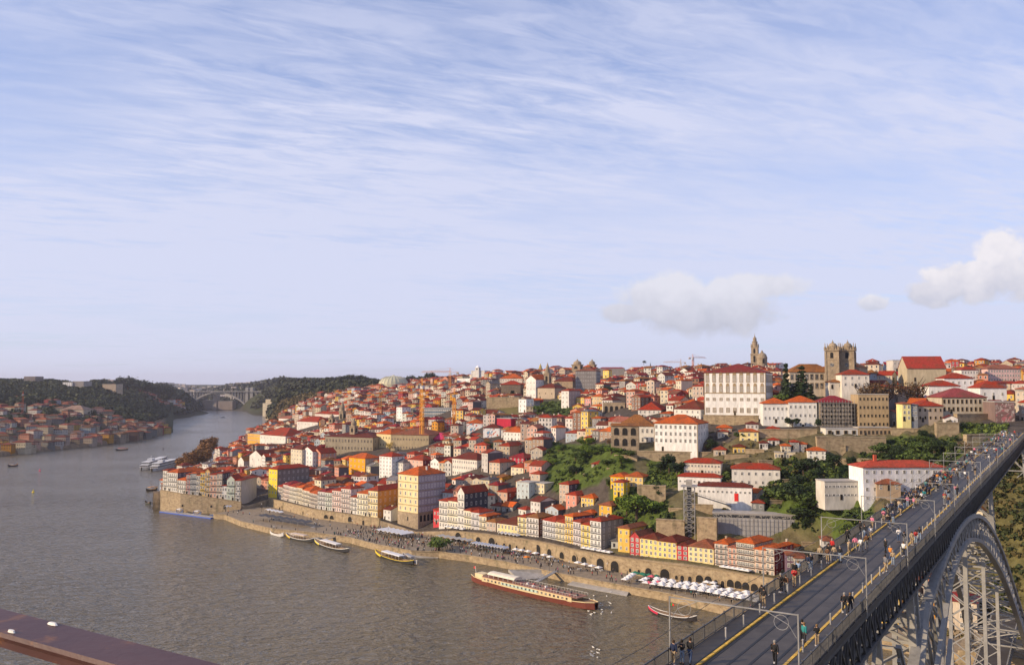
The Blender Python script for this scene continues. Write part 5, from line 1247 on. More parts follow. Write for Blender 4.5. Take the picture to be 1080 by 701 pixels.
# which hillside houses show largest from the viewpoint (rays against simple boxes)
bv = []; bf = []
def addbox(o, e, n, w, d, z0, z1):
    k = len(bv)
    for z in (z0, z1):
        for a, b in ((0, 0), (w, 0), (w, d), (0, d)): p = o + e * a + n * b; bv.append((p.x, p.y, z))
    bf.extend([(k, k + 1, k + 5, k + 4), (k + 1, k + 2, k + 6, k + 5), (k + 2, k + 3, k + 7, k + 6), (k + 3, k, k + 4, k + 7), (k + 4, k + 5, k + 6, k + 7)])
for c in CANDS:
    e = Vector((math.cos(c['ang']), math.sin(c['ang']))); n = Vector((-e.y, e.x)); addbox(Vector((c['A'].x, c['A'].y)), e, n, c['w'], c['d'], c['A'].z - 5, c['A'].z + c['h'] + 1)
for o in HOUSES:
    e = Vector((math.cos(o.rotation_euler.z), math.sin(o.rotation_euler.z))); n = Vector((-e.y, e.x))
    wl = [c for c in o.children if c.name.startswith('wall')][0].data.vertices
    addbox(Vector((o.location.x, o.location.y)), e, n, max(v.co.x for v in wl), max(v.co.y for v in wl), o.location.z - 5, o.location.z + max(v.co.z for v in wl))
bvh = BVHTree.FromPolygons(bv, bf)
for c in CANDS:
    e = Vector((math.cos(c['ang']), math.sin(c['ang']), 0)); n = Vector((-e.y, e.x, 0)); A = c['A']; vis = 0; tot = 0
    for a in (.15, .5, .85):
        for b, zf in ((-.02, .25), (-.02, .6), (-.02, .95), (.3, 1.12), (.7, 1.12)):
            p = A + e * (c['w'] * a) + n * (c['d'] * b) + Vector((0, 0, c['h'] * zf + (1 if zf > 1 else 0))); tot += 1
            dvec = p - CAMP; L = dvec.length
            hitp = bvh.ray_cast(CAMP, dvec.normalized(), L - .6)
            if hitp[0] is None: vis += 1
    c['vis'] = vis / tot; c['score'] = c['vis'] * c['w'] * (c['h'] + c['d'] * .4) / (A.y ** 2)
    if not (0 < proj(A)[0] < 1080): c['score'] = 0
CANDS.sort(key=lambda c: -c['score'])
n_named = sum(1 for o in HOUSES if o['category'] == 'house')
NIND = max(0, 298 - n_named)
ind = CANDS[:NIND]; rest = [c for c in CANDS[NIND:] if c['score'] > 0 or c['A'].y < 700 or c['seed'] < .5]

# labels that single each of them out: colours, place by the nearest named landmark, rank from the left
ORD = ['', 'second ', 'third ', 'fourth ', 'fifth ', 'sixth ', 'seventh ', 'eighth ', 'ninth ', 'tenth ', 'eleventh ', 'twelfth ', 'thirteenth ', 'fourteenth ', 'fifteenth ', 'sixteenth ', 'seventeenth ', 'eighteenth ']
groups = {}
for c in ind:
    ph, lx, ly = min(LANDMARKS, key=lambda L: (L[1] - c['px']) ** 2 + ((L[2] - c['py']) * 1.5) ** 2)
    dx, dy = c['px'] - lx, c['py'] - ly
    rel = ('left of' if dx < 0 else 'right of') if abs(dx) > abs(dy) * 1.3 else ('above' if dy < 0 else 'below')
    groups.setdefault((c['wn'], c['rn'], rel, ph), []).append(c)
for (wn, rn, rel, ph), L in groups.items():
    L.sort(key=lambda c: c['px'])
    for i, c in enumerate(L):
        if len(L) == 1: c['label'] = f"{wn} house with {rn} roof {rel} {ph}"
        else: c['label'] = f"{ORD[i] if i else 'leftmost '}{wn} {rn} roofed house {rel} {ph}" + ('' if not i else ', from left')
for i, c in enumerate(ind):
    small = c['A'].y > 560
    o = house('hillside_house', c['A'], c['ang'], c['w'], c['d'], c['h'], c['floors'], c['wall'], roof=c['kind'], rcol=c['roof'], rh=min(c['w'], c['d']) * c['rhk'], merged=small, base=-5,
              cols=max(2, int(c['w'] / 2.3)), scols=max(1, int(c['d'] / 4)) if c['seed'] < .6 else 0, chim=1 if c['seed'] > .55 else 0, door=not small, balc=False, ww=1.0, wh=1.6,
              side=None if c['seed'] < .8 else (.12, .11, .12))
    tag(o, c['label'], 'house', 'houses stacked up the hillside')
# the rest of the houses, too many and small to stand alone
def town(name, L, label, cat, wins=True):
    b = MB(); b.mi = 0
    for c in L:
        e = Vector((math.cos(c['ang']), math.sin(c['ang']), 0)); n = Vector((-e.y, e.x, 0)); A = c['A']; t = MB()
        t.col = c['wall']; shell(t, c['w'], c['d'], c['h'], c['kind'], min(c['w'], c['d']) * c['rhk'], -6)
        k0 = len(t.f)
        if wins and A.y < 1700:
            cols = max(2, int(c['w'] / 2.6)); fh = c['h'] / c['floors']
            for fl in range(c['floors']):
                for k in range(cols):
                    x = (k + .5) / cols * c['w']; z = fl * fh + .8
                    t.col = (.05, .05, .06); t.quad((x - .5, -.04, z), (x + .5, -.04, z), (x + .5, -.04, z + 1.6), (x - .5, -.04, z + 1.6), 0)
            for fl in range(c['floors']):
                for k in range(max(1, int(c['d'] / 4))):
                    y = (k + .5) / max(1, int(c['d'] / 4)) * c['d']; z = fl * fh + .8
                    t.quad((c['w'] + .04, y - .45, z), (c['w'] + .04, y + .45, z), (c['w'] + .04, y + .45, z + 1.5), (c['w'] + .04, y - .45, z + 1.5), 0)
        t.col = c['roof']; t.mi = 1; roof_mb(c['kind'], c['w'], c['d'], min(c['w'], c['d']) * c['rhk'], mb=t, z=c['h'] + .003); t.mi = 0
        if c['seed'] > .5: t.col = (.5, .45, .38); t.box(c['w'] * .3, c['w'] * .3 + .8, c['d'] * .5, c['d'] * .5 + 1, c['h'], c['h'] + min(c['w'], c['d']) * c['rhk'] + 1.0, 0)
        off = len(b.v)
        b.v += [tuple(A + e * v[0] + n * v[1] + Vector((0, 0, v[2]))) for v in t.v]; b.f += [tuple(i + off for i in f) for f in t.f]; b.m += t.m; b.c += t.c
    return tag(b.build(name, [M['town'], M['townroof']]), label, cat, kind='stuff')
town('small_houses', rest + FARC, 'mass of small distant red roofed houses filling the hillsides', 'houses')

# ------------------------------------------------------------------ trees and planting
def leaf_cloud(blobs, n, size, seed, flat=1.0):
    """many small leaf-clump faces spread through overlapping rounded masses"""
    r = np.random.RandomState(seed); vs = []; fs = []
    wts = np.array([b[3] ** 2 for b in blobs], float); wts /= wts.sum()
    for bi, nb in zip(range(len(blobs)), (wts * n).astype(int)):
        cx_, cy_, cz_, rad = blobs[bi]
        for _ in range(nb):
            d = r.normal(size=3); d /= np.linalg.norm(d); rr_ = rad * (r.rand() ** .35) * (1 + .18 * r.randn())
            c = np.array([cx_, cy_, cz_]) + d * rr_ * np.array([1, 1, flat])
            nn = d + r.normal(size=3) * .7; nn /= np.linalg.norm(nn)
            t = np.cross(nn, r.normal(size=3)); t /= np.linalg.norm(t); bq = np.cross(nn, t); s = size * (.5 + r.rand())
            k = len(vs); vs += [tuple(c + t * s), tuple(c + bq * s * .8), tuple(c - t * s), tuple(c - bq * s * .8)]; fs.append((k, k + 1, k + 2, k + 3))
    me = bpy.data.meshes.new('crown'); me.from_pydata(vs, [], fs); me.materials.append(M['leaf']); me.update(); return me
def trunk_mesh(h, r, seed, limbs=4):
    rd = random.Random(seed); b = MB(); b.tube([(0, 0, -2), (.1, 0, h * .4), (0, .15, h)], [r * 1.2, r, r * .5], 7)
    for k in range(limbs):
        a = rd.random() * 6.28; z = h * rd.uniform(.5, .9); L = h * rd.uniform(.5, .8)
        b.tube([(0, 0, z), (math.cos(a) * L * .4, math.sin(a) * L * .4, z + L * .4), (math.cos(a) * L * .7, math.sin(a) * L * .7, z + L * .9)], [r * .5, r * .35, r * .12], 5)
    return b.mesh('trunk', [M['bark']])
rt = random.Random(5); TREES = {'round': [], 'wide': [], 'cone': [], 'bush': [], 'bare': []}
for k in range(4):
    bl = [(0, 0, 6.2, 2.6)] + [(rt.uniform(-2.4, 2.4), rt.uniform(-2.4, 2.4), rt.uniform(4.4, 8), rt.uniform(1.2, 2.0)) for _ in range(8)]
    TREES['round'].append((trunk_mesh(5.2, .3, k), leaf_cloud(bl, 1500, .34, k)))
    bl = [(rt.uniform(-3.8, 3.8), rt.uniform(-3.2, 3.2), rt.uniform(3.6, 6), rt.uniform(1.2, 2.1)) for _ in range(11)]
    TREES['wide'].append((trunk_mesh(4, .35, k + 9, 5), leaf_cloud(bl, 1700, .34, k + 20, .7)))
    bl = [(0, 0, 1.2 + j * 1.05, max(.5, 1.75 - j * .17)) for j in range(10)]
    TREES['cone'].append((trunk_mesh(8, .25, k + 5, 0), leaf_cloud(bl, 1300, .28, k + 40, .8)))
    bl = [(rt.uniform(-2, 2), rt.uniform(-1.6, 1.6), rt.uniform(.6, 1.8), rt.uniform(.8, 1.4)) for _ in range(6)]
    TREES['bush'].append((None, leaf_cloud(bl, 700, .28, k + 60, .8)))
    bl = [(0, 0, 6, 2.2)] + [(rt.uniform(-2, 2), rt.uniform(-2, 2), rt.uniform(4.5, 7.5), 1.3) for _ in range(6)]
    TREES['bare'].append((trunk_mesh(6, .28, k + 30, 9), leaf_cloud(bl, 420, .2, k + 80)))
LG = (.10, .15, .02); DG = (.028, .045, .016); MG = (.062, .092, .02); OG = (.16, .085, .02); YG = (.42, .27, .02); BR = (.11, .065, .03)
def tree(kind, loc, h, col, label, name=None, group=None, cat='tree', sx=1.0):
    tm, cm = rt.choice(TREES[kind]); base = {'round': 9.2, 'wide': 7.6, 'cone': 12.3, 'bush': 3.0, 'bare': 8.8}[kind]; s = h / base
    name = name or {'round': 'broadleaf_tree', 'wide': 'spreading_tree', 'cone': 'conifer_tree', 'bush': 'shrub', 'bare': 'bare_tree'}[kind]
    if tm is None:
        o = link(name, cm, None, col); o.location = loc; o.rotation_euler = (0, 0, rt.random() * 6.3); o.scale = (s * sx, s * sx, s); return tag(o, label, cat, group)
    g = empty(name, loc, rt.random() * 6.3); g.scale = (s * sx, s * sx, s); link('trunk', tm, g); c = link('crown', cm, g, jit(col, .15)); return tag(g, label, cat, group)
TL = [('wide', 672, 549, 13, LG, 'big bright green round tree at the right edge of the riverside roofs', 1.25), ('round', 661, 545, 10, LG, 'rounded light green tree leaning left of the big bright one', 1.2),
      ('wide', 683, 530, 8, MG, 'dark green tree above the big bright round tree', 1), ('round', 694, 527, 7.5, DG, 'dark evergreen just left of the lift tower terraces', 1.1),
      ('round', 706, 499, 9, DG, 'dark green round tree left of the zigzag complex', 1.3), ('wide', 714, 501, 7, DG, 'spreading dark tree touching the upper zigzag wing', 1.1), ('round', 697, 500, 6, DG, 'small dark tree left of the large dark pair', 1),
      ('wide', 700, 473, 4.5, MG, 'small green tree in front of the arcaded seminary wing', 1.2), ('bare', 745, 478, 5.5, OG, 'rusty autumn tree by the right corner of the seminary', 1), ('bare', 722, 472, 4.5, OG, 'rusty autumn tree in front of the seminary block', 1.2),
      ('round', 751, 477, 6.5, DG, 'dark tree on the corner right of the seminary block', 1.2), ('bare', 643, 472, 5, OG, 'orange autumn tree left of the stone arcade', 1.2),
      ('cone', 829, 421, 22, DG, 'tall dark cypress against the palace side wall', .9), ('cone', 846, 423, 19, DG, 'broad dark conifer right of the tall cypress', 1.5), ('cone', 838, 425, 13, DG, 'lower dark conifer between the two tall ones', 1.4),
      ('round', 826, 425, 9, MG, 'green bushy tree at the foot of the cypress', 1), ('cone', 855, 424, 12, DG, 'small dark conifer at the right end of the palace garden', 1.5), ('round', 862, 419, 6, DG, 'dark round tree left of the white statue column', 1.2), ('wide', 880, 417, 7, DG, 'dark spreading tree below the cathedral', 1.2),
      ('round', 808, 446, 5, DG, 'small tree in front of the left orange roofed house', 1), ('round', 818, 447, 5, DG, 'round dark shrub tree beside the small one', 1.2), ('wide', 836, 451, 6, DG, 'dark tree between the two orange roofed white houses', 1), ('round', 863, 452, 5, DG, 'small dark tree at the foot of the scaffolded building', 1),
      ('wide', 780, 463, 4, MG, 'low green tree on the granite terrace beneath the palace', 1.1),
      ('bare', 925, 405, 14, BR, 'large bare brown tree between cathedral and plain church', 1.3), ('bare', 935, 407, 13, BR, 'second large bare brown tree before the plain church', 1.3), ('round', 926, 392, 11, BR, 'dark treetop on the skyline behind the cathedral', 1.5), ('bare', 915, 408, 11, BR, 'bare tree just right of the cathedral towers', 1.2),
      ('cone', 943, 417, 12, DG, 'dark evergreen column left of the red roofed church', 1), ('bare', 960, 417, 9, BR, 'bare tree below the plain church', 1.4), ('bare', 968, 416, 8, BR, 'small bare tree above the slate blue house', 1.2), ('bare', 990, 385, 8, OG, 'reddish autumn tree on the right skyline', 1.6), ('round', 1051, 388, 8, DG, 'dark round tree on the far right skyline', 1),
      ('wide', 520, 475, 7, MG, 'wide green tree among red roofs left of the crimson house', 1.7), ('wide', 527, 475, 6, DG, 'darker green tree among the roofs beside the wide one', 1.5), ('round', 540, 418, 6, DG, 'dark round tree before the dark stone building', 1), ('bare', 411, 477, 9, YG, 'golden yellow ginkgo tree beside the cream wing', 1.1),
      ('wide', 570, 436, 7, LG, 'light green trees on the cliff below the bell tower', 1.5), ('wide', 588, 438, 6, MG, 'green tree on the cliff left of the white slab house', 1.4), ('round', 640, 420, 10, DG, 'dark green tree in the houses below the crimson range', 1.6), ('round', 672, 405, 10, DG, 'dark tree group between skyline roofs', 1.6), ('round', 679, 384, 12, DG, 'big dark dome shaped tree on the skyline', 1.5), ('cone', 686, 386, 14, DG, 'pointed dark tree beside the dome shaped one', 1),
      ('round', 734, 415, 9, DG, 'dark green tree left of the white palace', 1.3), ('wide', 597, 424, 7, DG, 'dark tree near the yellow row house', 1.2),
      ('wide', 463, 583.5, 6.8, (.10, .14, .03), 'flat topped green tree growing on the quay among cafe awnings', 2.0),
      ('round', 655, 490, 5, LG, 'light green garden tree above the low garden house', 1), ('wide', 662, 484, 5, MG, 'small green garden tree right of the garden house', 1.4), ('wide', 630, 480, 4.5, LG, 'light green bush like tree on the upper garden terrace', 2), ('wide', 645, 479, 4.5, LG, 'pale leafy tree on the upper garden terrace below the arcade', 2), ('wide', 617, 487, 5, DG, 'dark tree at the left edge of the garden terraces', 1.4), ('wide', 608, 500, 5, DG, 'dark green shrubby tree above the alleys', 1.4),
      ('wide', 852, 500, 8, DG, 'dark ivy covered tree clump under the small cliff houses', 1.5), ('round', 880, 498, 8, DG, 'dark tree above the round cream annex', 1.2), ('wide', 845, 530, 9, DG, 'large dark thicket tree left of the cream annex', 1.6), ('wide', 858, 540, 9, MG, 'large green thicket tree below the cream annex', 1.6), ('round', 838, 520, 8, DG, 'dark tree beside the hillside block', 1.3), ('wide', 870, 534, 6, MG, 'green tree under the curved annex', 1.3),
      ('round', 898, 495, 6, DG, 'dark tree at the left corner of the long white building', 1.2), ('wide', 935, 482, 7, MG, 'green tree above the long white building', 1.4), ('wide', 955, 480, 5, DG, 'dark bush tree above the long white building', 1.6), ('wide', 975, 478, 6, MG, 'leafy tree above the right part of the long roof', 1.4), ('round', 975, 465, 5, DG, 'dark tree below the stone bastion', 1.4), ('bare', 1018, 482, 7, BR, 'brownish bare tree by the bridge walkway', 1.5)]
for kind, px, py, h, col, label, sx in TL:
    p = hit(px, py)
    if 824 < px < 864 and 418 < py < 426:      # palace garden, in front of the cathedral range
        Y = 474 if px < 850 else 468; q = 540 + F * ray(px, py)[0] / ray(px, py)[1]; p = Vector(((q - 540) / F * Y, Y, tz((q - 540) / F * Y, Y))); h *= 1.45; sx *= 1.25
    if kind == 'bare' and 905 < px < 972:
        Y = 464; x_, y_, _w = ray(px, 437); p = Vector((x_ / y_ * Y, Y, tz(x_ / y_ * Y, Y))); h = 15 + h * .4; sx *= .8
    if 'on the quay' in label: p = pz(463, 580, 3.0)
    tree(kind, p, h, col, label, sx=sx)
# autumn tree clump on the river bend and its neighbours
for i, (px, py, h) in enumerate([(190, 492, 13), (196, 491, 15), (202, 489, 16), (207, 487, 17), (213, 482, 19), (218, 477, 21), (222, 473, 19), (199, 494, 13), (210, 488, 15), (216, 484, 15)]):
    p = pz(px, py + 6, 5); tree('round', p, h, (.20, .10, .035), f'rust brown autumn tree, {["first", "second", "third", "fourth", "fifth", "sixth", "seventh", "eighth", "ninth", "tenth"][i]} placed in the river bend clump', group='autumn trees on the river bend', sx=1.25)
# shrubs and ivy filling the green slopes
def scatter_stuff(name, label, pts, size, col, seed, per=26, cat='undergrowth'):
    r = np.random.RandomState(seed); vs = []; fs = []
    for (x, y, z, R_) in pts:
        for _ in range(per):
            d = r.normal(size=3); d /= np.linalg.norm(d); c = np.array([x, y, z]) + d * R_ * r.rand() ** .4 * np.array([1, 1, .6]); t = r.normal(size=3); t /= np.linalg.norm(t)
            bq = np.cross(t, d); bq /= np.linalg.norm(bq) + 1e-9; s = size * R_ * (.5 + r.rand()); k = len(vs)
            vs += [tuple(c + t * s), tuple(c + bq * s), tuple(c - t * s), tuple(c - bq * s)]; fs.append((k, k + 1, k + 2, k + 3))
    me = bpy.data.meshes.new(name); me.from_pydata(vs, [], fs); me.materials.append(M['leaf'])
    return tag(link(name, me, None, col), label, cat, kind='stuff')
rs = random.Random(3)
def inzones(P, n, cond=None):
    out = []; xs = [a for a, b in P]; ys = [b for a, b in P]
    for _ in range(n):
        px, py = rs.uniform(min(xs), max(xs)), rs.uniform(min(ys), max(ys))
        if inpoly(px, py, P): p = hit(px, py); out.append((p.x, p.y, p.z + .2, rs.uniform(.7, 2.0)))
    return out
def clear(pts):
    return [p for p in pts if not any(overlap((Vector((p[0] - .5, p[1] - .5)), Vector((1, 0)), Vector((0, 1)), 1, 1), f, 0) for f in GRID.get(cell(Vector((p[0], p[1]))), []))]
pl = []
for Z in ZONES:
    if Z[-1] == GREEN: pl += inzones(Z[:-1], 260)
pl = clear(pl)
rk = clear(inzones([(740, 455), (870, 470), (870, 540), (740, 540)], 420) + inzones([(840, 560), (1040, 520), (1050, 690), (900, 690)], 500))
scatter_stuff('hillside_shrubs', 'mixed green shrubs and grass tufts covering the terraced slopes', pl[::2], .34, (.10, .135, .025), 1)
scatter_stuff('ivy_thicket', 'dark ivy and brambles over the cliffs and terraces', pl[1::2] + clear(inzones([(800, 485), (900, 485), (905, 560), (830, 560)], 420) + inzones([(640, 500), (690, 500), (720, 555), (650, 555)], 240) + inzones([(905, 465), (1005, 462), (1010, 488), (905, 488)], 240)), .34, (.032, .05, .015), 2)
cl = []
for _ in range(1500):
    q = rs.uniform(1035, 1180); Y = rs.uniform(285, 372); x = (q - 540) / F * Y; cl.append((x, Y, tz1(q, Y) + .3, rs.uniform(.6, 2.2)))
scatter_stuff('cliff_scrub', 'olive and brown scrub on the steep river cliff right of the bridge', cl[::3], .3, (.10, .08, .03), 4)
scatter_stuff('cliff_bushes', 'dark green bushes on the steep river cliff right of the bridge', [c for i, c in enumerate(cl) if i % 3], .3, (.045, .055, .02), 44)
scatter_stuff('slope_scrub', 'dry olive scrub dotting the rocky slopes', rk, .3, (.10, .085, .03), 6, per=22)
for i in range(95):
    Pz, c_, lb = [([(740, 462), (870, 470), (880, 560), (740, 540)], (DG, MG, DG), 'scrubby dark green tree rooted on the rocky slope below the palace'), ([(905, 464), (1008, 460), (1012, 488), (905, 488)], (DG, MG), 'dark green tree in the hedge belt above the long white building'),
                  ([(575, 470), (665, 470), (655, 520), (585, 520)], (LG, MG, MG), 'leafy green tree on the garden terraces above the alleys'), ([(815, 500), (905, 530), (915, 565), (800, 560)], (MG, DG, LG), 'green tree in the thicket below the cream annex')][i % 4]
    for _ in range(20):
        px, py = rs.uniform(740 if 'rocky' in lb else min(a for a, b in Pz), max(a for a, b in Pz)), rs.uniform(min(b for a, b in Pz), max(b for a, b in Pz))
        if inpoly(px, py, Pz):
            p = hit(px, py)
            if clear([(p.x, p.y)]) and not any(s0 < px < s1 and py - 12 < sb and py > st for s0, s1, st, sb, Y in SHIELD if Y > p.y): tree(rs.choice(('round', 'wide', 'bush')), p, rs.uniform(3, 6.5), rs.choice(c_), lb, group=lb.split(' tree ')[1], sx=rs.uniform(1, 1.5)); break
GT = {}
for o in COL.objects:
    if o.get('group', '') in ('rooted on the rocky slope below the palace', 'in the hedge belt above the long white building', 'on the garden terraces above the alleys', 'in the thicket below the cream annex'): GT.setdefault(o['group'], []).append(o)
for g_, L in GT.items():
    L.sort(key=lambda o: proj(o.location)[0])
    for i, o in enumerate(L): o['label'] = f'green tree, {nth(i + 1)} from left {g_}'
# woods on the far slopes
def wood(name, label, qr, yr, n, R0, col, seed, zmin=6, dens=None):
    r = random.Random(seed); pts = []
    for _ in range(n):
        q = r.uniform(*qr); Y = r.uniform(*yr); x = (q - 540) / F * Y; z = tz(x, Y)
        if z < zmin or (dens and not dens(q, Y, z)): continue
        if any(abs(x - c['A'].x) < 14 and abs(Y - c['A'].y) < 14 for c in FARC[:600]): continue
        k = R0 * r.uniform(.6, 1.4); pts.append((x, Y, z + k * .4, k))
    return scatter_stuff(name, label, pts, .22, col, seed, per=60, cat='woodland')
wood('left_bank_woods', 'dark pine and oak woods on the hill of the left bank', (-20, 178), (1250, 2050), 3400, 9, (.038, .048, .022), 31, 14, lambda q, Y, z: (Y > 1480 + (0 if q < 90 else -110)) or (math.sin(q * .21) * math.sin(Y * .017) > .2))
wood('headland_woods', 'dark trees covering the second headland', (100, 212), (2120, 2700), 1500, 13, (.036, .046, .022), 32, 8)
wood('ridge_woods', 'long dark wooded ridge on the skyline right of the far bridge', (262, 460), (1560, 2700), 3400, 12, (.045, .05, .022), 33, 12, lambda q, Y, z: Y > 1560 + max(0, 400 - q) * 1.5)
wood('ridge_scrub', 'brown and olive scrub on the slope above the river bend', (285, 420), (1320, 2000), 900, 6, (.12, .09, .035), 34, 14)
wood('far_woods', 'distant trees beyond the far road bridge', (110, 300), (2950, 4300), 1400, 17, (.05, .055, .03), 35, 10)
# trees that stand out singly against the far sky
for i, (px, py, h, Y) in enumerate([(128, 402, 22, 2150), (137, 403, 24, 2150), (146, 404, 20, 2150), (155, 405, 22, 2180), (167, 408, 24, 2300), (175, 409, 22, 2350)]):
    p = pd(px, py + 14, Y); tree('round', p, h + 20, (.036, .046, .022), f'{["leftmost", "second", "third", "fourth", "fifth", "sixth"][i]} dark rounded tree along the left headland skyline', group='trees on the headland skyline', sx=1.5)
for i, px in enumerate(list(range(330, 400, 7)) + [447, 455, 462, 432]):
    Y = 1900 if px < 420 else 1600; p = pd(px + rs.uniform(-2, 2), 414, Y); p.z = tz(p.x, p.y) - 2; tree('round', p, rs.uniform(17, 27), (.045, .052, .024), 'dark tree in the wooded ridge line left of the skyline arena' if px < 420 else 'bare brownish tree beside the skyline arena', group='ridge line trees' if px < 420 else 'trees beside the arena', sx=1.3)

# ------------------------------------------------------------------ great iron bridge
DK = 65.0                                       # height of the upper deck above the river
BO = pz(862, 700, DK); VPD = Vector((592 / F, 1, 0)); VPD.z = 0
bd = Vector((ray(1132, 405)[0] / ray(1132, 405)[1], 1, 0)).normalized(); BANG = math.atan2(bd.y, bd.x)
BW = 8.9; T0, T1_ = -95.0, 352.0
br = empty('iron_bridge', BO, BANG); tag(br, 'double deck iron arch bridge crowded with people crossing the river', 'bridge')
def bt_at(px, y=0.0):
    """distance along the bridge at which the line y metres in from the right edge crosses this bearing"""
    n = Vector((-bd.y, bd.x, 0)); p = BO + n * y; x, yy, w = ray(px, 560); tx = x / yy
    return (tx * p.y - p.x) / (bd.x - tx * bd.y)
b = MB(); b.box(T0, T1_, 0, BW, -.45, 0); b.build('deck', M['asphalt'], br)
for y0 in (0.0, BW - 1.75):
    b = MB(); b.box(T0, T1_, y0 + .1, y0 + 1.65, .004, .12); b.build('footway', M['asphalt'], br)
m, t, bs = newmat('yellow_line'); bs.inputs['Roughness'].default_value = .6
t.links.new(ramp(t, noise(t, worldpos(t), 1.4, 4, .6), [(.3, (.42, .25, .04)), (.6, (.75, .46, .05))]), bs.inputs['Base Color']); M['yline'] = m
for y0 in (1.72, BW - 1.95):
    b = MB(); x = T0
    while x < T1_: b.box(x, min(T1_, x + 2.9), y0, y0 + .22, .008, .125); x += 3.0
    b.build('yellow_kerb', M['yline'], br)
M['rail'] = simple('rail_groove', (.014, .013, .013), .5, .1, var=.2)
M['steelshade'] = simple('girder_paint_dark', (.10, .10, .105), .55, .15, var=.3)  # shadow on the girders painted in as a darker grey; railing shares it
for y0 in (2.55, 3.95, 5.25, 6.65):
    b = MB(); b.box(T0, T1_, y0, y0 + .2, .004, .02); b.build('tram_rail', M['rail'], br)
# lattice girders below both edges
for y0 in (.15, BW - .35):
    b = MB(); b.box(T0, T1_, y0, y0 + .2, -.95, -.46); b.box(T0, T1_, y0 - .1, y0 + .3, -4.2, -3.85); x = T0; k = 0
    while x < T1_ - 2:
        b.bar((x, y0 + .1, -.9), (x, y0 + .1, -3.9), .22); b.bar((x, y0 + .04, -.9), (x + 2.4, y0 + .04, -3.9), .16); b.bar((x + 2.4, y0 + .16, -.9), (x, y0 + .16, -3.9), .16); x += 2.4
    b.build('lattice_girder', M['steelshade'], br)
b = MB(); x = T0
while x < T1_: b.box(x, x + .25, .4, BW - .4, -1.1, -.46); b.bar((x, .3, -4), (x, BW - .3, -4), .2); b.bar((x, .3, -4), (x + 3.6, BW - .3, -4), .12); x += 3.6
b.build('cross_beams', M['steelshade'], br)
# railings
for side, y0 in ((0, .06), (1, BW - .06)):
    r = MB(); r.box(T0, T1_, y0 - .05, y0 + .05, 1.12, 1.2); r.box(T0, T1_, y0 - .03, y0 + .03, .16, .22); x = T0
    while x < T1_:
        near = x < 140
        for k in range(1, 12 if near else 7): xx = x + 2.4 * k / (12 if near else 7); r.box(xx - .018, xx + .018, y0 - .018, y0 + .018, .2, 1.12)
        x += 2.4
    x = T0
    while x < T1_: r.box(x - .06, x + .06, y0 - .07, y0 + .07, 0, 1.3); x += 2.4
    r.build('railing', M['steelshade'], br)
# arch: two ribs that spread towards their feet, each with outer and inner chords and lattice between
EXT = [(2, 22), (22, 41), (46, 54.5), (75, 60.3), (106, 61.6), (137, 57.5), (171, 46.5), (203, 30), (222, 18), (236, 7)]
INT = [(26, 0), (44, 28), (62, 48), (78, 56), (97, 58.2), (114, 57), (137, 52), (171, 40), (203, 23), (226, 7)]
def sm(P, n):
    xs = [p[0] for p in P]; zs = [p[1] for p in P]; out = []
    L = [0]
    for a, c in zip(P, P[1:]): L.append(L[-1] + math.hypot(c[0] - a[0], c[1] - a[1]))
    for k in range(n + 1):
        s = L[-1] * k / n; i = min(max(np.searchsorted(L, s) - 1, 0), len(P) - 2); f = (s - L[i]) / (L[i + 1] - L[i])
        p0, p1, p2, p3 = P[max(i - 1, 0)], P[i], P[i + 1], P[min(i + 2, len(P) - 1)]
        out.append(tuple(.5 * (2 * p1[j] + (p2[j] - p0[j]) * f + (2 * p0[j] - 5 * p1[j] + 4 * p2[j] - p3[j]) * f * f + (3 * p1[j] - p0[j] - 3 * p2[j] + p3[j]) * f ** 3) for j in (0, 1)))
    return out
NS = 46; E_ = sm(EXT, NS); I_ = sm(INT, NS)
def ry(side, z): sp = .6 + 3.6 * ((62 - z) / 55) ** 1.3 if z < 62 else .6; return (1.0 - sp) if side == 0 else (BW - 1.0 + sp)
def L3(side, p): return Vector((p[0], ry(side, p[1]), p[1] - DK))
for side in (0, 1):
    rib = MB()
    for a, c in zip(E_, E_[1:]): rib.bar(L3(side, a), L3(side, c), 1.15, .75)
    ro = rib.build('arch_rib', M['steel'], br); b = MB()
    for a, c in zip(I_, I_[1:]): b.bar(L3(side, a), L3(side, c), 1.1, .7)
    b.build('lower_chord', M['steel'], ro); b = MB()
    for k in range(NS):
        b.bar(L3(side, E_[k]), L3(side, I_[k]), .4); b.bar(L3(side, E_[k]), L3(side, I_[k + 1]), .3); b.bar(L3(side, E_[k + 1]), L3(side, I_[k]), .3)
    b.build('rib_lattice', M['steel'], ro)
b = MB()
for C_, w in ((E_, .35), (I_, .35)):
    for k in range(0, NS + 1, 2):
        b.bar(L3(0, C_[k]), L3(1, C_[k]), w)
        if k + 2 <= NS: b.bar(L3(0, C_[k]), L3(1, C_[k + 2]), .26); b.bar(L3(1, C_[k]), L3(0, C_[k + 2]), .26)
for k in range(0, NS + 1, 3): b.bar(L3(0, E_[k]), L3(1, I_[k]), .22); b.bar(L3(1, E_[k]), L3(0, I_[k]), .22)
b.build('wind_bracing', M['steelpale'], br)
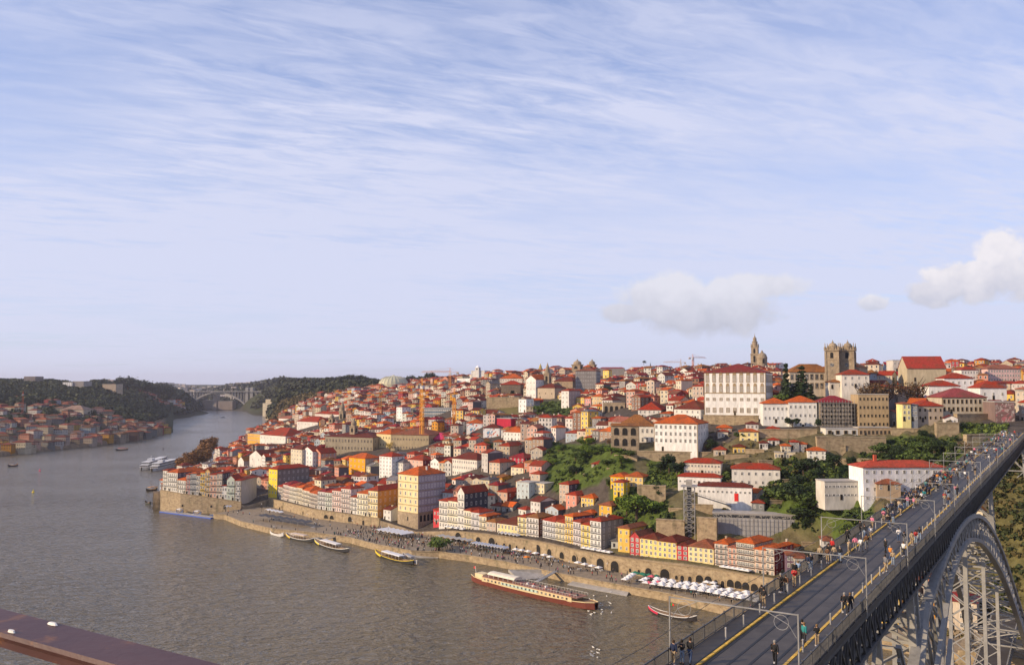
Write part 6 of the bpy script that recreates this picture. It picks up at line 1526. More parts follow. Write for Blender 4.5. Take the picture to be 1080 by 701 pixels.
# towers carrying the deck on the haunches and banks
def btower(t, zb, name='support_tower', w=5.0, mat='steelpale'):
    g = MB(); zt = -4.2; zb -= DK; n = max(2, int((zt - zb) / 8))
    def C(i, f): x = t + (-1 if i in (0, 3) else 1) * (w / 2 + (1 - f) * (zt - zb) * .035); y = (0.8 - (1 - f) * (zt - zb) * .05) if i in (0, 1) else (BW - .8 + (1 - f) * (zt - zb) * .05); return Vector((x, y, zb + (zt - zb) * f))
    o = None
    for i in range(4):
        q = MB(); q.bar(C(i, 0), C(i, 1), .85, .7); q.build('tower_leg', M[mat], br)
    g = MB()
    for k in range(n):
        for i in range(4):
            j = (i + 1) % 4; f0, f1 = k / n, (k + 1) / n
            g.bar(C(i, f1), C(j, f1), .4); g.bar(C(i, f0), C(j, f1), .32); g.bar(C(j, f0), C(i, f1), .32)
    g.build('tower_bracing', M[mat], br)
btower(48, 54, w=3); btower(163, 48, w=2, mat='steel'); btower(22, 8, w=8); btower(-35, 30, w=5); btower(318, 44, w=3, mat='steel')
# broad cross bracing between the bank tower and the haunch tower, on both faces
for y0 in (-1.2, BW + 1.2):
    for (ta, za, tb, zb_) in ((26, -5, 46, -26), (26, -26, 46, -5), (26, -26, 46, -48), (26, -48, 46, -26), (4, -5, 18, -26), (4, -26, 18, -5), (4, -28, 18, -50), (4, -50, 18, -28), (26, -26, 60, -10), (46, -26, 66, -14)):
        b = MB(); b.bar((ta, y0, za), (tb, y0, zb_), .5, .4)
        d_ = (Vector((tb, y0, zb_)) - Vector((ta, y0, za))); n_ = int(d_.length / 1.6)
        b.bar((ta, y0, za - 1.3), (tb, y0, zb_ - 1.3), .3)
        for k in range(n_):
            p_ = Vector((ta, y0, za)) + d_ * (k / n_); q_ = Vector((ta, y0, za)) + d_ * ((k + 1) / n_); b.bar(p_, q_ - Vector((0, 0, 1.3)), .14); b.bar(q_, p_ - Vector((0, 0, 1.3)), .14)
        b.build('cross_brace', M['steelpale'], br)
    for z_ in (-26, -48):
        b = MB(); b.bar((2, y0, z_), (50, y0, z_), .6, .5); b.build('strut', M['steelpale'], br)
for k in range(10):
    b = MB(); t_ = 4 + k * 5; z_ = -26; b.bar((t_, -1.2, z_), (t_, BW + 1.2, z_), .3); b.bar((t_, -1.2, z_), (t_ + 5, BW + 1.2, z_), .22); b.bar((t_, BW + 1.2, z_), (t_ + 5, -1.2, z_), .22); b.build('floor_lattice', M['steelpale'], br)
# masonry feet
for a_, c_ in ((224, 246), (3, 32)):
    b = MB(); b.box(a_, c_, -6, BW + 6, -70, -57.5); b.build('stone_pier', M['blocks'], br)
# lower deck with its hangers
zl = 11.5 - DK
b = MB(); b.box(-60, 262, .8, BW - .8, zl - .5, zl); b.build('lower_deck', M['asphalt'], br)
b = MB()
for y0 in (.7, BW - .9):
    b.box(-60, 262, y0, y0 + .2, zl - 2.6, zl - 2.3); b.box(-60, 262, y0, y0 + .15, zl + 1.0, zl + 1.1)
    x = -60
    while x < 260: b.bar((x, y0 + .1, zl - 2.4), (x + 2.5, y0 + .1, zl - .4), .2); b.bar((x + 2.5, y0 + .1, zl - 2.4), (x, y0 + .1, zl - .4), .2); b.bar((x, y0 + .1, zl - .5), (x, y0 + .1, zl + 1.05), .12); x += 2.5
b.build('lower_girder', M['steel'], br)
for t in (78, 111, 146, 180):
    zi = float(np.interp(t, [p[0] for p in I_], [p[1] for p in I_])) - DK
    for y0 in (1.2, BW - 1.2):
        b = MB(); b.bar((t, y0, zl), (t, y0, zi), .7, .9); b.build('hanger', M['steelpale'], br)
    b = MB(); z = zl + 4
    while z < zi - 4: b.bar((t, 1.2, z), (t, BW - 1.2, z + 5), .2); b.bar((t, BW - 1.2, z), (t, 1.2, z + 5), .2); z += 5
    b.build('hanger_bracing', M['steelpale'], br)
# overhead wire portals for the trams
px_l = [707, 808, 867, 908, 941, 964, 984, 1002]
t_first = bt_at(707, BW); step = (bt_at(941, BW) - t_first) / 4
def portal(t, i):
    g = empty('catenary_portal', br.matrix_world @ Vector((0, 0, 0)), 0); g.location = BO + bd * t; g.rotation_euler = (0, 0, BANG)
    for y in (-.12, BW + .12):
        b = MB(); b.box(-.045, .045, y - .045, y + .045, -.6, 4.7); b.build('pole', M['steel'], g)
    b = MB(); b.box(-.03, .03, -.1, BW + .1, 4.6, 4.68); b.build('beam', M['steel'], g)
    for s in (0, 1):
        b = MB(); yc = 1.0 if s == 0 else BW - 1.0
        pts = [(0, yc + .5 * math.cos(a), 4.0 + .5 * math.sin(a)) for a in [2 * math.pi * k / 14 for k in range(15)]]
        b.tube(pts, .022, 5); yy = 0 if s == 0 else BW
        b.tube([(0, yy, 3.1), (0, yy + (.5 if s == 0 else -.5), 3.9), (0, yy + (2.0 if s == 0 else -2.0), 4.6)], .024, 5)
        b.build('scroll_bracket', M['steel'], g)
    tag(g, f'{["nearest", "second", "third", "fourth", "fifth", "sixth", "seventh", "eighth", "ninth", "tenth", "eleventh", "farthest"][i]} tram wire portal along the bridge deck, pale steel poles and beam', 'catenary portal', 'tram wire portals on the bridge')
for i in range(12): portal(t_first + step * i, i)
for yy in (3.3, 6.0):
    b = MB(); 
    for i in range(-2, 11):
        a = Vector((t_first + step * i, yy, 4.6)); c = Vector((t_first + step * (i + 1), yy, 4.6)); mdl = (a + c) / 2 - Vector((0, 0, .25)); b.bar(a, mdl, .025); b.bar(mdl, c, .025)
    o = b.build('tram_wire', M['iron']); o.location = BO; o.rotation_euler = (0, 0, BANG); tag(o, ['right overhead tram wire above the bridge deck', 'left overhead tram wire above the bridge deck'][yy > 4], 'wire')
# bollards along the two yellow lines
bm_ = MB(); bm_.lathe([(.075, 0), (.075, .8), (.09, .82), (.09, .9), (.03, .95)], 10); bmesh_ = bm_.mesh('bollard', [M['steelpale']])
for s, y0 in ((0, 1.5), (1, BW - 1.5)):
    for k in range(46):
        t = 2 + k * 4.4
        o = link('bollard', bmesh_); o.location = BO + bd * t + Vector((-bd.y, bd.x, 0)) * y0 + Vector((0, 0, .12)); tag(o, f'thin steel bollard, {nth(k + 1)} from the near end along the {["right", "left"][s]} yellow line', 'bollard', ['bollards along the right yellow line', 'bollards along the left yellow line'][s])

# ------------------------------------------------------------------ people
def skin_mesh(name, joints, edges, radii, mats, level=1, root=0):
    me = bpy.data.meshes.new(name); me.from_pydata(joints, edges, []); o = bpy.data.objects.new(name + '_tmp', me); COL.objects.link(o)
    md = o.modifiers.new('skin', 'SKIN'); 
    for i, r in enumerate(radii): me.skin_vertices[0].data[i].radius = (r, r) if not isinstance(r, tuple) else r
    me.skin_vertices[0].data[root].use_root = True
    md.use_smooth_shade = True
    if level: s = o.modifiers.new('sub', 'SUBSURF'); s.levels = level; s.render_levels = level
    dg = bpy.context.evaluated_depsgraph_get(); m2 = bpy.data.meshes.new_from_object(o.evaluated_get(dg)); m2.name = name
    m2.materials.clear()
    for m_ in mats: m2.materials.append(m_)
    bpy.data.objects.remove(o); bpy.data.meshes.remove(me); return m2
POSES = []
def pose(step, arm, elbow, turn=0, lean=0, phone=False):
    """1.72 m figure: pelvis, spine, neck, head, arms with hands, legs with feet"""
    L = .03
    J = {'pel': (0, 0, .93), 'wst': (0, .01 + lean * .3, 1.08), 'chs': (0, lean * .7, 1.32), 'nck': (0, lean, 1.48), 'hd1': (0, lean - .015, 1.56), 'hd2': (0, lean - .02, 1.66)}
    for s, sg in (('L', -1), ('R', 1)):
        st = step * sg
        J['hp' + s] = (.09 * sg, 0, .9); J['kn' + s] = (.10 * sg, -st * .22 - abs(step) * .05, .5); J['an' + s] = (.10 * sg, -st * .36 + (.10 if st < 0 else 0) * abs(step), .09 + (.05 if st < 0 and step else 0)); J['ft' + s] = (.11 * sg, J['an' + s][1] - .15, .035 + (.02 if st < 0 and step else 0))
        J['sh' + s] = (.18 * sg, lean, 1.41); a = -arm * sg
        J['el' + s] = (.24 * sg, lean + a * .2 + .03, 1.14); J['wr' + s] = (.24 * sg, lean + a * .3 - elbow * .2, .92 + elbow * .22); J['hn' + s] = (.235 * sg, J['wr' + s][1] - .04 - elbow * .05, J['wr' + s][2] - .08 + elbow * .06)
        if phone: J['el' + s] = (.22 * sg, lean - .1, 1.18); J['wr' + s] = (.12 * sg, lean - .3, 1.36); J['hn' + s] = (.06 * sg, lean - .36, 1.43)
    return J
RAD = {'pel': .13, 'wst': .12, 'chs': .145, 'nck': .055, 'hd1': .075, 'hd2': .09, 'hp': .085, 'kn': .055, 'an': .038, 'ft': .035, 'sh': .06, 'el': .04, 'wr': .03, 'hn': .035}
def sub(J, names, edges, add, mats, nm, root):
    idx = {n: i for i, n in enumerate(names)}
    return skin_mesh(nm, [J[n] for n in names], [(idx[a], idx[c]) for a, c in edges], [RAD.get(n, RAD.get(n[:2], .05)) + add.get(n, add.get(n[:2], add.get('*', 0))) for n in names], mats, 1, idx[root])
for (st, ar, el, ln_, ph) in ((0, 0, .2, 0, False), (.9, .9, .3, -.02, False), (.6, .5, .1, 0, False), (0, .1, 1.0, -.03, False), (0, 0, 0, -.04, True), (-.8, -.8, .4, -.02, False)):
    J = pose(st, ar, el, 0, ln_, ph); S = ('L', 'R')
    full = ['pel', 'wst', 'chs', 'nck', 'hd1', 'hd2'] + [a + s for s in S for a in ('hp', 'kn', 'an', 'ft', 'sh', 'el', 'wr', 'hn')]
    ed = [('pel', 'wst'), ('wst', 'chs'), ('chs', 'nck'), ('nck', 'hd1'), ('hd1', 'hd2')] + [(a + s, c + s) for s in S for a, c in (('hp', 'kn'), ('kn', 'an'), ('an', 'ft'), ('sh', 'el'), ('el', 'wr'), ('wr', 'hn'))] + [('pel', 'hpL'), ('pel', 'hpR'), ('chs', 'shL'), ('chs', 'shR')]
    body = sub(J, full, ed, {}, [M['skin']], 'body', 'pel')
    jn = ['pel', 'wst', 'chs', 'nck'] + [a + s for s in S for a in ('sh', 'el', 'wr')]
    jk = sub(J, jn, [e for e in ed if e[0] in jn and e[1] in jn], {'*': .03, 'nck': .012, 'pel': .03}, [M['cloth']], 'jacket', 'chs')
    tn = ['pel'] + [a + s for s in S for a in ('hp', 'kn', 'an')]
    tr = sub(J, tn, [e for e in ed if e[0] in tn and e[1] in tn], {'*': .022, 'pel': -.005}, [M['cloth']], 'trousers', 'pel')
    b = MB(); hx, hy, hz_ = J['hd2']; b.lathe([(.02, hz_ + .115), (.075, hz_ + .095), (.108, hz_ + .03), (.108, hz_ - .03), (.085, hz_ - .1)], 12, 0, hy + .022); hr = b.mesh('hair', [M['cloth']])
    b = MB()
    shm = []
    for s in S: x, y, z = J['an' + s]; b = MB(); b.bar((x, y + .05, z - .04), (x, y - .19, z - .055), .095, .08); shm.append(b.mesh('shoe', [M['cloth']]))
    shm = tuple(shm); POSES.append((body, jk, tr, hr, shm))
JC = [('black', (.012, .012, .015)), ('black', (.02, .02, .022)), ('navy', (.02, .03, .07)), ('grey', (.18, .18, .19)), ('white', (.75, .74, .72)), ('red', (.5, .03, .03)), ('beige', (.42, .32, .2)), ('brown', (.14, .07, .035)), ('teal', (.03, .22, .22)),
      ('orange', (.7, .25, .04)), ('pink', (.65, .2, .3)), ('olive', (.1, .11, .04)), ('light blue', (.3, .42, .6))]
TC = [('blue jeans', (.05, .08, .16)), ('black trousers', (.015, .015, .018)), ('dark trousers', (.03, .03, .035)), ('grey trousers', (.2, .2, .2)), ('light jeans', (.25, .32, .42)), ('tan trousers', (.35, .26, .16))]
rp = random.Random(21)
BP = []
def person_on_bridge(t, y, ang, jc=None, k=None, tc_=None, far=False):
    k = rp.randrange(len(POSES)) if k is None else k; jc = jc or (rp.choice(JC[:3]) if rp.random() < .5 else rp.choice(JC)); tc_ = tc_ or rp.choice(TC)
    g = empty('person', BO + bd * t + Vector((-bd.y, bd.x, 0)) * y + Vector((0, 0, .125 if (y < 1.7 or y > BW - 1.7) else .01)), ang)
    h = rp.uniform(.93, 1.07); g.scale = (h, h, h); body, jk, tr, hr, sh = POSES[k]
    link('body', body, g); link('jacket', jk, g, jc[1]); link('trousers', tr, g, tc_[1])
    link('hair', hr, g, rp.choice([(.02, .015, .01), (.06, .035, .02), (.2, .12, .05), (.3, .28, .25)])); sc_ = rp.choice([(.02, .02, .02), (.6, .6, .6)]); [link('shoe', k_, g, sc_) for k_ in sh]
    BP.append((g, jc[0], tc_[0], t, y, k))
def from_px(px, py): p = pz(px, py, DK + .05); d = p - BO; return d.x * bd.x + d.y * bd.y, -d.x * bd.y + d.y * bd.x
NEAR = [(695.5, 699, 'navy'), (719.5, 700.5, 'black'), (728, 700.5, 'black'), (806, 641, 'black'), (801, 636, 'black'), (824, 625, 'black'), (829, 625, 'brown'), (838, 619, 'red'), (852, 602, 'navy'), (855.5, 601, 'black'),
        (834, 611, 'black'), (840, 609, 'light blue'), (848.5, 679, 'teal'), (846, 676, 'black'), (862, 682, 'black'), (817.5, 700.5, 'black'), (864.7, 593, 'beige'), (874, 590, 'black'), (878, 585, 'red'), (891, 648, 'black'), (897, 647, 'black'),
        (934, 604, 'grey'), (942, 597, 'beige'), (939, 590, 'orange'), (953, 587, 'white'), (934, 582, 'black'), (948, 571, 'white'), (954, 574, 'black'), (962, 575, 'beige'), (966, 574, 'red'), (970, 570, 'black'),
        (864, 592, 'black'), (873, 594, 'brown'), (880, 591, 'beige'), (886, 592, 'black'), (894, 573, 'black'), (896, 585, 'beige'), (902, 580, 'pink'), (908, 581, 'white'), (914, 578, 'brown'), (906, 563, 'black'), (912, 568, 'black'), (918, 568, 'white'), (920, 558, 'pink')]
JD = dict(JC)
def nearang(): return BANG - math.pi / 2 + (math.pi if rp.random() < .5 else 0) + rp.uniform(-.5, .5)
for px, py, c in NEAR:
    t, y = from_px(px, py); y = min(max(y, .45), BW - .45); person_on_bridge(t, y, nearang(), (c, JD[c]), tc_=rp.choice(TC))
for _ in range(420):
    if len(BP) > 268: break
    u = rp.random(); t = rp.uniform(62, 140) if rp.random() < .38 else 90 + 245 * u ** .8
    r_ = rp.random()
    y = rp.uniform(BW - 2.7, BW - .4) if r_ < (.62 if t > 140 else .8) else (rp.uniform(.5, 1.6) if r_ < .65 else rp.uniform(1.8, BW - 2))
    if t < 85 and r_ >= .7 or t < 66: continue
    if any(abs(t - q[3]) < .6 and abs(y - q[4]) < .6 for q in BP): continue
    person_on_bridge(t, y, nearang())
BP.sort(key=lambda q: q[3])
grp = {}
for q in BP: grp.setdefault((q[1], q[2], q[4] > BW / 2), []).append(q)
for (jc, tcn, left), L in grp.items():
    for i, q in enumerate(L):
        o_ = ['nearest', 'second nearest', 'third nearest', 'fourth nearest', 'fifth nearest', 'sixth nearest', 'seventh nearest', 'eighth nearest', 'ninth nearest', 'tenth nearest', 'eleventh nearest', 'twelfth nearest', 'thirteenth nearest', 'fourteenth nearest', 'fifteenth nearest', 'sixteenth nearest'][min(i, 15)]
        tag(q[0], f'person in {jc} jacket and {tcn} on {"left" if left else "right"} half of bridge' + (f', {o_} such' if len(L) > 1 else ''), 'person', 'people crossing the bridge')
print('bridge people', len(BP))
# small figures on the quay: nearest ones singly, the packed crowd as one mass
def fig_mesh(nm, seedc):
    b = MB()
    b.tube([(-.09, 0, 0), (-.09, 0, .85)], [.07, .1], 5, 1); b.tube([(.09, 0, 0), (.09, 0, .85)], [.07, .1], 5, 1)
    b.tube([(0, 0, .8), (0, 0, 1.1), (0, 0, 1.4), (0, 0, 1.5)], [.17, .18, .2, .07], 7, 0)
    b.tube([(-.2, 0, 1.42), (-.26, -.05, 1.1), (-.22, -.15, .88)], [.07, .055, .04], 5, 0); b.tube([(.2, 0, 1.42), (.26, .05, 1.1), (.24, 0, .85)], [.07, .055, .04], 5, 0)
    b.lathe([(.03, 1.48), (.09, 1.55), (.1, 1.64), (.05, 1.75)], 7, 0, 0, 2)
    return b.mesh(nm, [M['cloth'], M['iron'], M['skin']])
FM = fig_mesh('person', 0)
def wl_pt(q, off):
    p = wallat(q, 0); p2 = wallat(q + 1, 0); d = (Vector((p2.x, p2.y)) - Vector((p.x, p.y))).normalized(); n = Vector((d.y, -d.x)); return Vector((p.x + n.x * off, p.y + n.y * off, 3.0)), math.atan2(d.y, d.x)
def onquay(x, y):
    return inpoly(x, y, poly)
QP = []; tries = 0
def qdens(px): return 1 if 395 < px < 600 else .75
while len(QP) < 640 and tries < 20000:
    tries += 1; px = rp.choice([rp.uniform(400, 600), rp.uniform(270, 840), rp.uniform(395, 520)]); p, a = wl_pt(px, rp.uniform(1.5, 44) if px < 520 else rp.uniform(1.5, 24))
    if onquay(p.x, p.y) and not any(overlap((Vector((p.x - .4, p.y - .4)), Vector((1, 0)), Vector((0, 1)), .8, .8), f, 0) for f in GRID.get(cell(Vector((p.x, p.y))), [])): QP.append(p)
QP.sort(key=lambda p: p.y)
nq = 297 - len(BP)
for i, p in enumerate(QP[:nq]):
    c = rp.choice(JC + [('black', (.015, .015, .02))] * 12); o = link('person', FM, None, c[1]); o.location = p; o.rotation_euler = (0, 0, rp.random() * 6.3)
    tag(o, f'tiny person in {c[0]} clothes among the strollers on the stone quay', 'person', f'strollers in {c[0]} on the quay')
b = MB()
for p in QP[nq:]:
    c = rp.choice(JC + JC[:5] * 2)[1]; t = MB(); t.col = (.03, .03, .035); t.box(-.17, .17, -.1, .1, 0, .85); t.col = c; t.tube([(0, 0, .82), (0, 0, 1.15), (0, 0, 1.45)], [.2, .21, .16], 6); t.col = (.4, .25, .18); t.lathe([(.04, 1.47), (.1, 1.56), (.1, 1.66), (.04, 1.75)], 6)
    off = len(b.v); b.v += [(p.x + v[0], p.y + v[1], p.z + v[2]) for v in t.v]; b.f += [tuple(i + off for i in f) for f in t.f]; b.m += t.m; b.c += t.c
tag(b.build('crowd', M['town']), 'dense crowd of tiny people on the square and quay', 'crowd', kind='stuff')

# ------------------------------------------------------------------ parasols, awnings and stalls on the quay
def parasol_mesh(s=1.3):
    b = MB(); z0, z1 = 2.25, 2.85
    P = [(-s, -s), (0, -s * 1.02), (s, -s), (s * 1.02, 0), (s, s), (0, s * 1.02), (-s, s), (-s * 1.02, 0)]
    vs = [(x, y, z0) for x, y in P] + [(0, 0, z1)] + [(x, y, z0 - .2) for x, y in P]
    b._add(vs, [(i, (i + 1) % 8, 8) for i in range(8)] + [(i + 9, (i + 1) % 8 + 9, (i + 1) % 8, i) for i in range(8)]); return b.mesh('canopy', [M['cloth']])
PM = parasol_mesh(); b = MB(); b.lathe([(.3, 0), (.3, .08), (.04, .1), (.035, 2.8)], 6); PP = b.mesh('pole', [M['steelpale']])
def parasol(p, ang, col=(.8, .79, .77), label='white square parasol in the packed cafe rows by the river wall', group='white parasols by the river wall'):
    g = empty('parasol', p, ang); link('canopy', PM, g, col); link('pole', PP, g); tag(g, label, 'parasol', group)
npar = 0
for row_, off in enumerate((8.0, 11.2, 14.4, 17.6)):
    q = 676 + row_ * 2; nr_ = 0
    while q < 838:
        p, a = wl_pt(q, off + rp.uniform(-.4, .4)); q += rp.uniform(7.4, 8.6) * 350 / p.y
        if q > 842 or (row_ == 0 and rp.random() < .25) or (690 < q < 700): continue
        nr_ += 1; parasol(p, a + rp.uniform(-.12, .12), label=f'white parasol, {nth(nr_)} from left in the {["row nearest the wall", "second row from the wall", "third row from the wall", "row nearest the water"][row_]}'); npar += 1
for k in range(7):
    p, a = wl_pt(674 + k * 3.6, 4.5 + (k % 2) * 1); parasol(p, a, (.02, .16, .10), 'dark green parasol beside the arches left of the white parasol rows', 'green parasols by the arches')
for q, off in ((745, 3), (752, 3), (616, 5), (624, 5.5), (632, 6), (640, 6.5), (590, 6), (583, 5.5), (575, 6), (566, 6), (558, 6), (552, 6)):
    p, a = wl_pt(q, off); parasol(p, a, label='white parasol beside an arch of the river wall', group='white parasols along the arches')
p, a = wl_pt(582, 15); parasol(p, a, (.7, .22, .03), 'single orange parasol at the top of the boat ramp', 'orange parasol'); 
for q, off in ((693, 6), (706, 14), (700, 17)): p, a = wl_pt(q, off); parasol(p, a, (.65, .12, .16), 'pink red parasol standing among the white ones', 'red parasols')
# parasols on the wall-top terraces
for q in (757, 762, 767, 772, 777, 782): 
    p, a = wl_pt(q, -2.2); p.z = 8.9; parasol(p, a, label='white parasol on the wall top terrace beneath the galleried house', group='white parasols on the wall top terrace')
for q in (612, 617, 622, 628, 633, 638): p, a = wl_pt(q, -2.2); p.z = 8.3; parasol(p, a, label='white parasol on the wall top terrace beside the grey sided house', group='white parasols under the grey sided house')
for q in (470, 475, 480, 486): p, a = wl_pt(q, -1.8); p.z = 7.2; parasol(p, a, label='white parasol on the wall top right of the square', group='white parasols right of the square')
# long white marquees
def marquee(name, label, q0, q1, off, w, n, z=3.0, col=(.8, .79, .78), h=2.9, ridge=True):
    if isinstance(q0, tuple): p0 = pz(*q0, z + h); p1 = pz(*q1, z + h)
    else: p0, a = wl_pt(q0, off); p1, _ = wl_pt(q1, off)
    L = (Vector((p1.x, p1.y)) - Vector((p0.x, p0.y))).length; a = math.atan2(p1.y - p0.y, p1.x - p0.x)
    g = empty(name, (p0.x, p0.y, z), a)
    for k in range(n):
        b = MB(); x0, x1 = L * k / n + .05, L * (k + 1) / n - .05; xm = (x0 + x1) / 2
        b.extr([(x0, h), (xm, h + .7), (x1, h), (x1, h - .15), (xm, h + .55), (x0, h - .15)], -w / 2, w / 2, axis='y'); b.build('canopy', M['cloth'], g, col)
        for y in (-w / 2 + .1, w / 2 - .1): b = MB(); b.box(x0, x0 + .1, y, y + .1, 0, h); b.build('post', M['steelpale'], g)
    return tag(g, label, 'marquee')
marquee('marquee', 'long white marquee row on the quay below the low yellow house', 513, 548, 10, 4.2, 11)
marquee('marquee', 'row of large white tent roofs at the edge of the square', 424, 452, 14, 9, 6)
marquee('marquee', 'grey white awning roof behind the quay tree', 472, 506, 6.5, 4.5, 6, col=(.5, .48, .45))
marquee('marquee', 'narrow white awning in front of the low yellow house', 525, 545, -1.5, 2.6, 5, z=7.8, h=2.4)
marquee('marquee', 'dark grey long cafe roof on the quay left of the moored boats', (273, 542.5), (326, 550.5), 9, 6, 7, col=(.10, .10, .11))
marquee('marquee', 'pale awning strip behind the dark cafe roof', (281, 537), (297, 540), 2.5, 3, 4)
marquee('kiosk_tent', 'small white ticket tent on the landing by the curved wall end', 246, 252, 7.5, 3.4, 2)
# tables and chairs under the canopies
def table_mesh():
    b = MB(); b.lathe([(.3, 0), (.3, .03), (.04, .05), (.04, .7), (.42, .71), (.42, .75)], 8)
    for a in (0, 1.57, 3.14, 4.71):
        x, y = math.cos(a) * .75, math.sin(a) * .75; b.box(x - .2, x + .2, y - .2, y + .2, .42, .46); b.box(x * 1.27 - .2 * abs(math.sin(a)) - .02, x * 1.27 + .2 * abs(math.sin(a)) + .02, y * 1.27 - .2 * abs(math.cos(a)) - .02, y * 1.27 + .2 * abs(math.cos(a)) + .02, .46, .85)
        for dx in (-.17, .17): b.box(x + dx - .02, x + dx + .02, y - .02, y + .02, 0, .42)
    return b.mesh('cafe_table', [M['obj']])
TMsh = table_mesh()
for _ in range(150):
    q = rp.choice([rp.uniform(676, 838), rp.uniform(476, 640), rp.uniform(510, 560)]); p, a = wl_pt(q, rp.uniform(3, 17) if q > 660 else rp.uniform(3, 11))
    o = link('cafe_table', TMsh, None, rp.choice([(.05, .05, .06), (.5, .5, .5), (.12, .06, .03)])); o.location = p; o.rotation_euler = (0, 0, rp.random() * 3); tag(o, 'cafe table with its chairs set out along the arcaded river wall', 'cafe table', 'cafe tables along the quay')

# ------------------------------------------------------------------ ramps and jetties
def slab(name, label, pts, z0, z1, thick=1.2, mat='concrete', cat='ramp'):
    """a sloping slab: two shore points at height z1, two water points at z0"""
    a, b_, c, d = pts; b = MB(); P = [pz(*a, z1), pz(*b_, z1), pz(*c, z0), pz(*d, z0)]; T = Vector((0, 0, thick))
    b._add([p - T for p in P] + P, [(0, 1, 2, 3), (4, 7, 6, 5), (0, 4, 5, 1), (1, 5, 6, 2), (2, 6, 7, 3), (3, 7, 4, 0)])
    return tag(b.build(name, M[mat], fix=True), label, cat)
slab('slipway', 'pale stone slipway sloping into the river below the square', [(428, 578), (464, 580), (462, 588), (432, 588)], .15, 3.1)
slab('slipway', 'long pale slipway behind the moored red barge', [(536, 600), (590, 600), (597, 607), (548, 611)], .2, 3.1)
slab('stone_apron', 'low stone apron under the quay wall right of the barge', [(606, 611), (664, 622), (661, 628), (598, 616)], .15, 1.2)
# floating blue edged pontoon at the curved wall
def pontoon(name, label, pa, pb_, w, col, z=.7):
    A = pz(*pa, 0); C = pz(*pb_, 0); L = (C - A).length; g = empty(name, A, math.atan2(C.y - A.y, C.x - A.x)); b = MB(); b.box(0, L, 0, w, -.6, z); b.build('float', M['obj'], g, col)
    b = MB(); b.box(0, L, .12, w, z + .003, z + .12); b.build('decking', M['concrete'], g)
    for k in range(int(L / 4) + 1):
        b = MB(); b.box(k * 4, k * 4 + .08, .1, .18, z, z + 1); b.build('rail_post', M['steelpale'], g)
    return tag(g, label, 'pontoon'), L
pontoon('pontoon', 'long floating landing stage with blue edge along the curved wall', (168, 540), (222, 547), 5, (.06, .12, .45))
pontoon('pontoon', 'short blue landing stage joining the quay end', (221, 544), (237, 543.5), 4, (.15, .25, .5))
pontoon('pontoon', 'narrow jetty holding the leftmost white roofed river boat', (300, 560), (316, 564), 3, (.3, .28, .25))
pontoon('pontoon', 'floating jetty between the two white roofed boats', (330, 570), (352, 566), 4, (.3, .28, .25))
pontoon('pontoon', 'timber jetty behind the yellow boat', (398, 580), (424, 586), 3.5, (.25, .2, .15))
def gangway(label, pa, za, pb_, zb, w=1.8):
    b = MB(); A = pz(*pa, za); C = pz(*pb_, zb); b.bar(A, C, w, .25); d = (C - A).normalized(); n = d.cross(Vector((0, 0, 1))).normalized() * (w / 2)
    for s in (1, -1): b.bar(A + n * s + Vector((0, 0, 1)), C + n * s + Vector((0, 0, 1)), .1); [b.bar(A.lerp(C, k / 6) + n * s, A.lerp(C, k / 6) + n * s + Vector((0, 0, 1)), .08) for k in range(7)]
    return tag(b.build('gangway', M['steelpale']), label, 'gangway')
gangway('grey gangway sloping down to the left white roofed boat', (332, 555), 3.2, (306, 563), 1)
gangway('grey gangway sloping down between the two white roofed boats', (366, 563), 3.2, (340, 569), 1)
gangway('steep gangway from the quay to the middle of the barge', (586, 602), 3.2, (566, 613), 2.4)

# ------------------------------------------------------------------ boats
def hull(L, W, hgt, sheer=.6, prow=1.0, n=14, flat=.6, z0=-.3):
    """pointed hull built from stations; returns mesh builder with 0 hull side and 1 deck"""
    b = MB(); rows = []
    for i in range(n + 1):
        f = i / n; x = L * f; wd = W / 2 * (min(1, (math.sin(math.pi * min(max(f, .001), .999)) ** flat)) if prow else 1); wd = max(wd, .06)
        e = abs(2 * f - 1) ** 3; z = hgt + sheer * e
        rows.append([(x, -wd, z), (x, -wd * .85, z0 + (e * sheer * .6)), (x, 0, z0 - .3 + e * sheer * .7), (x, wd * .85, z0 + (e * sheer * .6)), (x, wd, z), ])
    vs = [v for r in rows for v in r]; fs = []; ms = []
    for i in range(n):
        for j in range(4): fs.append((i * 5 + j, i * 5 + j + 1, (i + 1) * 5 + j + 1, (i + 1) * 5 + j))
    b._add(vs, fs, 0)
    dk = [(x, y, z - .25) for (x, y, z) in [r[0] for r in rows] + [r[4] for r in rows][::-1]]
    for i in range(n): b._add([(rows[i][0][0], rows[i][0][1], rows[i][0][2] - .22), (rows[i + 1][0][0], rows[i + 1][0][1], rows[i + 1][0][2] - .22), (rows[i + 1][4][0], rows[i + 1][4][1], rows[i + 1][4][2] - .22), (rows[i][4][0], rows[i][4][1], rows[i][4][2] - .22)], [(0, 1, 2, 3)], 1)
    return b, rows
def rail_strip(rows, dz, t=.12, dy=1.03):
    b = MB()
    for s in (0, 4):
        for r0, r1 in zip(rows, rows[1:]): a = Vector(r0[s]); c = Vector(r1[s]); a.y *= dy; c.y *= dy; b.bar(a + Vector((0, 0, dz)), c + Vector((0, 0, dz)), t, .22)
    return b
def boat_root(name, label, pa, pb_, cat='boat', group=None):
    A = pz(*pa, 0); C = pz(*pb_, 0); g = empty(name, A, math.atan2(C.y - A.y, C.x - A.x)); tag(g, label, cat, group); return g, (C - A).length
DECKC = (.35, .22, .12)
def two(b, g, name, c1, c2):
    o = b.build(name, [M['obj'], M['woodd']], g, c1); return o
M['woodd'] = simple('deck_timber', (.30, .19, .10), .8, var=.25)
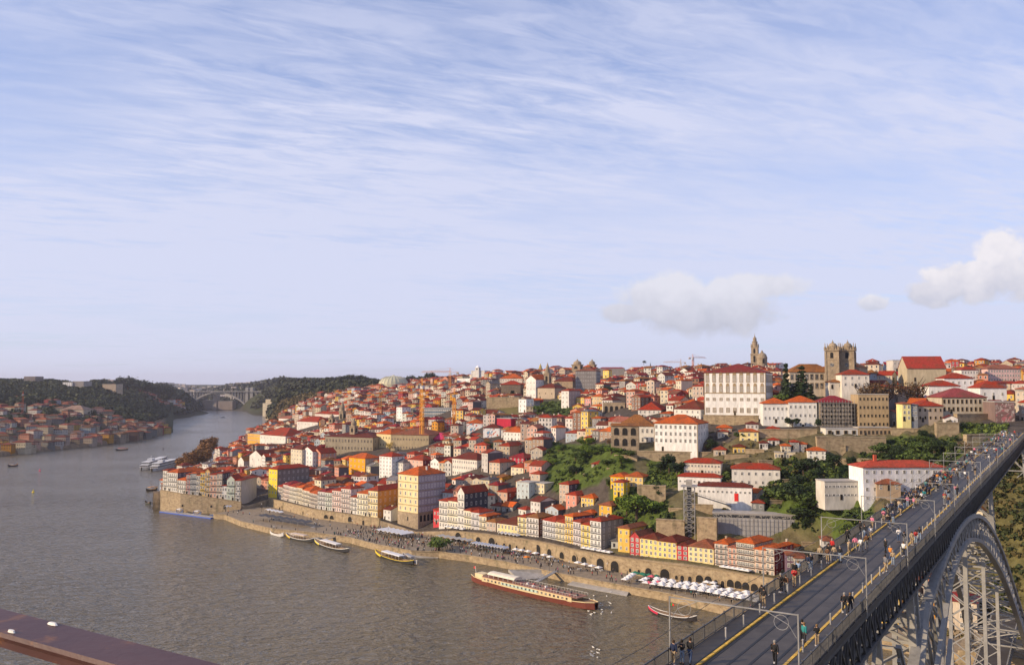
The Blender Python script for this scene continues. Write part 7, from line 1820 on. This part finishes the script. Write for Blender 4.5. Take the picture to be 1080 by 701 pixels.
# long restaurant barge
g, L = boat_root('river_barge', 'long red and cream passenger barge moored at the slipway', (499, 612), (629, 643), 'barge')
b, rows = hull(L, 7.6, 2.0, 1.0, flat=.22, n=20); two(b, g, 'hull', (.17, .045, .03), None)
rail_strip(rows, -.05, .18).build('rubbing_strake', M['obj'], g, (.75, .62, .35))
b = MB(); b.box(L * .13, L * .86, -3.2, 3.2, 1.75, 3.6); cabn = b.build('cabin', M['obj'], g, (.62, .48, .28))
b = MB(); b.box(L * .3, L * .6, -3.27, -3.21, 2.2, 3.2); b.build('mint_panel', M['obj'], cabn, (.42, .55, .48))
for k in range(22):
    x = L * .15 + k * L * .7 / 22; b = MB(); b.box(x, x + .9, -3.3, -3.275, 2.3, 3.1); b.build('window', M['glass'], cabn)
b = MB(); b.box(L * .13, L * .9, -3.3, 3.3, 3.61, 3.75); b.build('sun_deck', M['obj'], g, (.28, .13, .09))
b = MB(); P = [(-2.6, 4.9), (-2.2, 5.5), (-1, 5.85), (1, 5.85), (2.2, 5.5), (2.6, 4.9), (2.5, 4.8), (-2.5, 4.8)]; b.extr(P, L * .17, L * .40); b.build('canopy', M['cloth'], g, (.75, .68, .55))
for k in range(6):
    for y in (-2.5, 2.5): b = MB(); x = L * .18 + k * L * .21 / 5; b.box(x, x + .1, y - .05, y + .05, 3.75, 4.85); b.build('canopy_post', M['frame'], g)
b = MB(); b.box(L * .05, L * .12, -2, 2, 2, 4.2); b.build('wheelhouse', M['obj'], g, (.74, .60, .36))
b = MB()
for y in (-3.2, 3.2):
    b.box(L * .4, L * .9, y - .03, y + .03, 4.7, 4.76)
    for k in range(24): x = L * .4 + k * L * .5 / 23; b.box(x, x + .05, y - .03, y + .03, 3.75, 4.7)
b.build('deck_rail', M['frame'], g)
b = MB(); b.bar((L * .03, 0, 2.5), (L * .02, 0, 6.5), .12); b.build('flagpole', M['frame'], g)
b = MB(); b.box(L * .02 - .9, L * .02, -.03, .03, 5.4, 6.3, 0); b.build('flag', M['cloth'], g, (.6, .05, .04))
for k in range(14):
    b = MB(); x = L * (.44 + .032 * k); b.box(x, x + .7, -1.8 + (k % 3) * 1.4, -.9 + (k % 3) * 1.4, 3.76, 4.4); b.build('deck_seat', M['obj'], g, rp.choice([(.7, .7, .68), (.4, .12, .1), (.1, .1, .1)]))
# traditional wine boats with canopies
def rabelo(label, pa, pb_, hc, strip, canopy, mast=True, W=4.2, prow=None, name='rabelo_boat', off=0, flag=False):
    g, L = boat_root(name, label, pa, pb_, 'boat')
    b, rows = hull(L, W, 1.0, 1.6, flat=.5, n=16); two(b, g, 'hull', hc, None)
    rail_strip(rows, -.1, .14).build('gunwale', M['obj'], g, strip)
    if prow: 
        b = MB()
        for r0, r1 in zip(rows[:4], rows[1:5]):
            a = Vector(r0[0]); c = Vector(r1[0]); a.y *= 1.08; c.y *= 1.08; b.bar(a - Vector((0, 0, .5)), c - Vector((0, 0, .5)), .12, .8)
        b.build('prow_paint', M['obj'], g, prow)
    if canopy:
        b = MB(); P = [(-W * .38, 2.9), (-W * .3, 3.15), (W * .3, 3.15), (W * .38, 2.9), (W * .38, 2.8), (-W * .38, 2.8)]; b.extr(P, L * .25, L * .72); cn = b.build('canopy', M['cloth'], g, canopy)
        for k in range(6):
            for y in (-W * .36, W * .36): b = MB(); x = L * .26 + k * L * .45 / 5; b.box(x, x + .09, y - .04, y + .04, .8, 2.8); b.build('canopy_post', M['frame'], g)
        for k in range(5):
            b = MB(); x = L * .3 + k * L * .08; b.box(x, x + .5, -W * .3, W * .3, .8, 1.3); b.build('bench', M['woodd'], g)
    if mast: b = MB(); b.tube([(L * .42, 0, .3), (L * .42, 0, 7.5)], [.11, .07], 6); b.bar((L * .3, 0, 6.2), (L * .62, 0, 4.4), .1); b.build('mast', M['woodd'], g)
    b = MB(); b.bar((L * .82, 0, 1.8), (L * 1.05, .4, .7), .12); b.box(L * .78, L * .9, -.8, .8, .9, 1.8); b.build('steering_oar', M['woodd'], g)
    if flag:
        b = MB(); b.bar((L * .45, .8, 1), (L * .45, .8, 4.8), .08); fp_ = b.build('flagpole', M['woodd'], g); b = MB(); b.box(L * .45 + .05, L * .45 + .6, .78, .82, 3.9, 4.7); b.build('flag_green', M['cloth'], fp_, (.02, .25, .05)); b = MB(); b.box(L * .45 + .61, L * .45 + 1.4, .78, .82, 3.9, 4.7); b.build('flag_red', M['cloth'], fp_, (.6, .03, .02))
    return g
rabelo('yellow and dark wooden boat with mast beside the slipway', (396, 584), (436, 596), (.03, .03, .03), (.7, .52, .06), (.72, .72, .74), prow=(.75, .55, .05), W=5)
rabelo('dark boat with long white canopy, right one of the moored pair', (332, 572), (368, 583), (.03, .03, .035), (.75, .74, .7), (.72, .70, .68), mast=False, prow=(.7, .55, .08), W=5)
rabelo('white canopied boat with mast left of the moored pair', (302, 566), (331, 572), (.04, .04, .04), (.75, .74, .7), (.6, .5, .42), prow=(.75, .5, .05), W=4.5)
rabelo('small white open motorboat at the quay left of the moored boats', (285, 562), (299, 566), (.7, .68, .66), (.8, .8, .8), None, mast=False, W=3, name='motorboat')
rabelo('wooden wine boat with crimson prow drifting near the bridge', (684, 645), (735, 656), (.035, .03, .03), (.72, .7, .68), None, prow=(.55, .03, .08), W=3.6, flag=True)
rabelo('small grey launch moored right of the yellow boat', (425, 588), (440, 596), (.4, .4, .42), (.7, .7, .7), (.3, .3, .32), mast=False, W=3.2, name='launch')
rabelo('tiny dark tug far out on the left water', (8, 492), (19, 491), (.05, .05, .06), (.2, .05, .04), (.15, .12, .12), mast=False, W=5, name='tug')
rabelo('small ferry with a red cabin crossing far upstream', (122, 475), (135, 474), (.04, .04, .05), (.2, .1, .1), (.45, .08, .06), mast=False, W=6, name='ferry')
rabelo('orange roofed raft boat near the curved wall', (154, 518), (166, 516), (.1, .08, .06), (.3, .2, .1), (.6, .3, .12), mast=True, W=4, name='raft')
rabelo('dark rowing boat below the orange roofed raft', (153, 531), (159, 532), (.05, .06, .05), (.1, .1, .1), None, mast=False, W=2.2, name='rowing_boat')
rabelo('distant white launch in midstream before the arched bridge', (232, 440), (237, 440), (.4, .4, .4), (.6, .6, .6), (.5, .5, .5), mast=False, W=6, name='launch')
# white river cruisers
def cruiser(label, pa, pb_):
    g, L = boat_root('river_cruiser', label, pa, pb_, 'ship', 'white river cruisers'); W = 9
    b, rows = hull(L, W, 2.4, .8, flat=.3, n=16); two(b, g, 'hull', (.6, .6, .6), None)
    for k, (a, c, z) in enumerate(((.08, .9, 2.4), (.14, .86, 4.9))):
        b = MB(); b.box(L * a, L * c, -W * .42, W * .42, z, z + 2.3); o = b.build('deck_house', M['obj'], g, (.62, .62, .62)); b = MB(); b.box(L * a - .02, L * c + .02, -W * .42 - .05, W * .42 + .05, z + .8, z + 1.7); b.build('window_band', M['glass'], o)
    b = MB(); b.box(L * .3, L * .4, -2.5, 2.5, 7.25, 9.2); b.build('bridge_house', M['obj'], g, (.6, .6, .6)); b = MB(); b.bar((L * .35, 0, 9.2), (L * .35, 0, 12), .2); b.build('mast', M['frame'], g)
cruiser('white river cruiser nearest the autumn trees, left of its pair', (149, 496), (176, 487))
cruiser('white river cruiser moored behind, right of its pair', (160, 497), (187, 490))
# buoys
for px, py, c, lb in ((42, 496.5, (.7, .08, .15), 'small red buoy in midstream on the left'), (35, 519, (.8, .6, .05), 'small yellow buoy at the left on the river'), (172, 474, (.1, .08, .08), 'dark mooring post in the water left of the bend')):
    g = empty('buoy', pz(px, py, 0), 0); b = MB(); b.lathe([(.9, -.3), (1.0, .3), (.7, .8), (.25, 1.0), (.2, 2.2), (.05, 2.6)], 10); b.build('float', M['obj'], g, c); tag(g, lb, 'buoy')
for k, (a_, c_) in enumerate((((186, 541), (193, 541.5)), ((204, 543), (212, 543.5)))):
    rabelo(['white excursion launch tied inside the left half of the blue landing stage', 'white excursion launch tied inside the right half of the blue landing stage'][k], a_, c_, (.55, .57, .6), (.1, .15, .4), (.7, .7, .72), mast=False, W=3.6, name='launch')
# gulls on the water by the barge prow
b = MB(); b.tube([(-.28, 0, .12), (-.1, 0, .2), (.15, 0, .18), (.3, 0, .3), (.38, 0, .34)], [.03, .12, .13, .06, .05], 6); b.bar((-.1, .1, .22), (-.38, .06, .2), .08); GUL = b.mesh('gull', [M['frame']])
for _ in range(34):
    px, py = (rp.gauss(630, 8), rp.gauss(638, 6)) if rp.random() < .7 else (rp.uniform(620, 632), rp.uniform(682, 694)); o = link('gull', GUL); o.location = pz(px, py, 0); s = rp.uniform(1.1, 1.7); o.scale = (s, s, s); o.rotation_euler = (0, 0, rp.random() * 6); tag(o, 'white gull floating on the river near the prow of the barge', 'gull', 'gulls on the river')

# quay lamps
b = MB(); b.lathe([(.16, 0), (.1, .6), (.06, .8), (.05, 4.2), (.03, 4.6)], 7); LPm = b.mesh('lamp_post', [M['iron']]); b = MB(); b.lathe([(.1, 4.5), (.22, 4.9), (.2, 5.1), (.02, 5.3)], 7); LHm = b.mesh('lamp_head', [M['frame']])
for i, q in enumerate((300, 345, 392, 432, 468, 505, 540, 575, 610, 650, 690, 730, 770)):
    p, a = wl_pt(q, 20 if q > 500 else 14)
    if not onquay(p.x, p.y): p, a = wl_pt(q, 8)
    g = empty('street_lamp', p, a); link('post', LPm, g); link('lamp_head', LHm, g); tag(g, f'{["first", "second", "third", "fourth", "fifth", "sixth", "seventh", "eighth", "ninth", "tenth", "eleventh", "twelfth", "thirteenth"][i]} slim street lamp from the left along the quay', 'street lamp', 'street lamps on the quay')

# ------------------------------------------------------------------ viewpoint handrail in the foreground
M['rust'] = None
m, t, bs = newmat('maroon_paint_rust'); bs.inputs['Roughness'].default_value = .45; bs.inputs['Specular IOR Level'].default_value = .25
p = worldpos(t); c = ramp(t, noise(t, p, 3.5, 5, .6), [(.3, (.055, .022, .022)), (.7, (.105, .048, .042))])
c = mix(t, ramp(t, noise(t, mapping(t, p, (1, 1, 2)), 9, 6, .7), [(.56, 0), (.66, 1)]), c, (.18, .075, .03)); t.links.new(c, bs.inputs['Base Color']); bump(t, bs, noise(t, p, 40, 4, .6), .25, .004); M['rust'] = m
A = pz(0, 653, 84.5); C = pz(240, 717, 84.5); d = (C - A).normalized(); n = Vector((-d.y, d.x, 0)); g = empty('handrail', A, math.atan2(d.y, d.x))
b = MB(); P = [(-.05, 0), (-.053, -.008), (-.05, -.016), (.05, -.016), (.053, -.008), (.05, 0)]; b.extr(P[::-1], -3, 6); b.build('top_plate', M['rust'], g)
b = MB(); b.box(-3, 6, -.045, -.035, -.032, -.0165); b.box(-3, 6, .035, .045, -.032, -.0165); b.build('flange', M['rust'], g)
for x in (-2.2, 3.2, 5): b = MB(); b.box(x, x + .05, -.02, .02, -1.1, -.03); b.build('post', M['rust'], g)
tag(g, 'rusty maroon iron handrail crossing the lower left corner', 'handrail')
for x, y, s in ((.135, .036, .55), (.12, -.040, .4)):
    b = MB(); b.lathe([(.016 * s, 0), (.013 * s, .004), (.003, .006)], 9); o = b.build('dropping', M['frame']); pp = g.matrix_basis @ Vector((x, y, .0008)); o.location = pp; o.scale = (2.0, .6, .8); o.rotation_euler = (0, 0, math.atan2(d.y, d.x)); tag(o, ['white bird dropping on the far edge of the handrail', 'small white bird dropping on the near edge of the handrail'][s < .5], 'bird dropping')

# ------------------------------------------------------------------ air
m = bpy.data.materials.new('haze_air'); m.use_nodes = True; t = m.node_tree; t.nodes.clear()
o_ = t.nodes.new('ShaderNodeOutputMaterial'); v = t.nodes.new('ShaderNodeVolumePrincipled'); v.inputs['Density'].default_value = .00005; v.inputs['Color'].default_value = (.82, .82, .98, 1); v.inputs['Anisotropy'].default_value = .2
t.links.new(v.outputs[0], o_.inputs['Volume'])
b = MB(); b.box(-12000, 12000, -2500, 14500, -10, 240)
HAZE = b.build('haze', m); tag(HAZE, None, None, kind='stuff')
